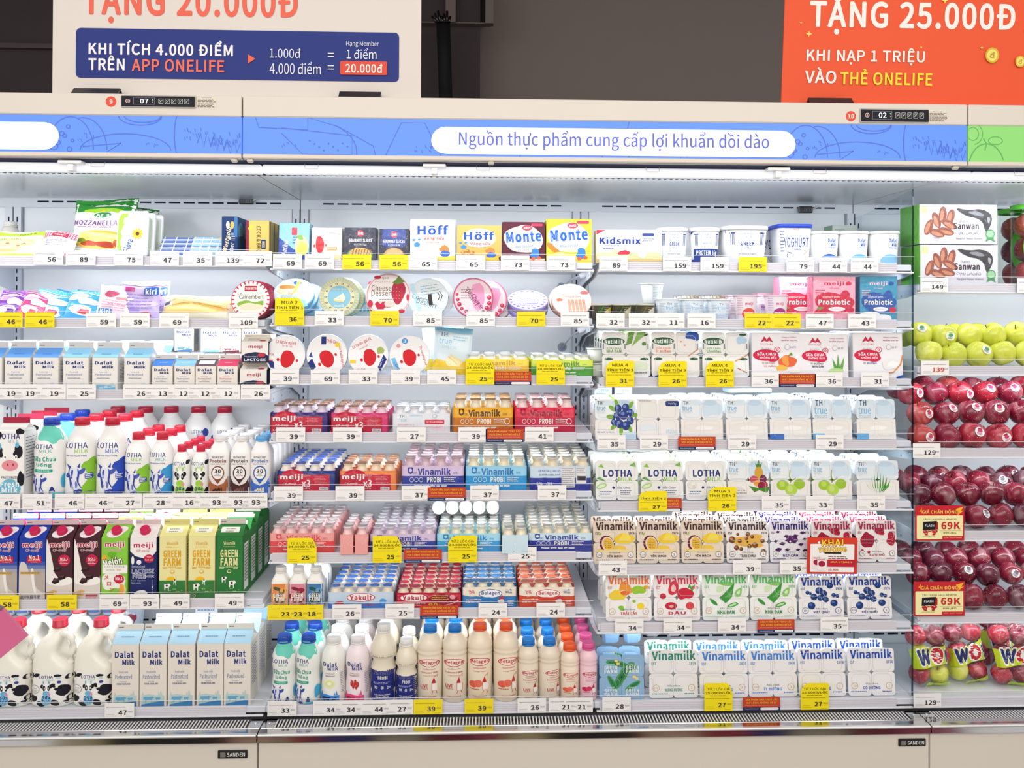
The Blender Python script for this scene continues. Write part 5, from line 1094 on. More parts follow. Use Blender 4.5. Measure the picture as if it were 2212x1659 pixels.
m = MB(); m.box(-w_/2, -.02, 0, w_/2, -.006, h_, ('#f6f8fa', 'plastic'), .014); m.art(fl, flat(-w_/2, 0, w_/2, h_, -.02)); m.build('lid', t)
m = MB(); rr = []
for y, s in ((-.006, .93), (.03, .82)):
    rr.append([(p_[0]*w_*s, y, h_/2+p_[1]*h_*s) for p_ in R(-.5, -.5, .5, .5, '', .16, .1)[0][0]][::-1])
m.loft(rr, ('#dfe9c8', 'plastic')); m.build('tub_body', t)
fp = Proto(t)
for k, (px, yy) in enumerate(((288, 2.60), (304, 2.655), (321, 2.71))): fp.put((at(px, 540, yy)[0], yy, sz(S)), f'oval sunflower spread tub standing on its side, {ORD[k]} of the row beside the mozzarella', (-.12, 0, 0), 'sunflower spread tubs')
for k, (x0, x1, c, c2, ds) in enumerate(((334, 444, '#6f86c8', '#cfd8ee', 'dark blue striped flat cheese portion pack leaning on left bay first shelf'), (402, 480, '#a9d3ee', '#e6f0f8', 'pale blue checked flat cheese portion pack leaning on left bay first shelf'))):
    ops = []
    for r_ in range(5): ops += R(0, r_/5+.02, 1, r_/5+.10, c2)+R(0, r_/5+.12, 1, r_/5+.15, '#3f5eb0' if k == 0 else '#7fb4dc')
    for r_ in range(4): ops += R(.24*r_+.03, 0, .24*r_+.05, 1, '#f3f6fa')+T('Anchor' if k == 0 else 'cheese', .24*r_+.14, .5, .16, .08, '#3f5eb0', .03)
    ops += B(.8, .9, .12, .06, '#f0d9a0', 4)
    q = boxpack(W(x0, x1, 2.6), .085, .014, c, ops, 'x', name='cheese_portion_pack', film=True)
    Y_ = 2.61-.018*k; q.put((at((x0+x1)/2, 540, Y_)[0]+.006, Y_, sz(S)), ds, (-.75, 0, 0))
wg = R(0, 0, 1, 1, '#1c3566')+E(.38, .80, .12, .09, '#dfe6f0')+E(.66, .80, .12, .09, '#e3b45a')+T('Westgold', .36, .45, .98, .22, '#efd9a8', .05, 72, .62)+T('Butter', .62, .2, .55, .14, '#f4f4f6', .04, 84, .62)+LN(.6, .6, .9, 5, .04, .015, '#c0cce4', 2)+P([(.75,.55),(1,.5),(1,1),(.8,1)], '#3f74a8', 0)
wb = boxpack(W(478, 512, FRONT), bh(S, 500, 468, FRONT), .065, '#1c3566', wg, 'x', side_c='#264a80', name='butter_box', side_ops=B(.5, .7, .4, .2, '#6fa0c8', 3))
for j in range(3): place(wb, S, 496, 'navy and gold butter box', 'beside the gold boxes', .065, j, .068, rz=-.05*j)
em = R(0, 0, .13, 1, '#8c2440')+B(.2, .82, .1, .07, '#efcf4a', 2)+T('COOK & BAKE', .55, .50, 1.0, .13, '#5a4420', .03, -90, .72)+R(.66, .25, .86, .5, '#22346a', .02)+T('EMBORG', .76, .375, .22, .09, '#f4e8c8', .03, -90, .72)+R(.10, .02, .2, .1, '#1c1c24')
eb = boxpack(W(532, 582, FRONT), bh(S, 557, 477, FRONT), .05, '#d9c06a', em, 'x', side_c='#a8a04a', name='butter_box', side_ops=R(.2, 0, .4, 1, '#8c2440'))
for j in range(3): place(eb, S, 556, 'gold baking butter box', 'rightmost', .05, j, .053, rz=-.03*j)
# ---- second shelf
S = 'L2'
def snackbag(c, c2, ink, txt):
    return B(.3, .75, .3, .12, c2, 2)+B(.65, .62, .28, .14, '#f6f3f6', 3)+T(txt, .5, .82, .4, .07, '#f8f6fa', .03)+B(.5, .28, .4, .16, '#f8f4f4', 5)+B(.6, .24, .2, .09, ink, 6)+LN(.15, .45, .8, 3, .06, .02, c2, 4)+R(0, .9, 1, .93, c2)
bl = [((-20, 40), '#7b3fa8', '#b48ad6', '#5a2a8a', 'purple cheese snack bag', 2.61, -.5, .3), ((15, 62), '#8a4ab4', '#d0b4e6', '#c83a6a', 'violet cheese snack bag', 2.66, -.5, .45), ((30, 86), '#d2407a', '#f0b4cc', '#c02a5a', 'pink cheese snack bag', 2.60, -.55, .4),
      ((62, 140), '#3f9fe0', '#bfe3f8', '#c8406a', 'bright blue cheese snack bag', 2.62, -.42, .3), ((100, 165), '#2f7fd0', '#9fd0f4', '#c8406a', 'blue cheese snack bag set behind', 2.70, -.4, .35), ((135, 208), '#4aa6e6', '#cfeafa', '#d0384a', 'blue snack bag with small red print', 2.61, -.45, .15), ((150, 215), '#1f62b8', '#8fc4ee', '#d0384a', 'dark blue snack bag', 2.69, -.4, .2)]
for k, ((x0, x1), c, c2, ink, ds, Y_, ti, ro) in enumerate(bl):
    b = bag(W(x0, x1, Y_), .088, .017, c, snackbag(c, c2, ink, 'Belcube'), label='x', name='snack_bag', seed=k+10)
    putbag(b, S, (x0+x1)/2, f'{ds}, {ORD[k]} bag from the left, left bay second shelf', Y_, ti, 0, ro*.5)
pk = B(.4, .75, .2, .1, '#d05a7a', 2)+R(.55, .6, .9, .68, '#d8909a', .02)+LN(.15, .55, .85, 5, .07, .025, '#dca0b4', 4)+R(.08, .1, .5, .28, '#3f7fd0', .04, .03)+T('Kiri', .29, .2, .3, .14, '#f8fafc', .06)+T('fromage', .6, .45, .5, .06, '#cf6a88', .02)
b = bag(W(205, 283, 2.61), bh(S, 245, 619, 2.62)*1.02, .03, '#f2dfe8', pk, label='x', name='snack_bag', seed=20); putbag(b, S, 243, 'pale pink cheese snack bag with a blue oval, beside the lilac bag', 2.61, -.25, 0, .08)
li = R(.12, .72, .38, .84, '#b8408a', .03)+R(.62, .62, .98, .86, '#2f5fb8', .05)+T('kiri', .8, .74, .26, .16, '#f8fafc', .06)+B(.2, .5, .16, .08, '#e8e0f4', 2)+B(.75, .4, .2, .1, '#cfc0e8', 3)+B(.3, .2, .2, .08, '#a48ad0', 4)+B(.66, .12, .16, .06, '#d0385a', 5)+LN(.15, .65, .85, 5, .09, .03, '#9a80cc', 4)+R(0, .9, 1, .97, '#9c90cc')
b = bag(W(260, 345, 2.63), bh(S, 305, 612, 2.63)*1.04, .032, '#c3b3e2', li, label='x', name='snack_bag', seed=21, topc='#a79ad2'); putbag(b, S, 303, 'tall lilac cheese snack bag standing left of the sliced cheese bag', 2.62, -.18, 0, -.03)
putbag(b, S, 326, 'second lilac cheese snack bag, right behind the tall one', 2.68, -.2, -.1, -.06)
ch = B(.5, .5, .46, .40, '#efd48c', 3)+B(.5, .62, .42, .22, '#f4e2a8', 4)+B(.55, .38, .42, .12, '#e2b45c', 5)+B(.45, .22, .45, .12, '#ecc97a', 6)+L([(.1,.6),(.4,.7),(.9,.55)], .012, '#c89a4a', 2)+L([(.1,.45),(.5,.5),(.95,.35)], .012, '#c89a4a', 2)+R(.02, .45, .16, .7, '#f6f6f2', .01)+R(.04, .5, .12, .62, '#55555a')
b = bag(W(345, 505, 2.64), .075, .07, '#f0e6cc', ch, label='x', name='sliced_cheese_bag', seed=22); putbag(b, S, 424, 'clear bag of sliced yellow cheese lying beside the round camembert boxes', 2.65, -.5)
cam_ = []
for k in range(26):
    a = k*2*PI/26; cam_ += E(.5+.455*math.cos(a), .5+.455*math.sin(a), .045, .02, '#c23350', 8, math.degrees(a))
cam_ += E(.5, .5, .40, .40, '#f3efe6', 36)+R(.34, .72, .66, .86, '#b8253e', .01)+T('PAYSAN BRETON', .5, .79, .28, .07, '#fbeef0', .03)+T('Le', .22, .66, .09, .07, '#33332e', .02)+T('Camembert', .52, .58, .62, .12, '#2f2d2c', .02)+P([(.14,.42),(.4,.5),(.6,.42),(.84,.5),(.82,.32),(.2,.3)], '#8fb84a', 1)+B(.5, .32, .28, .1, '#efe2c4', 4)
rc = W(498, 583, FRONT)/2
cp_ = disc(rc, .034, '#f6e8e8', '#b02a48', cam_, 'x')
for j in range(3): cp_.put((at(540, 650, FRONT)[0], FRONT+.02+.038*j, sz(S)-.026+.027), f'round red gingham camembert box, {ORD[j]} of the row on left bay second shelf', (-.08, 0, -.12*j), 'gingham camembert boxes')
# ================================================================ MIDDLE BAY
S = 'M1'
def sl(x0, x1, yt, body, ops, ds, pos, n=2, film=True):
    h_ = Hgt(S, (x0+x1)/2, yt, FRONT+.02)*1.02
    q = boxpack(W(x0, x1, FRONT)*.97, h_, .022, body, ops, 'x', name='cheese_slice_pack', film=film)
    for j in range(n): place(q, S, (x0+x1)/2, ds, POS(pos), .022, j, .028, tilt=-.10, dy=.004)
sl(600, 668, 484, '#8fc8ee', P([(0,.0),(0,.62),(.5,.30),(.98,.2),(1,0)], '#2448a8')+T('Anchor', .2, .36, .44, .16, '#f4f6fa', .05, 78, .9)+B(.2, .1, .08, .07, '#d8324a', 2)+R(.42, .68, .6, .88, '#d03a4a', .02)+LN(.45, .62, .7, 3, .07, .03, '#3f6fb8', 2)+B(.75, .4, .2, .3, '#f3e6a8', 3)+B(.78, .32, .16, .2, '#f2d558', 4)+B(.7, .62, .12, .06, '#8ab84a', 5), 'blue and white cheese slice pack', 0)
sl(671, 738, 494, '#f4f2f0', G(A_redcow(), .28, .5, .5, .75, 8)+T('The Laughing Cow', .68, .84, .5, .07, '#c8303a', .02, -8)+T('Cheese Slices', .68, .5, .46, .08, '#e0868a', .02, 4)+R(.52, .32, .86, .42, '#ee9a4a', .03)+T('BURGER', .69, .37, .28, .05, '#fbf4ea', .03)+B(.7, .12, .28, .1, '#efd9a0', 3), 'white cheese slice pack, red figure', 1)
def zott(c, c2, food):
    r = R(0, 0, 1, 1, c)+R(.1, .45, .9, 1.0, c2, .08, .1)+E(.5, .83, .11, .1, '#c8304a')+T('Zott', .5, .83, .16, .08, '#fbf0f0', .04)+T('GOURMET SLICES', .5, .62, .72, .09, '#f2f0f0', .04)+T(food, .5, .5, .4, .06, '#c9c9d4', .02)
    return r
toast = E(.5, .2, .4, .2, '#6a9a3a')+P([(.12,.2),(.3,.4),(.7,.4),(.9,.2),(.7,.05),(.25,.05)], '#e8a85c', 1)
for k in range(7): toast += L([(.22+.09*k, .06), (.3+.09*k, .36)], .03, '#8a4a24', .9)
bun = E(.5, .17, .4, .12, '#6a9a3a')+E(.5, .22, .32, .2, '#d8935a')+B(.5, .26, .24, .13, '#e4ab74', 4)
sl(742, 813, 494, '#20233c', zott('#20233c', '#20233c', 'MOZZARELLA')+toast, 'black cheese slice pack, toasted sandwich picture', 2)
sl(817, 884, 497, '#20233c', zott('#20233c', '#27418c', 'BURGER')+bun, 'navy cheese slice pack, burger bun picture', 3)
def hoff(sub, g, xtra):
    r = R(0, 0, 1, .2, '#f2d75c' if not g else '#dfae3a')+P([(0,.2),(.3,.28),(.6,.2),(1,.26),(1,.12),(0,.12)], '#fbf7ec', 1)
    if g: r += R(0, 0, 1, 1, '#d9b366')+E(.5, .66, .38, .26, '#faf6ec')+R(0, 0, 1, .16, '#efc94a')
    r += T('Höff', .5, .72 if g else .76, .66, .22, '#2a55b8', .06)+T('Váng sữa', .52, .50 if g else .56, .44, .10, '#d8404a', .04)+T('· HƯƠNG VANI ·' if not g else '· HƯƠNG PHÔ MAI ·', .5, .41 if g else .47, .38, .05, '#8a6a3a', .02)
    r += P([(.1,.36),(.2,.36),(.22,.43),(.15,.48),(.08,.43)], '#4a8fd8')+E(.08, .52, .04, .025, '#4a8fd8')+E(.2, .53, .035, .022, '#4a8fd8')+B(.76, .3, .08, .12, '#c98a4a', 3)+B(.77, .2, .1, .08, '#3f6fc0', 4)+B(.68, .3, .05, .04, '#c98a4a', 5)
    if g: r += spheres([(.14,.26,.8),(.24,.3,.7),(.34,.25,.9),(.28,.2,.7)], '#b87a44', '#e0b078', .07)
    return r
x0, x1 = 886, 984; HB1 = Hgt(S, 935, 475, FRONT)
p = boxpack(W(x0, x1, FRONT), HB1, .06, '#fbf8f0', hoff('', 0, 0), 'x'); place(p, S, 935, 'tall cream dessert box, blue lettering', POS(4), .06)
p = boxpack(W(987, 1083, FRONT), Hgt(S, 1035, 487, FRONT), .06, '#e2bd6c', hoff('', 1, 0), 'x', side_c='#e2bd6c'); place(p, S, 1035, 'golden dessert box, blue lettering', POS(5), .06)
def monte(c, van):
    r = R(0, 0, 1, 1, c)+B(.5, .58, .44, .36, '#f6f5f4', 7, 22, .12)+R(0, 0, 1, .1, '#e6d2b4' if not van else '#f3dc5a')+TO('Monte', .5, .64, .80, .25, '#1f5fc8', '#f6f8fc', .08, .04, 4, .95)+E(.58, .86, .12, .07, '#d24a5a')+T('zott', .58, .86, .16, .05, '#fff', .04)
    r += T('Milk Dessert', .52, .40, .42, .07, '#4a86d0', .02, 4)+T('Vanilla' if van else 'Chocolate', .5, .315, .26, .05, '#e8c850' if van else '#9a7a8a', .01, 4)+R(.68, .9, .94, .97, '#d8405a', .02)
    r += B(.77, .22, .12, .11, '#3f86d8', 6)
    for k in range(3): r += E(.6+.13*k, .08+.02*k, .05, .04, '#e06a4a')
    r += (P([(0,.4),(.12,.28),(.3,.1),(.45,.06),(.5,.18),(.3,.26),(.05,.5)], '#c8863c', 1)+B(.3, .17, .15, .09, '#f5de66', 3)+B(.32, .2, .08, .04, '#fbf0a0', 4)) if van else (B(.18, .1, .25, .1, '#5a3038', 3)+B(.24, .12, .14, .06, '#efe2dc', 4))
    return r
p = boxpack(W(1086, 1178, FRONT), Hgt(S, 1130, 480, FRONT), .07, '#5a2836', monte('#5a2836', 0), 'x', side_c='#5a2836'); place(p, S, 1131, 'dark brown milk dessert box', POS(6), .07)
p = boxpack(W(1181, 1279, FRONT), Hgt(S, 1230, 474, FRONT), .07, '#f4d73c', monte('#f4d73c', 1), 'x', side_c='#f4d73c'); place(p, S, 1229, 'yellow milk dessert box', POS(7), .07)
# ---- second shelf: round boxes leaning on the guard
S = 'M2'
def dput(p, sh, px, Y, ds, tilt, rz=0, roll=0, dz=0): return p.put((at(px, YBOT[sh[0]][int(sh[1])-1]-40, Y)[0], Y, sz(sh)+dz), ds, (tilt, roll, rz))
rr = W(582, 672, 2.6)/2
d1 = disc(rr, .018, '#cfe6f4', '#7fc0ea', B(.32, .62, .25, .16, '#e2c8a8', 2)+B(.32, .7, .18, .08, '#b8793c', 3)+E(.56, .84, .1, .07, '#2f55b0')+P([(.4,.4),(.5,.6),(.55,.9),(.65,.9),(.56,.55)], '#a4cf4a', 0)+R(.62, .5, .78, .74, '#f2f4ee', .02)+T('MILK', .70, .62, .12, .06, '#e0703a', .03)+LN(.2, .42, .7, 4, .06, .02, '#7fa6cc', 3)+T('béo', .42, .5, .1, .12, '#d87a6a', .03)+B(.5, .18, .4, .12, '#8fc8ee', 5), 'x')
dput(d1, S, 632, 2.615, 'pale blue round cheese box, topmost of the leaning stack behind the first yellow tag', -.72, .1, 0, .02); dput(d1, S, 641, 2.645, 'pale blue round cheese box beneath the topmost one behind the first yellow tag', -.70, .1, 0, .012); dput(d1, S, 664, 2.69, 'pale blue round cheese box farthest back beside the green striped one', -.6, .2)
gs = []
for k in range(40):
    a = 2*PI*k/40; gs += P([(.5+.485*math.cos(a), .5+.485*math.sin(a)), (.5+.485*math.cos(a+.08), .5+.485*math.sin(a+.08)), (.5+.40*math.cos(a+.08), .5+.40*math.sin(a+.08)), (.5+.40*math.cos(a), .5+.40*math.sin(a))], '#efcf94')
gs += E(.5, .5, .39, .39, '#e3dcae')+E(.5, .5, .29, .29, '#8cc4d8')
for k in range(14): a = 2*PI*k/14; gs += E(.5+.34*math.cos(a), .5+.34*math.sin(a), .03, .02, '#2f3a4a', 8)+E(.5+.34*math.cos(a), .5+.34*math.sin(a), .012, .012, '#f4f4f0', 6)
gs += P([(.36,.44),(.6,.6),(.66,.46),(.62,.4)], '#f3ead0')+P([(.36,.44),(.62,.4),(.62,.36),(.37,.39)], '#e2d3a4')+T('PHÔ MAI TRÒN', .5, .7, .32, .05, '#eef6f4', .03)+T('Vinamilk', .5, .28, .26, .06, '#eef6f4', .04)
d = disc(W(691, 778, 2.6)/2, .02, '#a9cfc4', '#a9cfc4', gs, 'x'); dput(d, S, 733, 2.595, 'green and sand striped round cheese box at the front of middle bay second shelf', -.12); dput(d, S, 745, 2.63, 'green striped round cheese box right behind the front one', -.12, -.08)
c = boxpack(.055, .085, .055, '#dff0f6', sum([E(.1+.2*(k % 5), .25+.25*(k//5), .07, .06, '#5fb4dc', 8) for k in range(15)], []), 'x', name='dessert_cup_box'); c.put((at(790, 640, 2.72)[0], 2.72, sz(S)), 'blue dotted small box behind the green striped round cheese box')
def desr(face, txtc, fruit, rim, hx=.4):
    r = E(.5, .5, .46, .46, face, 36)+T('QBB', .42, .88, .14, .05, '#5a5a60', .02)+T('チーズデザート', .36, .80, .34, .05, '#8a6a70', .01)+T('Cheese', .34, .66, .44, .13, txtc, .01)+T('Dessert', .36, .54, .48, .12, txtc, .01)+LN(.3, .4, .6, 4, .06, .02, '#9a8a8c', 3)+fruit
    return r
straw = P([(.56,.62),(.62,.8),(.82,.8),(.9,.62),(.8,.36),(.7,.26),(.6,.38)], '#b82c48', 1)+P([(.58,.78),(.7,.74),(.86,.8),(.8,.86),(.72,.94),(.66,.85)], '#6a8a3a', 0)
for k in range(14): straw += E(.62+.06*(k % 4), .42+.08*(k//4), .008, .01, '#f0c060', 6)
straw += P([(.2,.3),(.26,.36),(.32,.3),(.42,.36),(.44,.26),(.4,.18),(.26,.18)], '#c22a48')+E(.1, .3, .06, .08, '#c8304a')+E(.8, .14, .07, .05, '#c8304a')+E(.25, .9, .08, .04, '#c8304a')+B(.52, .3, .1, .07, '#f3d0c8', 3)+E(.93, .45, .03, .08, '#c8304a')
r3 = W(792, 889, 2.6)/2
d = disc(r3, .016, '#e9a9b4', '#f3eeee', desr('#f3e9e6', '#6a5a5c', straw, ''), 'x'); dput(d, S, 839, 2.595, 'strawberry round cheese dessert box', -.14); dput(d, S, 850, 2.625, 'strawberry round cheese dessert box right behind the front one', -.14, 0, -.3)
van = P([(.1,.9),(.2,.2),(.3,.2),(.2,.9)], '#bfe0ee')+P([(.3,.85),(.45,.2),(.55,.2),(.42,.85)], '#d8ecf2')+T('Cheese', .35, .5, .5, .12, '#5a7c90', .0, -25)+T('Dessert', .45, .36, .52, .12, '#5a7c90', .0, -25)+R(.5, .3, .6, .6, '#3a3436', .01)+L([(.8,.62),(.86,.5),(.8,.38)], .02, '#3a3030')+L([(.74,.6),(.8,.5),(.74,.4)], .02, '#3a3030')+LN(.35, .8, .8, 4, .07, .02, '#9ab4c0', 4)
d = disc(W(889, 976, 2.6)/2, .016, '#cfe2ea', '#e4eef2', E(.5, .5, .46, .46, '#dde6e8', 36)+van, 'x'); dput(d, S, 931, 2.595, 'pale grey-blue vanilla round cheese dessert box', -.14, 0, -.15); dput(d, S, 938, 2.622, 'pale vanilla round cheese box right behind the front one', -.14)
ber = E(.5, .5, .46, .46, '#ecd8dc', 36)+P([(.55,.1),(.8,.3),(.75,.9),(.4,.8)], '#e8a0c4', 1)+T('Cheese', .62, .4, .44, .12, '#7a2a5a', .02, -55)+T('Dessert', .48, .5, .46, .12, '#7a2a5a', .02, -55)+T('Mix Berry', .42, .66, .26, .06, '#5a3a4a', .02, -55)+LN(.2, .7, .5, 4, .07, .02, '#9a7a8a', 3)+spheres([(.12,.45,.5),(.16,.33,.6),(.22,.22,.5),(.33,.15,.5),(.1,.58,.4),(.9,.5,.6),(.9,.36,.6),(.84,.24,.6),(.75,.14,.5)], '#b8284e', '#e07a94', .09)
d = disc(W(979, 1066, 2.6)/2, .016, '#d98aa4', '#c83a62', ber, 'x'); dput(d, S, 1022, 2.595, 'berry round cheese dessert box with pink lettering', -.14); dput(d, S, 1036, 2.622, 'berry round cheese box right behind the front one', -.14, 0, .4)
d = disc(.022, .02, '#f4eef0', '#e8d4da', LN(.25, .7, .8, 4, .12, .04, '#b86a84', 3), 'x'); dput(d, S, 1085, 2.66, 'small white round cheese box behind the berry ones', -.3)
lav = E(.5, .5, .46, .46, '#ece8f2', 36)+LN(.2, .65, .85, 6, .09, .03, '#7a74b8', 3)+T('Cheese Dessert', .5, .3, .5, .08, '#6a60a8', .02, 8)
for k in range(20): a = 2*PI*k/20; lav += E(.5+.42*math.cos(a), .5+.42*math.sin(a), .045, .03, '#7f78c4', 8)
d = disc(W(1098, 1187, 2.62)/2, .016, '#cdc8e8', '#9a8ac8', lav, 'x'); dput(d, S, 1142, 2.60, 'lavender blue round cheese box lying nearly flat', -1.05, 0, 0, .017); dput(d, S, 1142, 2.608, 'lavender round cheese box beneath the one lying nearly flat', -1.05, 0, 0, -.002)
alm = E(.5, .5, .46, .46, '#f1e8de', 36)+LN(.25, .72, .7, 3, .05, .02, '#b89a84', 3)
for k in range(5): alm += P([(.42+.09*k,.12),(.49+.09*k,.12),(.46+.09*k,.52),(.39+.09*k,.52)], '#e0a08a')
alm += T('Cheese Dessert', .5, .6, .45, .07, '#9a6a50', .02)+B(.2, .5, .07, .05, '#c86a4a', 3)+B(.82, .72, .1, .06, '#c86a6a', 4)+E(.5, .8, .2, .04, '#d8c8b8')+E(.5, .8, .18, .03, '#f1e8de')
d = disc(W(1193, 1281, 2.62)/2, .016, '#efe4d8', '#c89a8a', alm, 'x'); dput(d, S, 1237, 2.60, 'cream almond round cheese box, rightmost on middle bay second shelf', -.62); dput(d, S, 1231, 2.625, 'cream almond round cheese box right behind the rightmost one', -.62)
# ---- third shelf: red cow rounds
S = 'M3'
def vache(kind):
    r = []
    if kind == 0: r = T('La Vache qui rit', .52, .82, .5, .12, '#c8283a', .04, -8)+T('Con bò cười', .55, .74, .25, .05, '#c8283a', .02, -8)+G(A_redcow(), .56, .42, .62, .62)+T('Chiếu Cao', .13, .55, .18, .08, '#c8283a', .04, -12)+P([(.04,.42),(.22,.34),(.24,.16),(.14,.2)], '#27357f')+R(.08, .36, .2, .39, '#e8703a')
    if kind == 1: r = G(A_redcow(), .5, .42, .6, .62, 35)+P([(.04,.3),(.14,.1),(.24,.2),(.14,.42)], '#27357f')+P([(.06,.46),(.12,.58),(.16,.44)], '#2f4a9a')+T('Chiếu Cao', .62, .84, .26, .1, '#c8283a', .04, -10)+R(.36, .76, .48, .95, '#27357f', .01)+R(.7, .7, .82, .8, '#f2d23a', .01)+T('La Vache qui rit', .86, .45, .5, .08, '#c8283a', .04, -80)
    if kind == 2: r = G(A_redcow(), .54, .46, .56, .6, 15)+T('La Vache qui rit', .34, .80, .5, .1, '#c8283a', .04, 28)+T('Con bò cười', .38, .70, .24, .05, '#c8283a', .02, 28)+P([(.8,.1),(.96,.4),(.88,.52),(.74,.2)], '#27357f')+T('HỘP 16', .83, .32, .2, .05, '#eef', .03, 68)+R(.05, .3, .2, .38, '#f2d23a', .01)+T('Chiếu Cao', .3, .14, .26, .08, '#c8283a', .04, 10)+B(.8, .62, .08, .1, '#a8b86a', 3)
    if kind == 3: r = G(A_redcow(), .5, .46, .6, .6, 25)+T('The Laughing Cow', .84, .5, .5, .07, '#c8283a', .04, -72)+E(.38, .86, .08, .07, '#4f9fe0')+T('1F', .38, .86, .07, .08, '#eef6fc', .05)+P([(.04,.42),(.16,.08),(.3,.06),(.14,.45)], '#7fc4ee')+T('LIGHT', .18, .24, .2, .06, '#2f55a0', .04, -60)+E(.22, .74, .05, .05, '#e8a0a0')
    return r
for k, (px, w_, ds, n_) in enumerate(((617, 86, 'white round cheese box, red lettering arched over red figure', 4), (707, 88, 'white round cheese box, figure tilted under navy stamp', 3), (796, 87, 'white round cheese box, navy band at its right', 3), (885, 86, 'white round cheese box, sky blue band at left', 1))):
    d = disc(W(px-w_/2, px+w_/2, 2.6)/2, .022, '#f4f2f2', '#eef0f6', vache(k), 'x')
    for j in range(n_): dput(d, S, px, 2.588+.0255*j, f'{ds}, {"front" if not j else ORD[j]+" in its row"}', -.06, (0, -.05, .1, .05)[j % 4])
th = T('TH', .25, .86, .18, .09, '#27508c', .01)+T('true', .3, .72, .34, .12, '#8fcdee', .0)+T('CHEESE', .42, .60, .4, .06, '#b8dcee', .0)+P([(0,0),(0,.34),(.3,.30),(.5,.22),(1,.36),(1,0)], '#f2cf3c', 1)+B(.55, .3, .2, .13, '#f3e6b4', 3)+L([(.4,.4),(.7,.22)], .03, '#e3c888', 1)+L([(.45,.45),(.75,.3)], .03, '#efe0b0', 1)+LN(.5, .85, .9, 2, .06, .02, '#9acbe6', 3)+R(0, .93, 1, 1, '#a4dcf4')
b = bag(W(932, 1016, 2.6), Hgt(S, 972, 711, 2.62), .02, '#dff0f8', th, label='x', name='cheese_bag', seed=31, topc='#8fd4f2')
putbag(b, S, 974, 'sky blue and yellow cheese stick bag, front of three beside the cow rounds', 2.60, -.12, 0, .06)
putbag(b, S, 962, 'second sky blue cheese stick bag, just behind the front one', 2.64, -.12, 0, -.02); putbag(b, S, 956, 'third sky blue cheese stick bag, farthest back of the three', 2.68, -.12, 0, -.05)
# ---- drinking yogurt packs
def probi(c, lc, ink, wh='#f4f1ea', hs=0, band=None, cut=None):
    r = R(0, 0, 1, .60, lc)+T('Vinamilk', .52, .775, .52, .27, ink, .06, 0, 1, 2, .02)+T('EST', .21, .72, .06, .09, ink, .02)+T('1976', .86, .72, .07, .09, ink, .02)
    r += P([(.10,.95),(.18,.95),(.18,.74),(.14,.67),(.10,.74)], ink)+E(.14, .83, .025, .08, c)+T('PROBI', .52, .45, .22, .20, wh, .07)
    for k in range(3): r += E(.16+.075*k, .45, .032, .10, wh)+E(.16+.075*k, .45, .027, .08, lc)
    return r+LN(.68, .53, .88, 3, .07, .03, wh, 3)+LN(.2, .2, .85, 1, .1, .06, wh, 6)+(E(.9, .45, .045, .13, wh)+E(.9, .45, .036, .10, lc) if hs else [])
def probipack(x0, x1, yt, sh, nb, lid, liq, c, lc, ink, bz1=.74, hs=0, ops=None, **kw):
    h_ = Hgt(sh, (x0+x1)/2, yt, FRONT+.02); return drinkpack(nb, W(x0, x1, FRONT), h_, lid, liq, c, ops or probi(c, lc, ink, hs=hs), .0, bz1, 'x', **kw)
def putpacks(p, sh, x0, x1, ds, pos, n, nb, gr, rows=1, pitch=None):
    d = W(x0, x1, FRONT)/nb*rows
    for j in range(n): place(p, sh, (x0+x1)/2, ds, POS(pos), d, j, pitch or d+.005, group=gr, rz=random.Random(x0+j).uniform(-.02, .02))
p = probipack(1006, 1143, 764, S, 4, '#e9ecef', '#f0eee0', '#f6e24e', '#f2bf2a', '#dfa51e'); putpacks(p, S, 1006, 1143, 'yellow yogurt drink pack', 5, 4, 4, 'yellow yogurt drink packs on middle bay third shelf')
p = probipack(1147, 1281, 766, S, 4, '#e9ecef', '#eef2e0', '#d9e85a', '#4fa53c', '#4f9a2c'); putpacks(p, S, 1147, 1281, 'green yogurt drink pack', 6, 4, 4, 'green yogurt drink packs on middle bay third shelf')
S = 'M4'
def mei3(top):
    r = R(0, .80, 1, 1, top)+R(0, 0, .90, .80, '#c8203e')+E(.26, .82, .19, .24, '#c8203e')+R(.02, .1, .88, .60, '#c8203e')+TO('meiji', .24, .68, .38, .30, '#f8f2f2', '#a81430', .06, .05)+T('CP-meiji', .20, .36, .22, .13, '#f8f2f2', .03)+T('x3', .49, .38, .14, .34, '#f8f2f2', .05)+T('ít béo', .5, .78, .13, .12, '#e8b0b8', .01)+LN(.64, .7, .86, 6, .07, .025, '#e08a98', 3)+R(.72, .06, .88, .2, '#f2eef0')
    for k in range(10): r += R(.735+.014*k, .08, .741+.014*k, .18, '#2a2a30')
    return r+T('Loại Lợi Khuẩn', .3, .14, .5, .11, '#f8e8ea', .04)
for sh, x0, x1, yt, lid, liq, top, ds, pos, n_, gr in (('M4', 584, 708, 873, '#9a6a4a', '#ddd0e0', '#3b2a78', 'navy and red times-three yogurt drink pack', 0, 4, 'a'), ('M4', 715, 838, 875, '#9a6a4a', '#ecc8d4', '#d83a78', 'pink and red times-three yogurt drink pack', 1, 4, 'b'),
      ('M5', 600, 724, 998, '#2f56b8', '#f0e6dc', '#2a3a86', 'blue-lidded red times-three yogurt drink pack', 0, 6, 'c'), ('M5', 734, 856, 998, '#a8704a', '#f2dcc0', '#ee8a4a', 'orange and red times-three yogurt drink pack', 1, 4, 'd')):
    p = probipack(x0, x1, yt, sh, 4, lid, liq, top, top, '#fff', .72, ops=mei3(top), lidk='foil' if sh == 'M4' else 'plastic')
    putpacks(p, sh, x0, x1, ds, pos, n_, 4, f'{ds}s')
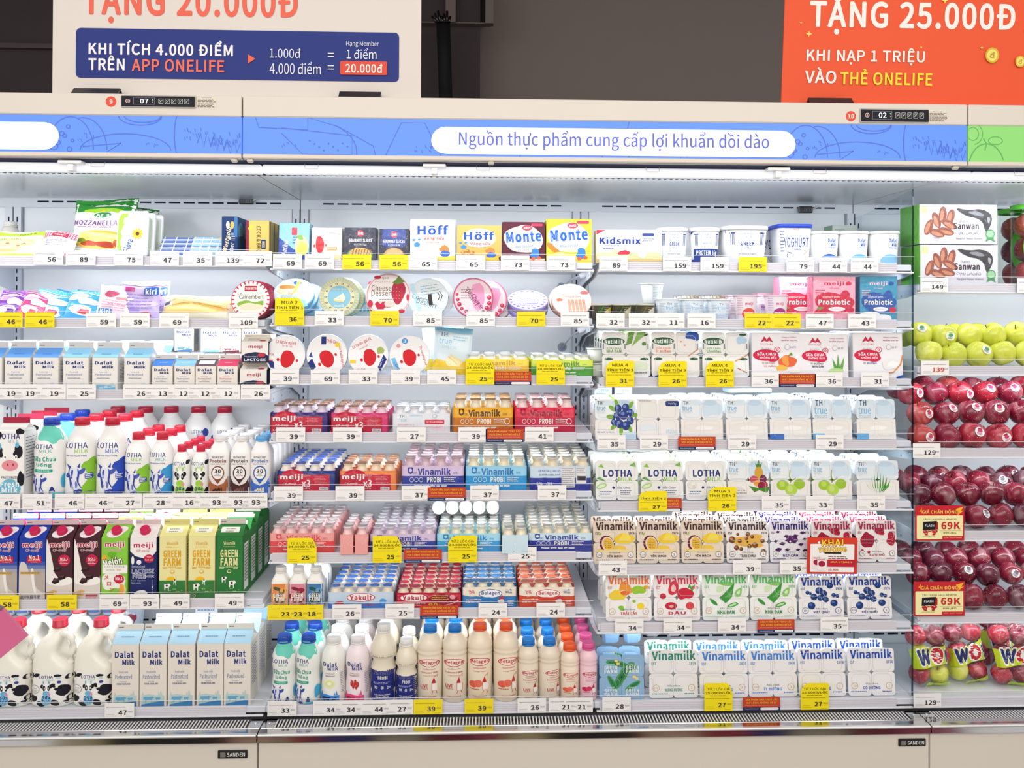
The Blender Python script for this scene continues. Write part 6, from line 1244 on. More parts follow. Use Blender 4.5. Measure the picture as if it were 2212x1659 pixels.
thp = R(0, 0, 1, 1, '#e6e8ee')+T('TH', .16, .86, .08, .14, '#27508c', .01)+T('true', .18, .66, .12, .16, '#7fc0e4', .01)+T('PROBIOTICS', .24, .4, .28, .12, '#e08aa0', .02)+T('SỮA CHUA LÊN MEN', .26, .24, .30, .06, '#e0a0ac', .01)+R(.56, .44, .9, .68, '#cf2a46', .01)+T('72 TỶ LỢI KHUẨN', .73, .56, .28, .09, '#fbeef0', .05)+B(.4, .9, .1, .06, '#bfdcf0', 3)+B(.8, .2, .12, .12, '#f0d8dc', 4)+E(.73, .86, .04, .1, '#9ab0cc')+E(.73, .86, .032, .08, '#e6e8ee')+LN(.56, .34, .9, 2, .08, .03, '#e0a0ac', 4)
p = probipack(848, 972, 878, S, 4, '#e4e8ee', '#eceaf0', '#e6e8ee', '#e6e8ee', '#fff', .74, ops=thp); putpacks(p, S, 848, 972, 'white and silver probiotic drink pack', 2, 4, 4, 'white probiotic drink packs')
p = probipack(978, 1108, 860, S, 4, '#b8884a', '#efe2c8', '#efb020', '#c8741c', '#4a2c14', .74, hs=1); putpacks(p, S, 978, 1108, 'amber yogurt drink pack', 3, 4, 4, 'amber yogurt drink packs')
p = probipack(1112, 1242, 860, S, 4, '#b0888a', '#f0d4d4', '#e2304e', '#c41e44', '#8c1634', .74, hs=1); putpacks(p, S, 1112, 1242, 'crimson yogurt drink pack', 4, 4, 4, 'crimson yogurt drink packs')
S = 'M5'
p = probipack(868, 1002, 986, S, 4, '#c9a8b0', '#d6b8c4', '#d9c4e2', '#2f3f9c', '#27359a', .74); putpacks(p, S, 868, 1002, 'lilac and navy yogurt drink pack', 2, 6, 4, 'lilac yogurt drink packs, fifth shelf')
p = probipack(1006, 1138, 986, S, 4, '#e8e4dc', '#ece2c4', '#9ad6f2', '#2f9ad8', '#1f78c4', .74); putpacks(p, S, 1006, 1138, 'sky blue yogurt drink pack', 3, 6, 4, 'sky blue yogurt drink packs, fifth shelf')
bk = R(0, 0, 1, .52, '#27359a')+T('LỢI ÍCH CỦA L.CASEI 431', .32, .8, .36, .12, '#27359a', .03)+T('ĐÃ ĐƯỢC CHỨNG MINH', .32, .64, .34, .1, '#27359a', .03)+T('90+', .16, .26, .1, .16, '#eef2fa', .04)+T('-30%', .32, .26, .1, .16, '#eef2fa', .04)+R(.52, .12, .74, .95, '#e4e2e4')+LN(.53, .9, .73, 10, .08, .02, '#8a8890', 4)+R(.76, .3, .93, .95, '#e4e2e4')+R(.78, .42, .92, .6, '#3a3a44')+LN(.77, .9, .92, 3, .08, .02, '#8a8890', 5)
p = probipack(1145, 1276, 987, S, 4, '#e8e2d8', '#e8d9bc', '#cfe2ee', '#27359a', '#27359a', .74, ops=bk); putpacks(p, S, 1145, 1276, 'navy yogurt drink pack turned backwards', 4, 6, 4, 'navy yogurt drink packs, fifth shelf')
S = 'M6'
for x0, x1, yt, lid, liq, c, lc, ink, ds, pos, n_ in ((583, 722, 1133, '#e6dcdc', '#f0c4c4', '#f0a4a0', '#e2484c', '#e04850', 'coral yogurt drink pack', 0, 7), (800, 940, 1136, '#dcdce4', '#dcc8d8', '#d9c4e2', '#3444a0', '#2c3c9c', 'lilac and navy yogurt drink pack', 2, 8), (944, 1081, 1135, '#e2e6ea', '#e8e6cc', '#a4def4', '#3fa4e0', '#1f84cc', 'sky blue yogurt drink pack', 3, 8), (1142, 1279, 1134, '#e6e2dc', '#ece0c4', '#cfe6f0', '#27359a', '#27359a', 'navy yogurt drink pack', 4, 8)):
    p = probipack(x0, x1, yt, S, 5, lid, liq, c, lc, ink, .73); putpacks(p, S, x0, x1, ds, pos, n_, 5, f'{ds}s, sixth shelf')
    if pos == 0:
        for k, (px, j) in enumerate(((751, 0), (782, 0))):
            p.put((at(px, 1180, FRONT)[0], FRONT+.075, sz(S)), f'coral drink pack turned end-on, {"left" if k == 0 else "right"} one beside the lilac packs', (0, 0, PI/2), 'coral packs turned end-on')
    if pos == 4:
        for k, px in enumerate((1098, 1126)): p.put((at(px, 1180, FRONT)[0], FRONT+.075, sz(S)), f'navy drink pack turned end-on, {"left" if k == 0 else "right"} one beside the sky blue packs', (0, 0, PI/2), 'navy packs turned end-on')
        # pack lying down on the others with its bottoms to the front
q = drinkpack(5, W(934, 1078, 2.72), .085, '#f4f4f4', '#f4f4f2', '#eef2f6', [], .2, .6, 'x'); q.put((at(1006, 1090, 2.70)[0], 2.69, sz(S)+.100), 'white drink pack lying on its side on top of the sky blue packs', (-PI/2+.05, 0, 0))
# ---- seventh shelf
S = 'M7'
def gfb(c, fr, lf):
    return R(0, 0, 1, 1, c)+A_leafy(lf, lf)+E(.75, .75, .2, .09, fr)+E(.12, .5, .16, .1, fr)+E(.8, .1, .25, .1, fr)+T('GREEN', .5, .54, .7, .16, '#f6efe2', .08)+T('FARM', .5, .38, .66, .16, '#f6efe2', .08)+T('Vinamilk', .5, .68, .4, .05, '#f6efe2', .02)+LN(.3, .2, .7, 2, .06, .02, '#f6efe2', 3)
for i, (x0, x1, c, fr, lf, ds) in enumerate(((584, 621, '#e58a4a', '#f0a84a', '#4a5a3a', 'orange-label little milk bottle'), (623, 660, '#e08a9c', '#a8243c', '#7a2a3a', 'pink-label little milk bottle'), (661, 698, '#4a7fb8', '#6a9fd0', '#2f5a44', 'blue-label little milk bottle'))):
    w_ = W(x0, x1, FRONT); r = w_/2; h_ = Hgt(S, (x0+x1)/2, 1222, FRONT+r)
    p = bottle([(r*.94, 0), (r, .003), (r, h_*.64), (r*.92, h_*.70), (r*.62, h_*.82), (r*.55, h_*.85)], '#f2efe8', r*.62, '#f0ede8', gfb(c, fr, lf), .002, h_*.62, sq=.6, label='x', caph=h_*.14, name='milk_bottle', cells=(8, 4), n=36)
    for j in range(3): place(p, S, (x0+x1)/2, ds, POS(i), w_, j, w_+.003, group='little farm milk bottles')
def yak(c, l, light):
    r = R(0, 0, 1, 1, c)
    if light: r += R(0, 0, 1, .3, '#3f7fd0')+R(0, .3, 1, .42, '#9cc4e8')+E(.17, .34, .07, .12, '#d03a5a')+E(.84, .42, .055, .18, '#4f9fe0')+T('Light', .63, .22, .16, .16, '#c8243c', .05)+R(.3, .1, .5, .28, '#cfdae6', .02)
    else: r += B(.72, .6, .2, .3, '#8c1430', 4)+T('SỮA UỐNG LÊN MEN', .28, .32, .34, .12, '#f8e6d0', .04)+T('90', .57, .2, .13, .24, '#f4c83a', .07)+T('năm', .67, .2, .08, .1, '#f4c83a', .02)+LN(.55, .8, .82, 3, .12, .04, '#f6d05a', 4)+E(.87, .72, .045, .14, '#f0a0a8')+L([(.72,.14),(.86,.28),(.96,.5)], .01, '#f6e6e0', 4)+LN(.1, .18, .4, 1, .1, .04, '#f0b8b0', 4)
    x = .5 if light else .27
    return r+E(x, .68, .22, .26, '#c8243c', 24)+E(x, .68, .205, .22, '#f8f4f4', 24)+T('Yakult', x, .68, .33, .28, '#c8243c', .07)
def bet(c, c2, lid):
    r = R(0, .55, 1, 1, '#f2e8d8')+P([(0,.62),(.3,.5),(.7,.56),(1,.52),(1,0),(0,0)], c)+E(.52, .68, .22, .22, c2, 24)+E(.52, .68, .205, .19, '#f8f6f2', 24)+T('Betagen', .52, .69, .33, .22, c2, .06)
    r += T('ดีเบต้า', .16, .84, .1, .1, '#c8404a', .02)+T('0%', .18, .74, .1, .14, '#c8404a', .04)+T('1', .9, .8, .04, .2, '#3a4a8a', .05)+LN(.8, .86, .88, 3, .07, .03, '#5a6a9a', 4)+LN(.06, .4, .4, 2, .12, .05, '#f0d4d0', 5)+B(.72, .28, .07, .12, '#f2e8e4', 5)+P([(.66,.4),(.74,.6),(.78,.4)], '#c8304a')+LN(.84, .34, .96, 4, .08, .03, '#f0e4e0', 3)
    return r
for x0, x1, yt, nb, lid, liq, c, ops, ds, pos, n_, b1, rows in ((709, 850, 1262, 5, '#2f74d0', '#ecdcc8', '#c9dcee', yak('#c9dcee', 0, 1), 'blue and white little probiotic drink pack', 3, 6, .73, 1), (856, 996, 1264, 5, '#c8284a', '#ecd8c0', '#bf1a3a', yak('#bf1a3a', 0, 0), 'crimson little probiotic drink pack', 4, 6, .73, 1),
     (999, 1115, 1252, 4, '#2f78b8', '#f2e6cc', '#2f80c4', bet('#2f80c4', '#1f4f9c', 0), 'blue and cream yogurt drink pack', 5, 5, .78, 1), (1121, 1241, 1253, 4, '#d2603c', '#f2e6cc', '#d8482c', bet('#d8482c', '#c8303a', 0), 'orange and cream yogurt drink pack', 6, 5, .78, 1)):
    p = probipack(x0, x1, yt, S, nb, lid, liq, c, c, '#fff', b1, ops=ops, lidk='foil' if nb == 5 else 'plastic'); putpacks(p, S, x0, x1, ds, pos, n_, nb, f'{ds}s')
    if nb == 5:
        p.put((at((x0+x1)/2+10, 1235, 2.8)[0], 2.84, sz(S)+Hgt(S, x0, yt, FRONT+.02)+.001), f'{ds} stacked on the rear ones', (0, 0, 0))
# ---- middle bay bottom deck: bottles
S = 'M8'
def profb(w_, h_, kind, caph):
    r = w_/2; zn = h_-caph
    if kind == 'betagen': return [(r*.9, 0), (r*.98, .004), (r*.98, h_*.60), (r*.93, h_*.615), (r, h_*.635), (r, h_*.66), (r*.95, h_*.675), (r, h_*.695), (r, h_*.73), (r*.93, h_*.78), (r*.76, h_*.84), (r*.58, h_*.875), (r*.52, zn)]
    if kind == 'probi': return [(r*.9, 0), (r, .006), (r, h_*.16), (r*.97, h_*.20), (r, h_*.40), (r*.96, h_*.45), (r*.80, h_*.53), (r*.98, h_*.60), (r, h_*.64), (r*.96, h_*.72), (r*.78, h_*.80), (r*.54, h_*.86), (r*.52, zn)]
    return [(r*.88, 0), (r*.98, .004), (r, h_*.12), (r*.97, h_*.28), (r*.90, h_*.42), (r*.93, h_*.52), (r, h_*.62), (r*.93, h_*.72), (r*.76, h_*.80), (r*.6, h_*.855), (r*.56, zn)]
def mbottle(x0, x1, yt, kind, body, capc, ops, capw, caph=.018, z0=.04, z1=.7, **kw):
    w_ = W(x0, x1, FRONT); h_ = Hgt(S, (x0+x1)/2, yt, FRONT+w_/2)
    return bottle(profb(w_, h_, kind, caph), body, capw/2, capc, ops, h_*z0, h_*z1, label='x', caph=caph, **kw), w_
tl = W(0, 31, 2.6)
p, w_ = mbottle(582, 636, 1370, 'lotha', '#f3f3ef', '#2350b4', teal, tl, .020, z0=.0, z1=.74)
for i, x in enumerate((608, 661)):
    for j in range(3): place(p, S, x, 'teal and white yogurt bottle', POS(i), w_, j, w_+.028, rz=.1-.3*i, group='teal yogurt bottles on the middle bay deck')
def dbot(scn, mid):
    return T('Dalat', .42, .80, .58, .095, '#27377f', .05)+T('Milk', .54, .71, .44, .075, '#27377f', .05)+T('Drinking yogurt', .42, .60, .42, .03, '#7a5a6a', .0)+T('Sweetened' if mid == 0 else 'Strawberry', .4, .555, .44, .045, '#6a4a5a', .01)+(E(.4,.39,.26,.09,'#ecebb8')+E(.4,.395,.2,.065,'#dfe3a4')+E(.4,.4,.1,.03,'#f3f3d4') if mid == 0 else spheres([(.3,.4,.9),(.45,.42,.9),(.56,.38,.8),(.38,.35,.8),(.5,.34,.8)], '#b82c34', '#d86a5a', .07))+G(A_cowscene(*scn), .42, .10, .78, .34)+LN(.86, .6, .97, 12, .035, .012, '#8a8a98', 4)
for i, (x, c, cc, scn, ds) in enumerate(((716, '#f1f0ea', '#eeece9', ('#3f8fdc', '#1d3070', '#1f3f88'), 'white yogurt bottle, blue cow scene'), (769, '#f4e6ea', '#eeeaec', ('#e8508a', '#b8203c', '#c8244a'), 'pale pink yogurt bottle, strawberries'))):
    p, w_ = mbottle(x-26.5, x+26.5, 1372, 'dalat', c, cc, dbot(scn, i), tl, .020, z0=.02, z1=.76)
    for j in range(4): place(p, S, x, ds, POS(i+2), w_, j, w_+.012, group=f'{ds}s on the middle bay deck')
pb = R(0, .0, 1, .46, '#27307e')+R(0, .0, 1, .53, '#27307e')+TO('Vinamilk', .52, .50, .80, .075, '#27307e', '#e9e2cc', .09, .02)+T('PROBI', .52, .41, .36, .06, '#f1eee6', .06)+T('90', .25, .24, .12, .05, '#f1eee6', .05)+T('-30', .5, .24, .12, .05, '#f1eee6', .05)+T('20+', .76, .24, .12, .05, '#f1eee6', .05)+LN(.15, .33, .85, 2, .02, .01, '#a9b0dc', 4)+T('SỮA CHUA UỐNG', .5, .12, .6, .03, '#f1eee6', .04)+T('MEN SỐNG', .5, .08, .5, .03, '#f1eee6', .04)+R(0, .745, 1, .80, '#e6ddc4')+T('MEN TIÊU HÓA', .5, .77, .8, .025, '#3a3f78', .02)
p, w_ = mbottle(797, 853, 1345, 'probi', '#e9e0cc', '#eeedea', pb, tl*.94, .024, z0=.03, z1=.78)
for j in range(3): place(p, S, 825, 'large cream and navy yogurt bottle', POS(4), w_, j, w_+.02)
p, w_ = mbottle(852, 899, 1377, 'probi', '#e9e0cc', '#eeedea', pb+LN(.85, .5, .97, 10, .04, .015, '#b8b4a8', 3), tl*.92, .020, z0=.03, z1=.80)
for j in range(2): place(p, S, 876, 'small cream and navy yogurt bottle', POS(5), w_, j, w_+.02)
def betb(org, flav='Original Flavor', c='#b8283c'):
    r = E(.5, .80, .42, .085, c, 28)+E(.5, .80, .39, .072, '#f0e6d6' if not org == 2 else '#f0c4d0', 28)+T('Betagen', .5, .80, .72, .09, c, .06)+T('นมเปรี้ยวเบทาเก้น', .5, .675, .52, .035, c, .01)
    if org == 0: r += T('Fermented Milk', .5, .60, .70, .04, c, .02)+T(flav, .5, .53, .5, .028, c, .0)+T('LIVE', .3, .31, .3, .07, c, .05)+T('PROBIOTICS', .32, .25, .3, .03, c, .02)
    else: r += T(flav, .5, .60, .5, .035, c, .01)+E(.24, .33, .17, .07, '#e0604a' if org == 1 else '#c8305a')+E(.44, .35, .17, .075, '#e8705a' if org == 1 else '#d0406a')+LN(.1, .23, .5, 1, .1, .015, c, 3)
    return r+P([(.6,.38),(.7,.5),(.78,.36)], c)+L([(.7,.5),(.85,.56),(.82,.5)], .02, c, .3)+R(.62, .22, .84, .37, '#f6efe6', .02)+L([(.62,.22),(.62,.37),(.84,.36),(.84,.22),(.62,.22)], .015, c, .3)+L([(.66,.21),(.62,.15)], .02, c, .3)+L([(.78,.21),(.82,.15)], .02, c, .3)+T('Product of Thailand', .5, .09, .56, .03, c, .02)
G8 = 'tall drinking yogurt bottles on the middle bay deck'
pB, w_ = mbottle(900, 955, 1348, 'betagen', '#ece0cc', '#1f7fd2', betb(0), tl*.94, .020, z0=.03, z1=.66)
for i, x in enumerate((927, 981)):
    for j in range(4): place(pB, S, x, 'tall cream yogurt bottle, blue cap', POS(6+i), w_, j, w_+.008, rz=-.02, group=G8)
pO, w_ = mbottle(1009, 1064, 1344, 'betagen', '#efe0c8', '#ec5f34', betb(1, 'Orange Flavor', '#c8302c'), tl*.94, .020, z0=.03, z1=.66)
for i, x in enumerate((1036, 1093)):
    for j in range(3): place(pO, S, x, 'tall cream yogurt bottle, orange cap', POS(8+i), w_, j, w_+.02 if j < 2 else w_+.03, rz=0 if i == 0 else .25, group=G8)
for i, (x, hw, yt, body, cc, ops, ds, n_) in enumerate(((1142, 23, 1377, '#e9dcc8', '#1f7fd2', betb(0), 'small cream yogurt bottle, blue cap', 4), (1188, 22.5, 1376, '#e9dcc8', '#1f7fd2', betb(0), 'small cream yogurt bottle, blue cap', 4), (1232, 20.5, 1388, '#f0e0c8', '#ee6230', betb(1, 'Orange Flavor', '#c8302c'), 'small cream yogurt bottle, orange cap', 4), (1273, 19.5, 1386, '#f2ccd6', '#e0609c', betb(2, 'Strawberry Flavor', '#b82850'), 'small pink yogurt bottle, pink cap', 4))):
    if i != 1: p, w_ = mbottle(x-hw, x+hw, yt, 'betagen', body, cc, ops, tl*.90, .019, z0=.03, z1=.58)
    for j in range(n_): place(p, S, x, ds, POS(10+i), w_, j, w_+.016, rz=(.25, .5, .1, .1)[i], group='small drinking yogurt bottles on the middle bay deck')
# ================================================================ RIGHT BAY
S = 'R1'
km = P([(0,0),(0,.34),(.2,.30),(.45,.36),(.7,.30),(1,.36),(1,0)], '#efd9a4', 1)+R(0, 0, 1, .12, '#dcb878')+T('Kidsmix', .36, .68, .62, .20, '#233f94', .07)+T('PREMIUM', .24, .53, .2, .05, '#6a7ab8', .02)+P([(0,1),(.14,1),(.02,.88),(0,.88)], '#d8304a')+E(.35, .86, .1, .05, '#e0e4ee')+R(.7, .82, .88, .91, '#3a4a8c', .02)+LN(.7, .74, .9, 2, .06, .025, '#8a94c0', 4)
km += E(.28, .38, .07, .06, '#f0d8b8')+B(.44, .32, .06, .08, '#d8384a', 3)+B(.38, .3, .05, .06, '#d8384a', 4)+E(.7, .40, .08, .1, '#f6f6f4')+E(.7, .26, .06, .1, '#f6f6f4')+E(.64, .5, .025, .04, '#f6f6f4')+E(.76, .5, .025, .04, '#f6f6f4')+LN(.1, .45, .3, 1, .1, .03, '#5a6ab0', 6)
p = boxpack(W(1286, 1430, FRONT)*.98, Hgt(S, 1358, 497, FRONT), .06, '#f3f4f6', km, 'x'); place(p, S, 1359, 'white kids yogurt box with fruit picture', POS(0), .06)
def farm(big=False, prot=False):
    r = L([(.34,.30),(.34,.86),(.66,.86),(.66,.30),(.34,.30)][0:1]+[(.34,.88),(.66,.88),(.66,.66),(.34,.66),(.34,.88)], .012, '#8a93a8')+T('FARMERS', .5, .82, .26, .07, '#7a849c', .02)+T('UNION', .5, .73, .20, .07, '#7a849c', .02)
    for x in (.14, .86):
        r += R(x-.06, .82, x+.06, .86, '#27408c')
        for k in range(3): r += R(x-.045+.035*k, .50, x-.03+.035*k, .81, '#27408c')
    if prot: r += T('· GREEK STYLE ·', .5, .56, .4, .06, '#27408c', .02)+R(.05, .08, .95, .40, '#27408c')+T('PROTEIN 16g', .5, .26, .74, .18, '#f4f6fa', .06)+R(0, .0, 1, .08, '#27408c')
    else: r += T('GREEK', .5, .54, .34, .11, '#27408c', .06)+T('· STYLE ·', .5, .42, .28, .06, '#27408c', .02)+T('All Natural Yogurt', .5, .24, .46, .06, '#4a5a94', .01)
    return r+P([(0,1),(.12,1.0),(.05,.9),(0,.84)], '#27408c')
G1 = 'greek style yogurt tubs'
for i, (x0, x1, yt, pr, ds, n_) in enumerate(((1424, 1492, 490, 0, 'white greek style yogurt tub', 2), (1496, 1562, 490, 1, 'white greek style protein yogurt tub', 1), (1566, 1666, 487, 0, 'large white greek style yogurt tub', 1))):
    r = W(x0, x1, FRONT)/2
    p = tub(r*.86, r*.97, Hgt(S, (x0+x1)/2, yt, FRONT), '#f3f4f7', farm(i == 2, pr), '#f0f2f6', 'x', lidh=.012, sq=.35 if i == 2 else 0)
    for j in range(n_): place(p, S, (x0+x1)/2, ds, POS(i+1), 2*r, j, 2*r+.004, group=None)
yo = T('meiji', .5, .90, .22, .07, '#c8506a', .03)+T('Delight', .5, .76, .34, .1, '#b8c4d8', .0)+T('YOGHURT', .52, .55, .80, .26, '#27378c', .03)+R(0, .1, .16, .95, '#e6e9f2')+LN(.02, .85, .14, 7, .09, .03, '#5a6490', 4)+E(.3, .18, .09, .1, '#27378c')+E(.3, .18, .075, .085, '#f0f2f6')+T('plain', .3, .18, .08, .04, '#27378c', .02)+E(.68, .15, .18, .1, '#dfe4ee')+E(.68, .17, .14, .06, '#f8f9fb')+L([(.75,.2),(.95,.36)], .02, '#d8b08a')+LN(.45, .36, .7, 1, .1, .03, '#7a84a8', 3)
r = W(1680, 1758, FRONT)/2; p = tub(r*.84, r*.95, Hgt(S, 1720, 483, FRONT), '#f0f2f7', yo, '#2448c8', 'x', sq=.8, lidh=.012)
for j in range(2): place(p, S, 1720-(14 if j else 0), 'square yogurt tub, bright blue lid', POS(4), 2*r, j, 2*r+.004)
dy = T('Dalat', .64, .74, .30, .13, '#2f62b4', .06)+T('Milk', .70, .60, .2, .11, '#2f62b4', .06)+LN(.5, .5, .82, 1, .1, .03, '#7a9acc', 3)+P([(.22,.0),(.22,.16),(.45,.30),(.7,.28),(.92,.2),(.92,0)], '#2f62b4', 1)+B(.5, .14, .14, .06, '#7fb4e0', 3)
for i, (x, c) in enumerate(((1790, '#2f62b4'), (1855, '#6fb8e4'), (1922, '#8cc6ea'))):
    r = W(x-33, x+33, FRONT)/2
    p = tub(r*.86, r*.98, Hgt(S, x, 498, FRONT), '#f1f2f3', TINT(dy, {'#7fb4e0': '#a8d4f0', '#2f62b4': '#2f62b4'}) if i == 0 else dy[:-2]+[(dy[-2][0], dy[-2][1], c)], '#f4f4f4', 'x', lidh=.009)
    for j in range(2): place(p, S, x, 'white tub, ' + ('navy' if i == 0 else 'sky blue' if i == 1 else 'pale blue') + ' wave', POS(i+5), 2*r, j, 2*r+.004)
q = boxpack(.085, .075, .07, '#e4ece6', E(.75, .6, .1, .14, '#5a9a6a')+LN(.1, .8, .5, 2, .1, .04, '#b0c4b8', 3)+B(.4, .2, .3, .1, '#8a8f8c', 3), 'x', name='date_box', side_c='#9cc8a4'); q.put((1.815, 2.9, sz(S)+.07), 'pale green-edged box seen through the divider behind the small tubs')
q = boxpack(.1, .07, .08, '#eef0f4', [], 'x', name='storage_carton'); q.put((1.81, 2.9, sz(S)), 'plain white carton beneath the green-edged box behind the tubs')
S = 'R2'
def cupp(r0, r1, h_, c, ops, lid, extra=None, lidh=.004): return tub(r0, r1, h_, c, ops, lid, 'x', lidh=lidh, name='yogurt_cup', lidk='foil', extra=extra)
def leafy(c1, c2): return R(0, 0, 1, 1, '#4a4638')+P([(.1,.0),(.3,.9),(.7,1),(.5,.4)], c1, 1)+P([(.5,0),(.7,.6),(1,.9),(1,0)], c2, 0)+L([(.2,.1),(.55,.9)], .02, '#8a9a5a')+LN(.6, .8, .95, 4, .12, .04, '#c9c4a8', 4)
for i, (x, c1, c2) in enumerate(((1302, '#3f5a2c', '#e0c03a'), (1345, '#2f3f24', '#d8cfae'), (1396, '#5a5438', '#e6dcc4'))):
    r = W(x-21, x+21, FRONT)/2; p = cupp(r*.9, r, Hgt(S, x, 657, FRONT), '#5a5644', leafy(c1, c2), '#cfc8ac')
    for j in range(3): place(p, S, x, ('green-leaf', 'dark-leaf', 'cream-label')[i]+' short yogurt cup', POS(i), 2*r, j)
thc = R(0, 0, 1, 1, '#e2ebf2')+T('TH', .5, .78, .22, .12, '#27508c', .01)+T('true', .52, .58, .36, .18, '#7fbce4', .01)+T('YOGURT', .5, .42, .36, .08, '#b4d4ea', .0)+LN(.1, .8, .32, 8, .08, .02, '#9ab0c8', 4)+LN(.72, .8, .95, 8, .08, .02, '#9ab0c8', 5)+B(.5, .15, .3, .1, '#c8dcec', 3)
r = W(1421, 1471, FRONT)/2; pth = cupp(r*.80, r, Hgt(S, 1446, 645, FRONT), '#dfe9f0', thc, '#e6ecf2')
for j in range(3): place(pth, S, 1446, 'pale blue yogurt cup', POS(3), 2*r, j, 2*r+.003)
def gran(t):
    rnd = random.Random(5); m = MB(); hh_ = Hgt('R2', 1502, 646, FRONT)
    for k in range(60):
        a = rnd.uniform(0, 6.28); q_ = rnd.uniform(0, .022); x, y = q_*math.cos(a), q_*math.sin(a)
        m.add(*(lambda s_: ([(x-s_, y-s_, hh_+.003), (x+s_, y-s_, hh_+.003), (x, y+s_, hh_+.003), (x, y, hh_+.003+s_*2)], [(0,1,3),(1,2,3),(2,0,3),(0,2,1)]))(rnd.uniform(.002, .004)), (rnd.choice(['#c8a888', '#e0cdb8', '#9a7458', '#efe2d2']), 'print'))
    g = m.build('granola_topping', t); tag(g, None, None, None, 'stuff')
    m = MB(); m.lathe([(.0285, hh_), (.029, hh_+.002), (.0265, hh_+.0125), (.0255, hh_+.014)], ('#f8fafa', 'wrap'), 28); m.build('clear_dome', t)
p = tub(r*.80, r, Hgt(S, 1502, 646, FRONT), '#e3e9ee', thc, '#e6ecf2', 'x', lidh=.004, name='yogurt_cup', lidk='foil', extra=gran)
for i, x in enumerate((1502, 1559)):
    for j in range(3): place(p, S, x, 'yogurt cup with granola dome', POS(i+4), 2*r, j, 2*r+.003, group='yogurt cups with granola domes')
Hc = Hgt(S, 1446, 645, FRONT)
pth.put((at(1408, 620, 2.66)[0], 2.66, sz(S)+Hgt(S, 1396, 657, FRONT)+.001), 'pale blue yogurt cup, upper one of the stack on the short cups', (0, 0, .8), None)
def mcup(c, c2): return R(0, 0, 1, 1, '#eadfe6')+T('meiji', .55, .66, .36, .16, '#c8486a', .06)+E(.55, .22, .34, .26, c)+T('Probiotic', .55, .26, .44, .12, '#fbf2f2', .06)+LN(.05, .9, .25, 8, .1, .03, c2, 4)
for i, (x, c, c2, ds) in enumerate(((1617, '#e05a4a', '#d8a0b0', 'coral probiotic yogurt cup'), (1684, '#a83a88', '#c8a4d8', 'purple probiotic yogurt cup'))):
    r = W(x-25, x+25, FRONT)/2; p = cupp(r*.82, r, Hgt(S, x, 637, FRONT), '#ecdce4', mcup(c, c2), '#e8c4d0')
    for j in range(3): place(p, S, x, ds, POS(i+6), 2*r, j, 2*r+.003)
q = boxpack(W(1635, 1665, 2.66), .05, .05, '#f0eaf2', LN(.1, .9, .9, 6, .14, .05, '#9a6ab8', 4)+R(.1, .7, .9, .85, '#b07ac8'), 'x', name='yogurt_box'); q.put((at(1650, 660, 2.66)[0], 2.66, sz(S)), 'lilac and white small box between the two probiotic cups')
for i in range(2):
    q = boxpack(.078, .085, .055, '#f2c4d4', T('meiji', .6, .6, .5, .22, '#c8284a', .06)+R(0, .0, 1, .3, '#e08aa8'), 'x', name='yogurt_box', film=True); q.put((at(1640+42*i+20, 640, 2.80)[0]-.01+.03*i, 2.80-.0*i+.06*i, sz(S)+.0), ('pink boxed yogurt pack behind the cups, left one', 'pink boxed yogurt pack behind the cups, right one')[i], (0, 0, .1))
def mprob(c, c2, ink, berry):
    r = T('meiji', .5, .83, .46, .10, ink, .06)+T('CP-meiji', .5, .73, .22, .045, ink, .02)+B(.5, .40, .46, .24, c2, 9, 20, .12)+P([(.6,.55),(.75,.72),(.9,.6),(.8,.4)], c2, 1)+T('yoghurt with', .42, .53, .4, .05, '#fbf2f2', .02)+T('Probiotic', .5, .42, .74, .12, '#fbf6f6', .07)
    r += E(.56, .26, .2, .05, '#fbf6f6')+T('Strawberry' if berry else 'Original', .56, .26, .28, .035, c2, .01)+E(.88, .24, .09, .07, '#c82a4a')+B(.84, .84, .06, .05, c2, 3)+LN(.05, .68, .3, 3, .05, .02, ink, 4)
    return r+(B(.16, .16, .14, .12, '#c8283c', 4)+P([(.08,.27),(.16,.24),(.26,.3),(.17,.31)], '#5a9a3a')+B(.8, .06, .1, .05, '#f0b4b8', 5) if berry else B(.3, .1, .3, .1, '#f4f6fa', 5)+B(.6, .05, .3, .08, '#f4f6fa', 6))
p = boxpack(W(1757, 1848, FRONT), Hgt(S, 1800, 597, FRONT), .05, '#f0aabf', mprob('#f0aabf', '#cc2648', '#c8284a', 1), 'x', side_c='#e88aa8', name='yogurt_box', film=True)
place(p, S, 1802, 'pink strawberry probiotic pack', POS(9), .05); p.put((at(1724, 640, 2.66)[0], 2.675, sz(S)), 'pink strawberry probiotic pack, partly hidden behind the front one', (0, 0, .06))
p = boxpack(W(1860, 1938, FRONT), Hgt(S, 1900, 597, FRONT), .05, '#3f98bc', mprob('#3f98bc', '#2456a8', '#f2c8d4', 0), 'x', side_c='#2f6aa0', name='yogurt_box', film=True)
place(p, S, 1899, 'blue original probiotic pack', POS(10), .05, rz=-.08); p.put((at(1862, 640, 2.70)[0], 2.70, sz(S)), 'blue original probiotic pack, partly hidden behind the front one', (0, 0, .1))
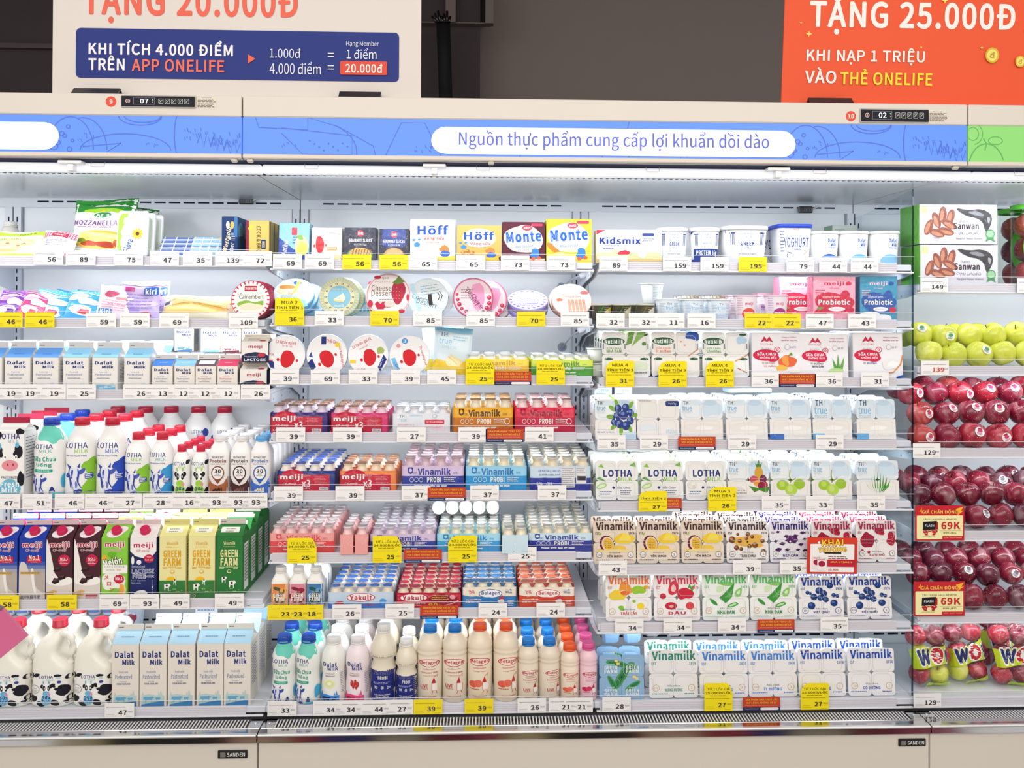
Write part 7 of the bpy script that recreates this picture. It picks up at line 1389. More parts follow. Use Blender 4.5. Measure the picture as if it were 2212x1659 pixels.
# ---- yogurt four-packs
def trays(sh, items, lean=-.10, film=False, depth=.05, pitch=.062, kind='print'):
    protos = {}
    for i, (x0, x1, yt, key, n_) in enumerate(items):
        h_ = Hgt(sh, (x0+x1)/2, yt, FRONT+.008)*1.01
        if key not in protos:
            lidc, ops, star, ds, *ex = TR[key]; protos[key] = (traypack(W(x0, x1, FRONT)*.985, h_, lidc, ops, label='x', d=depth, star=star, kind=ex[0] if ex else kind, cupc=ex[1] if len(ex) > 1 else '#f1f2f4'), ds)
        p, ds = protos[key]
        for j in range(n_): place(p, sh, (x0+x1)/2, ds, POS(i), depth, j, pitch, tilt=lean, dy=.010, group=f'{ds}s on the {where(sh)}' if n_ > 1 or sum(q[3] == key for q in items) > 1 else None)
TR = {}
def nuti(c, sub, col, pic):
    r = E(.25, .79, .23, .085, '#2a5a3a')+T('NutiMilk', .25, .79, .38, .09, '#f2f4ee', .06)+T('SỮA CHUA', .25, .64, .3, .05, col, .03)+T(sub, .25, .57, .3, .07, col, .06)+E(.14, .40, .09, .03, '#2a5a3a')+E(.88, .40, .09, .03, '#2a5a3a')+E(.88, .94, .08, .025, '#2a5a3a')
    for x in (.03, .48, .96): r += R(x-.012, .62, x+.012, .74, '#8a8e94')
    return r+pic
TR['nv'] = ('#e9e8e6', nuti('', 'NHA ĐAM', '#7a9a5a', P([(.5,.7),(.56,1),(.68,1),(.62,.75)], '#6a9a44')+P([(.62,.68),(.75,1),(.92,1),(.86,.9)], '#8ab45a')+E(.88, .74, .05, .04, '#5a8a4a')+B(.75, .25, .18, .12, '#d8e0c8', 3)+LN(.55, .1, .95, 1, .1, .03, '#8a8e94', 3)), '#c8ccc8', 'aloe yogurt four-pack')
TR['no'] = ('#eeebe8', nuti('', 'ÍT ĐƯỜNG', '#e8824a', P([(.7,.85),(.75,1),(1,1),(1,.78),(.85,.84)], '#2f55a8', 1)+E(.62, .78, .02, .015, '#e8824a')+E(.7, .7, .02, .015, '#e8824a')+L([(.75,.45),(.98,.62)], .02, '#d8905a')+P([(.0,.0),(.3,.12),(.2,.0)], '#2f55a8', 1)), '#9a9ea4', 'low-sugar yogurt four-pack with navy corner')
TR['ng'] = ('#f0f0ee', nuti('', 'CÓ ĐƯỜNG', '#5aa84a', B(.85, .82, .1, .1, '#b8d4ec', 3)+L([(.7,.35),(.98,.5)], .02, '#d8905a')+L([(.75,.2),(.95,.1)], .02, '#c86a5a')), '#8a8e94', 'green-lettered yogurt four-pack')
trays('R3', [(1300, 1406, 720, 'nv', 4), (1407, 1513, 719, 'no', 4), (1517, 1620, 720, 'ng', 4)], film=True)
def mori(sub, c, pic):
    r = P([(.18,.78),(.26,.92),(.31,.84),(.36,.92),(.44,.78),(.36,.82),(.31,.80),(.26,.82)], '#c82a48')+T('morinaga', .3, .75, .26, .035, '#c82a48', .03)+T('ヨーグルト', .3, .65, .2, .03, '#9a7a84', .01)+E(.28, .50, .26, .13, '#d4264c')+E(.42, .44, .14, .09, '#d4264c')+T('SỮA CHUA', .30, .53, .38, .075, '#fbf0f2', .07)+T('KHÔNG BÉO', .33, .45, .34, .055, '#fbf0f2', .05)
    r += E(.52, .62, .065, .065, '#d4264c')+E(.52, .62, .05, .05, '#f6eef0')+T('0', .52, .62, .04, .06, '#d4264c', .06)+T('ÍT ĐƯỜNG', .34, .325, .26, .05, c, .03)+(T(sub, .36, .255, .24, .05, c, .03) if sub else [])
    return r+T('TĂNG CƯỜNG', .76, .90, .3, .03, '#b05a74', .01)+T('MIỄN DỊCH', .76, .83, .3, .04, '#b02a54', .03)+E(.72, .68, .05, .06, '#c8b8c0')+E(.72, .68, .042, .05, '#f2f0f2')+T('10 TỶ', .84, .68, .12, .05, '#7a8ab8', .02)+P([(.3,.05),(.45,.16),(.6,.05),(.8,.08),(.6,.0),(.3,.0)], '#e6e2e4', 1)+pic
pe = B(.72, .36, .17, .14, '#e8683c', 4)+B(.68, .38, .08, .1, '#f0a050', 5)+P([(.72,.48),(.8,.56),(.84,.5)], '#6a9a3a')+B(.6, .22, .1, .07, '#f4c050', 3)+B(.86, .16, .1, .06, '#f6f2ee', 4)+P([(.1,0),(.9,0),(1,.06),(.95,.0)], '#c8306a')
al = P([(.75,.2),(.78,.55),(.82,.2)], '#5aa048')+P([(.8,.2),(.92,.5),(.88,.2)], '#6ab050')+P([(.7,.2),(.66,.45),(.78,.2)], '#5aa048')+E(.74, .16, .16, .06, '#b8d88a')+E(.58, .08, .14, .05, '#7ab84a')+E(.58, .09, .1, .03, '#d8ecb8')
sp = B(.78, .3, .18, .14, '#eeebea', 3)+B(.8, .3, .1, .07, '#f8f6f4', 4)+L([(.6,.1),(.8,.12),(.95,.3),(1.,.5)], .03, '#d8905a', 1)+P([(.8,0),(1,.07),(1,0)], '#2f55a8')
mo = [('VỊ ĐÀO', '#d05a4a', pe, 1623, 1733, 720, 'white yogurt box, peach picture'), ('NHA ĐAM', '#3a3a4a', al, 1729, 1835, 723, 'white yogurt box, aloe picture'), ('', '#27408c', sp, 1842, 1953, 720, 'white yogurt box, spoon picture')]
for i, (sub, c, pic, x0, x1, yt, ds) in enumerate(mo):
    p = boxpack(W(x0, x1, FRONT)*.97, Hgt('R3', (x0+x1)/2, yt, FRONT), .055, '#f1eff2', mori(sub, c, pic), 'x', name='yogurt_box', side_c='#e9e9ee')
    for j in range(4): place(p, 'R3', (x0+x1)/2, ds, POS(i+3), .055, j, .058, tilt=-.06, dy=.006, group=f'{ds} column')
S = 'R3'
q = traypack(.11, .07, '#eef0f0', [], label='x', star=None, cupc='#eef4ee', depth=.05) if 0 else None
p_ = cupp(.024, .029, .04, '#f0f4f0', [], '#e8eeea')
for k, (x, z) in enumerate(((1276, .045), (1276, .0))): p_.put((at(1278, 780, 2.68)[0]+.012, 2.66, sz('R3')+z), ('pale plain yogurt cup, upper one', 'pale plain yogurt cup, lower one')[k]+' beside the aloe four-packs', (0, 0, 0))
# fourth shelf
def thy(big=0, extra=[], sky=True):
    r = (B(.75, .75, .22, .2, '#d4e6f2', 3)+B(.3, .9, .25, .07, '#dcebf4', 4)+B(.7, .9, .2, .06, '#c4dcee', 6)) if sky else []
    k = 1.0 if not big else 1.45
    r += T('TH', .12*k, .90, .12*k, .09*k, '#2f4668', .04)+E(.20*k+.02, .93, .015, .015, '#e8b83a')+T('true', .15*k, .90-.13*k, .22*k, .12*k, '#6fb6e0', .02)+T('YOGURT', .15*k, .90-.235*k, .22*k, .055*k, '#b4c6d0', .0)
    return r+extra
cream = B(.5, .3, .4, .12, '#ece6e0', 3)+B(.55, .28, .2, .06, '#f6f2ee', 4)
TR['thb'] = ('#eef2f5', R(0, 0, 1, .48, '#f0ece8')+thy(0, G(A_blueberries(leaf='#7ab03a'), .67, .56, .68, .80)+T('Sữa Chua Men Sống', .22, .24, .34, .03, '#8a8a94', .0)+T('Việt Quất Tự Nhiên', .25, .18, .42, .04, '#3a3a48', .02)+R(.68, .0, 1, .18, '#c4dff0')), '#e4e6e8', 'blueberry yogurt four-pack')
TR['thu'] = ('#efece8', R(0, .5, .46, 1, '#ecebe6')+R(.68, .82, 1, .95, '#2a3a78', .04)+T('Có đường', .84, .88, .18, .05, '#e8ecf6', .02, 180)+LN(.05, .95, .35, 1, .1, .02, '#a8a49e', 3)+T('TH true', .82, .18, .28, .12, '#a8d4ea', .02, 180)+B(.25, .3, .2, .1, '#e2e8ee', 3), '#55657a', 'upside-down yogurt four-pack')
TR['th1'] = ('#ecf1f5', R(0, 0, 1, .5, '#efebe6')+thy(0, cream), '#5a6a7e', 'pale sky yogurt four-pack')
TR['th2'] = ('#e4edf4', R(0, 0, 1, .5, '#efebe6')+thy(0, cream+R(.0, .0, .34, .13, '#3f74c8', .02)), '#5a6a7e', 'pale sky yogurt four-pack, blue label')
TR['th3'] = ('#e0ecf4', R(0, 0, 1, .5, '#efebe6')+thy(1, cream+R(.0, .0, .30, .15, '#6ab4e4', .02)), '#5a6a7e', 'big-lettered yogurt four-pack')
trays('R4', [(1285, 1375, 865, 'thb', 3), (1376, 1469, 865, 'thu', 3), (1471, 1563, 865, 'th1', 4), (1567, 1661, 865, 'th1', 4), (1663, 1754, 865, 'th2', 4), (1756, 1842, 865, 'th3', 4), (1848, 1940, 865, 'th3', 3)])
cb = boxpack(.055, .05, .055, '#dfeaf4', T('TH true', .6, .6, .4, .16, '#6fa8d8', .02)+LN(.1, .4, .6, 2, .14, .05, '#8ab0d8', 3)+R(0, .0, 1, .2, '#c4dcf0'), 'x', name='yogurt_box')
for k in range(2): cb.put((at(1303+44*k, 880, 2.76)[0], 2.79, sz('R4')+.100), ('small pale blue box high behind the blueberry four-pack', 'small pale blue box high behind the upside-down four-pack')[k], (0, 0, 0))
q = boxpack(.14, .012, .05, '#bfe0f0', LN(.1, .6, .9, 1, .1, .2, '#8ab8dc', 3), 'x', name='yogurt_box'); q.put((at(1610, 855, 2.76)[0], 2.74, sz('R4')+.128), 'flat pale blue pack lying on the rear four-packs, right bay fourth shelf', (0, 0, .1))
# fifth shelf
lo = lambda ext: T('LOTHA', .52, .68, .66, .17, '#27357f', .06)+T('MILK', .70, .53, .32, .10, '#8cc63a', .02)+T('Sữa Chua', .66, .32, .3, .06, '#27357f', .03)+LN(.58, .24, .85, 3, .05, .02, '#6a74a8', 3)+LN(.1, .22, .4, 2, .06, .02, '#6a74a8', 4)+E(.42, .32, .03, .035, '#27357f')+ext
TR['la'] = ('#f0f0ec', lo(P([(.06,.85),(.2,.82),(.14,.92)], '#8cc63a')+P([(.8,.88),(.92,.96),(.95,.84)], '#7ab648')+P([(.02,.55),(.25,.47),(.1,.6)], '#5aa03c')+E(.14, .36, .13, .06, '#a8d47a', 12, 20)+E(.14, .36, .1, .035, '#e4f0d0', 12, 20)), '#c0ccb8', 'aloe green-leaf yogurt four-pack')
TR['lb'] = ('#f1f1ee', lo(E(.16, .38, .12, .1, '#e8e4dc')+E(.18, .42, .05, .05, '#f0f0ea')+E(.2,.33,.04,.05,'#d8d8d0')), '#c0c4c8', 'plain white and navy yogurt four-pack')
pine = P([(.44,.95),(.5,1.1),(.56,.95),(.64,1.02),(.58,.84),(.42,.84),(.36,1.0)], '#5a8a3a')+E(.5, .68, .17, .2, '#d8a43c')+B(.3, .5, .14, .12, '#c84a5a', 3)+P([(.25,.35),(.4,.5),(.6,.42),(.45,.25)], '#f0a040', 1)+E(.66, .5, .14, .13, '#7a2a4a')+E(.58, .3, .13, .12, '#8a2040')+E(.74, .32, .1, .1, '#a82848')+P([(.1,.3),(.3,.1),(.5,.16),(.8,.08),(.94,.28),(.5,.22)], '#4f8a34')
coco = L([(.5,.5),(.48,.8),(.5,1.0)], .03, '#8a9a4a')+L([(.5,.55),(.7,.7)], .03, '#8a9a4a')+E(.22, .42, .22, .2, '#a4c83a')+E(.82, .46, .2, .2, '#9cc234')+E(.52, .24, .22, .22, '#b4d44a')+E(.48, .28, .1, .12, '#cce070')+E(.2, .46, .1, .1, '#bedb5c')
aloe = sum([P([(.5+.04*(k-4), .05), (.5+.10*(k-4)+.02, .3), (.5+.125*(k-4), .95-.045*abs(k-4)**1.5), (.5+.085*(k-4)-.03, .3)], '#3f8a34' if k % 2 else '#57a443') for k in range(9)], [])
TR['t5'] = ('#eceff1', R(0, 0, 1, .48, '#f0ebe6')+thy(0, G(pine, .76, .52, .62, .82)+T('Trái Cây', .30, .24, .24, .05, '#4a4a58', .02)+T('Tự Nhiên', .32, .17, .26, .05, '#4a4a58', .02)+T('Sữa Chua', .22, .30, .24, .03, '#9a9aa4', .0)), '#3a3a3e', 'tropical fruit yogurt four-pack')
TR['t6'] = ('#eaeff1', R(0, 0, 1, .48, '#f0ebe6')+thy(0, G(coco, .50, .42, .70, .66)), '#4a5640', 'green coconut yogurt four-pack')
TR['t7'] = ('#e6eef2', R(0, 0, 1, .48, '#f0ebe6')+thy(0, G(aloe, .50, .44, .60, .62)), '#4a5640', 'aloe plant yogurt four-pack')
trays('R5', [(1286, 1380, 999, 'la', 4), (1384, 1478, 999, 'la', 4), (1481, 1571, 999, 'lb', 4), (1572, 1663, 998, 't5', 4), (1665, 1752, 998, 't6', 4), (1753, 1844, 998, 't6', 4), (1851, 1944, 998, 't7', 3)])
tb = boxpack(.062, .045, .05, '#f0f3f6', T('TH true', .5, .7, .5, .16, '#7fb4dc', .02)+B(.7, .3, .14, .14, '#b4c84a', 3)+LN(.1, .4, .5, 2, .14, .05, '#a0a8b4', 3), 'x', name='yogurt_box')
for k, (x, ds) in enumerate(((1580, 'left'), (1622, 'right'))): tb.put((at(x, 990, 2.8)[0], 2.82, sz('R5')+.098), f'small white box with green fruit, {ds} of two high on right bay fifth shelf', (0, 0, 0))
pw = cupp(.021, .026, .038, '#f6f6f4', [], '#eeeeec')
for k, (x, ds) in enumerate(((1475, 'left'), (1521, 'right'))): pw.put((at(x, 990, 2.76)[0], 2.78, sz('R5')+.115), f'plain white yogurt cup, {ds} of two upside down on the rear packs', (PI, 0, 0))
lm = bag(.2, .13, .02, '#cfe4f0', LN(.05, .8, .95, 6, .12, .05, '#7fb0d8', 3)+LN(.05, .75, .95, 5, .13, .03, '#4f7fc0', 5), label='x', name='yogurt_multipack', seed=8, crimp=False, cat='multipack'); lm.put((at(1360, 995, 2.75)[0], 2.76, sz('R5')+.118), 'blue and white printed pack lying flat over the rear aloe packs', (-1.35, 0, 0))
lm = bag(.22, .12, .02, '#d4e8ee', LN(.05, .8, .95, 4, .16, .06, '#9cc8dc', 3)+B(.7, .5, .2, .1, '#b4d48a', 5), label='x', name='yogurt_multipack', seed=9, crimp=False, cat='multipack'); lm.put((at(1745, 990, 2.78)[0], 2.78, sz('R5')+.118), 'pale green printed pack lying flat over the rear coconut packs', (-1.35, 0, 0))
# sixth and seventh shelves, deck: packs with the big bold name
def vm(ink, name, extra, sub='Sữa chua', inkd=None, e2=None, y0=.88, circ=True):
    r = extra+T('Vinamilk', .51, y0, .88, .19, ink, .062, 0, 1, 2, .03)+T('EST', .10, .71, .09, .055, ink, .04)+T('1976', .90, .71, .14, .055, ink, .04)+T(sub, .5, .255, .26, .035, '#5a5058', .01)+T(name, .5, .175, .36, .075, inkd or ink, .05)
    if circ:
        for x in (.14, .87): r += E(x, .21, .07, .07, e2 or '#5a5058', 16)+E(x, .21, .06, .06, '#f1edea', 16)+T('100' if x < .5 else '1', x, .21, .07 if x < .5 else .03, .045, e2 or '#5a5058', .03)
    return r+LN(.06, .09, .40, 1, .1, .02, ink, 4, (.03, .12))+LN(.72, .09, .96, 1, .1, .02, ink, 5, (.03, .12))
pas = E(.32, .46, .17, .20, '#6a2234', 20, 15)+E(.34, .46, .14, .17, '#f0d8b8', 20, 15)+E(.35, .46, .11, .14, '#e8b42c', 20, 15)+sum([E(.29+.035*(k % 4), .38+.05*(k//4), .009, .012, '#3a2a18', 6) for k in range(14)], [])+B(.73, .58, .22, .13, '#f2cc2e', 4)+P([(.6,.55),(.7,.72),(.85,.68),(.9,.52)], '#f6dc5a')+B(.6, .35, .2, .06, '#f0c848', 6)+B(.5, .30, .42, .04, '#ecd8a0', 7)+E(.15, .32, .05, .02, '#f0c848')+P([(.12,.68),(.2,.74),(.17,.66)], '#9ac05a')
TR['v1'] = ('#ead9c6', vm('#4a2c2c', 'YẾN MẠCH', pas, 'Sữa chua thực vật'), '#f4efe8', 'oat and passionfruit yogurt four-pack', 'print', '#e8e4e0')
pea = B(.5, .5, .42, .12, '#e8b44a', 5)+B(.7, .62, .2, .05, '#e8b44a', 6)+spheres([(.14,.55,1.1),(.32,.52,.7),(.28,.68,.5),(.52,.68,.75),(.48,.58,.55),(.62,.62,.6),(.86,.52,.7),(.24,.36,.8),(.35,.33,.6),(.55,.40,.7),(.68,.42,.9),(.88,.26,.9)], '#7a4424', '#c08a5a', .075)
TR['v2'] = ('#eeeae6', vm('#4a2c2c', 'TRÂN CHÂU', pea), '#2a2a30', 'tapioca pearl yogurt four-pack')
ric = sum([P([(x-.05*s,y),(x,y+.035*s),(x+.07*s,y+.02*s),(x+.02*s,y-.03*s)], '#4a2058') for x, y, s in ((.2,.72,1),(.5,.58,2),(.45,.52,1.6),(.58,.5,1.8),(.62,.62,1.4),(.4,.62,1.2),(.8,.7,1.2),(.85,.55,1),(.14,.5,1),(.3,.44,1.4),(.2,.3,1.6),(.42,.3,1.2),(.75,.42,1.2),(.85,.28,1.2),(.68,.3,1))], [])+B(.55, .55, .12, .1, '#5a2a6a', 3)
TR['v3'] = ('#eceaf0', vm('#3c2878', 'NẾP CẨM', ric), '#f4f0f4', 'purple rice yogurt four-pack')
pom = B(.28, .52, .16, .20, '#a81c3c', 4)+spheres([(.22+.05*(k % 4), .38+.06*(k//4), .32) for k in range(18)], '#8c1634', '#d84a64', .09)+B(.58, .74, .14, .08, '#b4203f', 5)+spheres([(.52,.74,.4),(.6,.77,.4),(.66,.72,.4)], '#8c1634', '#d84a64', .09)+B(.86, .55, .12, .14, '#b4203f', 6)+spheres([(.82,.52,.4),(.88,.6,.4),(.9,.5,.4),(.14,.28,.4),(.3,.24,.4)], '#a01a3a', '#e06a80', .09)
TR['v4'] = ('#f0ebe9', vm('#a81c4a', 'LỰU ĐỎ', pom, inkd='#a81c4a'), '#e8d8d8', 'pomegranate yogurt four-pack')
trays('R6', [(1281, 1375, 1130, 'v1', 2), (1376, 1469, 1129, 'v1', 2), (1470, 1567, 1130, 'v1', 3), (1569, 1662, 1130, 'v2', 3), (1663, 1753, 1129, 'v3', 3), (1754, 1844, 1129, 'v4', 4), (1849, 1941, 1129, 'v4', 4)])
for k, (x, c, ds) in enumerate(((1490, '#e4e0e2', 'white cup, left of the dark pair'), (1565, '#5a3a3a', 'dark brown cup, left one'), (1607, '#5a3a3a', 'dark brown cup, right one'), (1640, '#5a3ac0', 'purple cup, left one'), (1681, '#5a3ac0', 'purple cup, right one'))):
    q = cupp(.022, .027, .035, c, R(.1, .2, .9, .8, c)+T('Vinamilk', .5, .55, .6, .3, '#f4f0f0', .05), '#f0eef0'); q.put((at(x, 1112, 2.78)[0], 2.80, sz('R6')+.118), f'{ds}, high behind the four-packs of right bay sixth shelf', (PI if k else 0, 0, 0))
mang = P([(.28,.62),(.34,.86),(.5,.8),(.62,.62),(.5,.58),(.42,.68)], '#f09a3a', 1)+B(.72, .66, .14, .10, '#9ccc3c', 3)+E(.88, .72, .05, .04, '#f4cc34')+B(.26, .55, .18, .12, '#f2d23a', 4)+E(.42, .6, .1, .05, '#e8702c')+E(.62, .42, .04, .03, '#8cc63a')+B(.34, .28, .07, .05, '#8cc63a', 5)+E(.76, .32, .08, .07, '#f6d83c')
TR['w1'] = ('#f4f3f1', vm('#ee7a42', 'TRÁI CÂY', mang, inkd='#d84a34', e2='#c8a87a'), '#a89a8a', 'mixed fruit yogurt four-pack')
stra = P([(.3,.62),(.36,.82),(.48,.88),(.56,.72),(.5,.58),(.38,.54)], '#d8364a', 1)+P([(.36,.66),(.42,.8),(.5,.7),(.44,.6)], '#f4c8c8', 1)+B(.68, .58, .16, .14, '#d02c44', 3)+P([(.78,.7),(.9,.78),(.84,.62)], '#5aa43c')+P([(.74,.7),(.78,.8),(.82,.7)], '#5aa43c')+E(.2, .53, .07, .06, '#d02c44')+E(.37, .32, .13, .08, '#c82c40')+E(.38, .31, .05, .03, '#f0a8a8')+E(.78, .32, .09, .08, '#d84a54')
TR['w2'] = ('#f5f2f1', vm('#e0405a', 'DÂU', stra, inkd='#c8284a', e2='#c8a87a'), '#9a8a8a', 'strawberry yogurt four-pack')
nha = P([(.3,.8),(.6,.84),(.72,.74),(.5,.72)], '#8ccc6a', 1)+P([(.32,.74),(.5,.72),(.4,.58),(.3,.6)], '#d4ecc0', 1)+P([(.45,.55),(.7,.8),(.64,.5),(.5,.36),(.36,.48)], '#3f9a40')+P([(.5,.5),(.66,.66),(.6,.48)], '#6ab45a')+P([(.68,.6),(.86,.72),(.84,.52),(.72,.48)], '#8ccc6a', 1)+P([(.72,.58),(.82,.66),(.8,.54)], '#d8f0c8', 1)+P([(.14,.5),(.3,.4),(.34,.3),(.2,.36)], '#3f9a40', 1)+P([(.5,.3),(.7,.4),(.8,.34),(.6,.26)], '#4fa84a', 1)+P([(.56,.31),(.7,.37),(.74,.34),(.6,.29)], '#cfe8b8', 1)
TR['w3'] = ('#f3f5f1', vm('#5cc46a', 'NHA ĐAM', nha, inkd='#2f8a44', e2='#c8a87a'), '#8a9a8a', 'green aloe yogurt four-pack')
vq = spheres([(.46,.66,1.),(.56,.60,.9),(.34,.52,.9),(.48,.50,.8),(.6,.46,.8),(.2,.62,.55),(.26,.6,.4),(.78,.56,.6),(.86,.54,.5),(.28,.32,1.),(.78,.38,.95),(.7,.78,.85)], '#1f3a78', '#4a6fb0', .085)
TR['w4'] = ('#f1eff0', vm('#1f3f94', 'VIỆT QUẤT', vq, inkd='#27357f', e2='#27357f'), '#9aa4b4', 'blueberry bold-lettered yogurt four-pack')
trays('R7', [(1308, 1409, 1246, 'w1', 4), (1412, 1514, 1246, 'w2', 4), (1517, 1620, 1244, 'w3', 4), (1621, 1723, 1243, 'w3', 4), (1726, 1825, 1250, 'w4', 3), (1830, 1929, 1251, 'w4', 3)])
TR['x1'] = ('#eeeceb', vm('#2a8c78', 'KHÔNG ĐƯỜNG', [], e2='#c8a87a'), '#8aa4a0', 'sugar-free teal-lettered yogurt four-pack')
TR['x2'] = ('#f0eeee', vm('#3f86dc', 'ÍT ĐƯỜNG', [], e2='#c8a87a'), '#5a6070', 'low-sugar light-blue-lettered yogurt four-pack')
TR['x3'] = ('#f0eeee', vm('#1f4fb4', 'CÓ ĐƯỜNG', [], e2='#c8a87a'), '#8a90a0', 'sweetened royal-blue-lettered yogurt four-pack')
S = 'R8'
trays(S, [(1402, 1509, 1410, 'x1', 2), (1511, 1618, 1411, 'x2', 2), (1618, 1723, 1411, 'x2', 2), (1725, 1829, 1408, 'x3', 2), (1830, 1938, 1408, 'x3', 2)], pitch=.075)
for k, (x, key, rz, ds) in enumerate(((1435, 'x1', .2, 'teal-lettered'), (1545, 'x2', 1.2, 'light-blue-lettered, turned aside'), (1645, 'x2', -1.0, 'light-blue-lettered, tilted'), (1748, 'x3', 1.3, 'royal-blue-lettered, turned aside'), (1850, 'x3', .1, 'royal-blue-lettered, straight'))):
    lidc, ops, star, _ = TR[key][:4]
    q = traypack(.14, .13, lidc, ops, label='x', star=star); q.put((at(x, 1390, 2.82)[0], 2.82+.01*(k % 3), sz(S)+.108+.012*(k % 2)), f'yogurt four-pack lying on the rear stacks, {ds}, right bay deck', (-1.25, 0, rz*.1))
gfp = G(A_leafy('#2f7a4c', '#4a9a5a'), .5, .5, 1.0, 1.0)+E(.38, .86, .04, .03, '#f0d878')+E(.42, .8, .04, .03, '#f0d878')+E(.78, .5, .04, .03, '#f0d878')+E(.84, .46, .04, .03, '#f0d878')
for x in (.26, .74):
    for y in (.66, .14): gfp += T('GREEN', x, y+.055, .28, .075, '#e6f0f4', .08)+T('FARM', x, y-.035, .28, .075, '#e6f0f4', .08)+T('Vinamilk', x, y+.13, .18, .03, '#e6f0f4', .02)
TR['gf'] = ('#8fb8da', gfp, '#1f3040', 'pale blue farm yogurt four-pack', 'print', '#7fa8cc')
h_ = Hgt(S, 1343, 1420, FRONT); p = traypack(W(1294, 1393, FRONT)*.98, h_, '#8fb8da', gfp, label='x', star='#1f3040', cupc='#8ab0d2')
for j in range(2): place(p, S, 1343, 'pale blue farm yogurt four-pack', POS(0), .052, j, .062, tilt=-.05, dy=.01)
p.put((at(1340, 1380, 2.70)[0], 2.66, sz(S)+h_*1.0+.026), 'pale blue farm yogurt four-pack lying flat on top of the upright ones', (-1.45, 0, 0))
# ================================================================ FRUIT BAY
S = 'F1'
db = P([(.02,.95),(.10,.95),(.10,.78),(.02,.78)], '#ece6a0')+R(.72, .84, .98, .98, '#dcdde6')
for x, y, a in ((.12,.42,70),(.22,.60,110),(.30,.74,85),(.40,.68,75),(.38,.50,150),(.34,.32,165),(.22,.28,160)): db += E(x, y, .095, .12, '#9c5a4a', 14, 0) if 0 else G(E(.5, .5, .5, .28, '#96503f', 16)+E(.45, .56, .36, .14, '#c8886a', 12), x, y, .22, .34, a, 1.9)
db += P([(.46,.92),(.62,.86),(.8,.9),(.92,.78),(.94,.58),(.87,.30),(.84,.36),(.82,.55),(.74,.66),(.62,.70),(.52,.80)], '#3c3a3e', 1)+P([(.6,.82),(.75,.84),(.85,.72),(.72,.72)], '#8a8a94', 1)+P([(.86,.7),(.92,.66),(.89,.48)], '#a4a4ac', 1)
db += T('Dates', .58, .58, .12, .07, '#8a8a94', .01)+T('Sanwan', .60, .46, .32, .16, '#3c2a34', .05)+T('تمور صنوان', .62, .28, .32, .12, '#7a7a88', .01)+T('Deglet Nour Dates', .64, .14, .34, .07, '#5a5a6a', .0)+T('500G', .22, .16, .08, .05, '#7a7a88', .02)+T('Net Weight', .2, .1, .12, .04, '#8a8a94', .01)+E(.91, .26, .06, .12, '#4a9a5a')+E(.91, .26, .045, .09, '#9ccca0')+P([(.87,.18),(.85,.06),(.91,.12),(.97,.06),(.95,.18)], '#4a9a5a')
w_ = W(1988, 2156, FRONT); h_ = Hgt(S, 2070, 528, FRONT)*.985
q = boxpack(w_, h_, .12, '#dddce6', db, 'x', name='date_box', side_c='#7ccc48', film=True)
X = at(2072, 600, FRONT)[0]
q.put((X, FRONT+.06, sz(S)), 'lower date box with green side, fruit bay first shelf')
q.put((X-.003, FRONT+.06, sz(S)+h_+.0025), 'upper date box with green side, stacked on the other one')
def apple(r, col, seed, big=1):
    t = thing('apple', 'x', 'apple'); rnd = random.Random(seed)
    prof = [(r*.12, -r*.80), (r*.38, -r*.88), (r*.70, -r*.72), (r*.93, -r*.30), (r, r*.10), (r*.96, r*.42), (r*.78, r*.74), (r*.48, r*.90), (r*.24, r*.86), (r*.08, r*.66), (r*.01, r*.60)]
    # denser profile
    P2 = []
    for (a, b), (c, d) in zip(prof, prof[1:]): P2 += [(a, b), ((a+c)/2, (b+d)/2+.0)]
    P2.append(prof[-1])
    m = MB(); m.lathe(P2, (col, 'apple'), 26, cap=(1, 0))
    k = m.v; m.v = [(x*(1+.04*math.sin(3*math.atan2(y, x)+seed)), y*(1+.03*math.sin(5*math.atan2(y, x))), z) for x, y, z in k]
    m.build('apple_flesh', t)
    s = MB(); s.tube([(0, 0, r*.62), (r*.04, 0, r*.85), (r*.12, r*.02, r*1.04)], [.0012, .0011, .0016], ('#5a4024', 'matte'), 6); s.build('stem', t)
    return t
def sticker(t, r, c):
    m = MB(); n = 14; v = []
    a0, b0 = .0, .15
    def pt(u, w__):
        th = -PI/2+(u)*.36; ph = .15+w__*.40; return (r*1.05*math.cos(ph)*math.cos(th), r*1.05*math.cos(ph)*math.sin(th), r*1.05*math.sin(ph)*.92+r*.02)
    for ops, off in ((E(0, 0, 1, 1, '#f2eeee', 16), 0), (E(0, .15, .5, .35, c, 10)+LN(-.6, -.4, .6, 2, .2, .1, c, 3), .0003)):
        for vv, f, cc in ops:
            m.add([tuple(x*(1+off/r) for x in pt(a, b)) for a, b in vv], f, (cc, 'print'))
    m.build('sticker', t)
AP = {}
for nm, r, cs, sc_ in (('y', .0385, ['#d3d84a', '#d3d84a'], '#4f9a6a'), ('r', .0375, ['#b22b40', '#8c1f3c', '#c24a48'], '#c83a6a'), ('d', .0375, ['#74172f', '#5f1a32', '#8a2038'], '#7a7a8a')):
    for ci, c in enumerate(cs):
        for st in (0, 1):
            t = apple(r, c, ci*3+st+len(AP))
            if st: sticker(t, r, sc_)
            AP[(nm, ci, st)] = Proto(t)
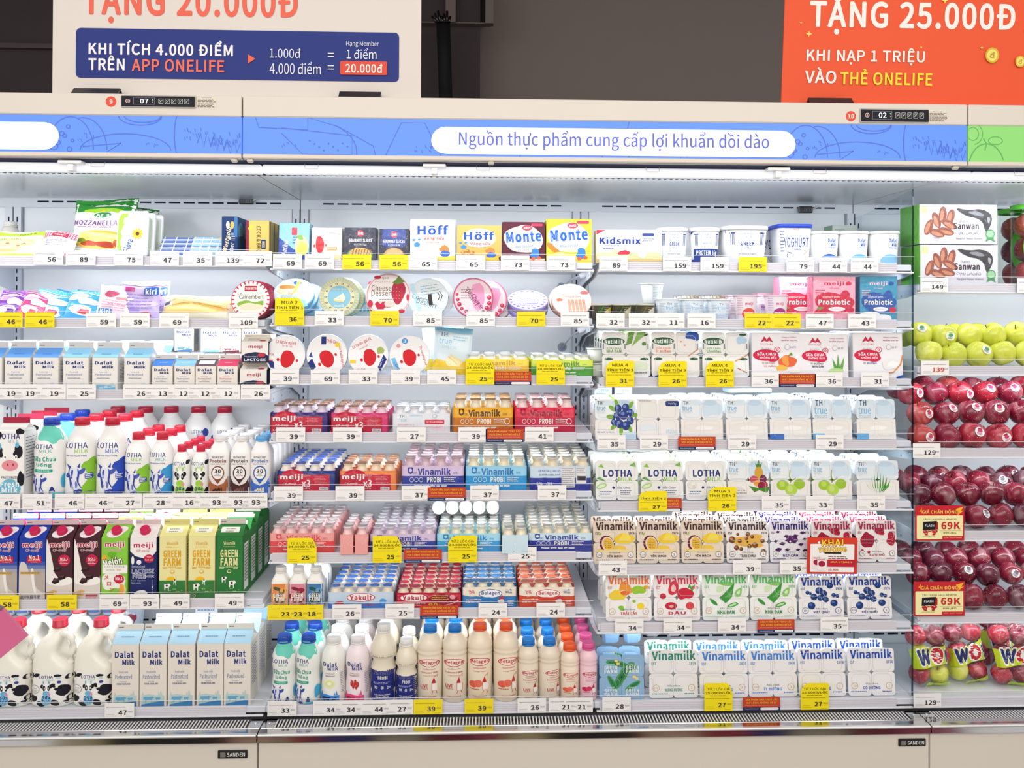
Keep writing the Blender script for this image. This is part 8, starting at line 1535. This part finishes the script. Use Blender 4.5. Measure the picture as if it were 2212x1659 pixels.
def apples(sh, kind, rows, seed, color, stick=.4):
    """rows: (y px of the row centre, first px, spacing px, depth Y, count)"""
    rnd = random.Random(seed); nc = 2 if kind == 'y' else 3
    for ri, (py, px, dx, Y, n) in enumerate(rows):
        xl = at(1900, py, Y)[0]; xr = at(2000, py, Y)[0]; pmin = 1900+100*(1.9385-xl)/(xr-xl)
        while px < pmin: px += dx
        px = pmin+(px-pmin)*.35; n = 9
        for k in range(n):
            xx = px+dx*k
            if xx > 2250: break
            Yj = Y+(.006 if (k+ri) % 2 else -.004); X, Z = at(xx, py+rnd.uniform(-2, 2), Yj)
            st = 1 if rnd.random() < stick else 0
            rot = (rnd.uniform(-.7, .35), rnd.uniform(-.9, .9), rnd.uniform(-.5, .5)) if not st else (rnd.uniform(-.5, .2), rnd.uniform(-.6, .6), rnd.uniform(-.4, .4))
            AP[(kind, rnd.randrange(nc), st)].put((X, Yj, Z), f'{color} apple, {ORD[k] if k else "leftmost"} in row {["one","two","three","four","five"][ri]} from the front bottom, {where(sh)}'.replace('row ', 'the ').replace('the one', 'the front row').replace('the two', 'the second row').replace('the three', 'the third row').replace('the four', 'the fourth row').replace('the five', 'the fifth row').replace(' from the front bottom', ''), rot, f'{color} apples on the {where(sh)}', tuple(dx*.00137/.075*q for q in (1.04, 1.04, 1.02+rnd.uniform(-.05, .04))))
apples('F2', 'y', [(765, 1935, 53, 2.605, 7), (725, 1958, 53, 2.655, 6), (727, 1925, 52, 2.74, 7)], 3, 'yellow-green', .45)
apples('F3', 'r', [(942, 1935, 56, 2.608, 6), (893, 1962, 55, 2.655, 6), (849, 1985, 54, 2.70, 5), (838, 1950, 54, 2.77, 6)], 5, 'red', .85)
apples('F4', 'd', [(1115, 1935, 52, 2.608, 7), (1068, 1960, 52, 2.655, 6), (1042, 1990, 50, 2.72, 5), (1030, 1930, 50, 2.79, 7)], 7, 'dark red', .22)
apples('F5', 'd', [(1288, 1925, 50, 2.608, 7), (1240, 1955, 50, 2.655, 6), (1208, 1940, 50, 2.71, 7), (1190, 1965, 50, 2.78, 6)], 11, 'wine red', .15)
# apple tubes at the right edge
def apple_tube(n):
    t = thing('apple_tube', 'x', 'fruit pack'); R_ = .046
    m = MB(); m.lathe([(R_, 0), (R_, .235)], ('#eef4f0', 'clear'), 32, cap=(1, 0)); m.build('clear_tube', t)
    m = MB(); m.lathe([(R_*1.05, .232), (R_*1.06, .238), (R_*1.06, .246), (R_*.9, .248)], ('#5fbf3a', 'plastic'), 32, cap=(0, 1)); m.build('green_lid', t)
    m = MB(); ops = E(.5, .5, .34, .38, '#63c23a')+T('DAZZLE', .5, .14, .3, .05, '#f4f6f2', .03)+T('DAZZLE', .5, .92, .3, .04, '#f4f6f2', .03)
    m.art(ops, curved([(R_*1.004, 0), (R_*1.004, .235)], .02, .215), cells=(12, 4)); m.build('printed_label', t)
    return Proto(t)
tp = apple_tube(4)
for k, (px, Y) in enumerate(((2212, 2.64), (2184, 2.76))):
    X = at(px, 500, Y)[0]; tp.put((X+.012, Y, sz('F1')), ('clear apple tube with green lid at the right edge, front one', 'clear apple tube with green lid, half hidden behind the front one')[k], (0, 0, -.1))
    for j in range(3): AP[('r', j % 3, 0)].put((X+.012, Y, sz('F1')+.038+j*.072), f'red apple inside the {("front", "rear")[k]} clear tube, {("bottom", "middle", "top")[j]} one', (.3, .4*j, j), f'apples in the {("front", "rear")[k]} tube')
# bags of apples on the deck
def applebag(w_, h_, seed, ops):
    return bag(w_, h_, .105, '#ffffff', ops, label='x', name='apple_bag', kind='wrap', seed=seed, crimp=False, cat='bag')
wow = P([(.02,.30),(.98,.40),(1.0,.68),(0,.56)], '#c4d62a')+T('W', .26, .48, .30, .22, '#f6f6f4', .14, 4, .8)+T('W', .26, .48, .29, .19, '#1f2c66', .09, 4, .8)+E(.58, .50, .17, .14, '#f6f6f4')+E(.58, .50, .15, .12, '#c8202c')+E(.58, .50, .07, .055, '#f6f6f4')+P([(.57,.62),(.68,.66),(.62,.61)], '#5a9a3a')
wow += T('W', .88, .50, .2, .2, '#f6f6f4', .14, 4, .8)+T('W', .88, .50, .19, .17, '#1f2c66', .09, 4, .8)+P([(.3,.0),(.95,.0),(.95,.12),(.6,.06),(.3,.10)], '#b8cf2a', 1)
for c in []: pass
wow = [(v, f, (c, 'gloss') if isinstance(c, str) else c) for v, f, c in wow]
k_ = 0
for i, (px, py0, rz, ro, Y) in enumerate(((2008, 1440, 0, -.05, 2.645), (2092, 1440, 0, -.12, 2.67), (2185, 1430, 0, .0, 2.645), (2150, 1400, 0, .1, 2.78))):
    X = at(px, 1450, Y)[0]; bgp = applebag(.118 if i < 3 else .11, .20, 40+i, wow)
    bgp.put((X, Y, sz('F6')+.002), ('clear apple bag with lime label, leftmost beside the divider', 'clear apple bag with lime label, middle one', 'clear apple bag with lime label at the right edge', 'clear apple bag with lime label, behind the others')[i], (-.12, ro, rz))
    rnd = random.Random(60+i)
    for r_ in range(3):
        for c_ in range(2):
            for dd in range(1):
                x = X+(c_-.5)*.060+.012*(r_ % 2)+ro*.06*(r_); z = sz('F6')+.036+r_*.056; y = Y+.006+r_*.006
                AP[(('r', 'y', 'r')[(r_+c_+i) % 3] if (r_+c_+i) % 4 == 1 else 'r', (r_+i+c_) % 2, 0)].put((x, y, z), f'{"pale" if (r_+c_+i) % 4 == 1 else "red"} bagged apple, {("lowest", "middle", "top")[r_]} {("left", "right")[c_]}, in {("leftmost", "middle", "right edge", "rearmost")[i]} bag', (rnd.uniform(-1, 1), rnd.uniform(-1, 1), rnd.uniform(-2, 2)), 'apples inside the clear bags', (.80, .80, .80))
# pink board close to the camera at the left edge
Yp = 1.35
pts = [(-90, 1240), (6, 1316), (58, 1375), (-4, 1426), (-140, 1500)]
m = MB(); q = [at(x, y, Yp) for x, y in pts]; n = len(q)
m.add([(x, Yp, z) for x, z in q]+[(x, Yp+.006, z) for x, z in q], [tuple(range(n))[::-1], tuple(range(n, 2*n))]+[(i, (i+1) % n, (i+1) % n+n, i+n) for i in range(n)], ('#c8648c', 'gloss'))
t = thing('pink_sign_board', 'pink board edge jutting in at the lower left, close to the camera', 'sign board', (0, 0, 0))
m.build('board', t)
a = at(-110, 1370, Yp); m = MB(); m.tube([(a[0], Yp+.012, .02), (a[0], Yp+.012, a[1]+.06)], .008, ('#7a7c82', 'plastic'), 10); m.lathe([(.09, .0), (.09, .012), (.02, .02)], ('#7a7c82', 'plastic'), 24, xf=Matrix.Translation((a[0], Yp+.012, .001))); m.build('stand', t)
b0, b1 = at(4, 1315, Yp), at(60, 1376, Yp); m = MB(); m.tube([(b0[0]-.03, Yp, b0[1]+.02), (b0[0], Yp, b0[1])], .003, ('#6c6f76', 'plastic'), 8); m.build('corner_clip', t)
# black clamps on the slot strip
for k, (px, py) in enumerate(((531, 433), (1741, 452))):
    a = at(px, py, 2.985); t = thing('shelf_clamp', ('black clamp hooked on the air slots above the gold butter boxes', 'black clamp hooked on the air slots above the blue-lidded tub')[k], 'clamp', (a[0], 2.995, a[1]))
    m = MB(); m.box(-.024, -.012, -.012, .024, .002, .010, ('#15141a', 'black'), .003)
    for j in range(7): m.box(-.020+j*.006, -.0135, -.006, -.017+j*.006, -.011, .004, ('#3a3a44', 'plastic'))
    m.build('clamp_body', t); m = MB(); m.tube([(.02, -.008, -.002), (.045, -.008, .012)], .0025, ('#e6e8ea', 'plastic'), 8); m.build('clamp_pin', t)
# wire rollers hooked between the bays
for k, (px, py, px2, py2) in enumerate(((1257, 594, 1214, 620), (1254, 712, 1215, 750))):
    a = at(px, py, 2.75); b = at(px2, py2, 2.99); t = thing('cable_holder', ('white cable with round suction hook beside the upright, above the cream round box', 'white cable with round hook beside the upright, above the green drink packs')[k], 'cable')
    m = MB(); m.tube([(a[0], 2.75, a[1]), ((a[0]+b[0])/2, 2.88, (a[1]+b[1])/2+.006), (b[0], 2.99, b[1])], .0022, ('#c9d0dc', 'plastic'), 6); m.build('cable', t)
    m = MB(); m.lathe([(.008, -.012), (.010, 0), (.007, .02)], ('#dfe3ea', 'plastic'), 12, xf=Matrix.Translation((a[0]+.004, 2.75, a[1])) @ Matrix.Rotation(1.2, 4, 'Y')); m.build('cable_roller', t)
    m = MB(); m.lathe([(.016, 0), (.015, .003), (.006, .006)], ('#e4e8ee', 'clear'), 18, xf=Matrix.Translation((b[0], 3.003, b[1])) @ Matrix.Rotation(PI/2, 4, 'X'))
    for j in range(10): aa = j*PI/5; m.box(b[0]+.008*math.cos(aa)-.0008, 2.999, b[1]+.008*math.sin(aa)-.0008, b[0]+.008*math.cos(aa)+.0008, 3.0, b[1]+.008*math.sin(aa)+.0008, ('#4a5268', 'matte'))
    m.build('suction_cup', t)

# the low shelf across the aisle, behind the camera: what the polished nose rails mirror
t = thing('aisle_gondola', 'low dark shelf unit across the aisle facing the cases', 'shelf unit', (.9, -1.7, 0))
m = MB(); m.box(-3.4, -.5, 0, 3.4, -.45, 1.1, ('#2a282c', 'paint')); m.box(-3.4, -.45, 0, 3.4, 0, .12, ('#3a383c', 'paint')); m.build('frame', t)
for z in (.42, .78): m = MB(); m.box(-3.4, -.45, z, 3.4, -.02, z+.02, ('#4a484c', 'paint')); m.build('shelf_board', t)
rnd = random.Random(4)
for zi, z in enumerate((.121, .441)):
    x = -2.4; k = 0
    while x < 4.1:
        w_ = rnd.uniform(.16, .5); c = ('#1c1a1e', '#b8384a', '#141216', '#d8c83a', '#8a1c30', '#2a3a8c', '#d8602c', '#0f0e12', '#c04a6a')[(k*4+zi*3) % 9]
        m = MB(); m.box(0, 0, 0, w_-.02, .3, .27, (c, 'print'), .004); m.box(.02, .3, .04, w_-.04, .3012, .2, ('#e8dcc0' if k % 3 == 0 else c, 'print')); o = m.build('display_box'); o.location = (x, -2.12, z)
        tag(o, f'coloured box on the {("lower", "upper")[zi]} shelf across the aisle, {ORD[min(k, 15)]} along', 'box', 'boxes across the aisle'); x += w_; k += 1
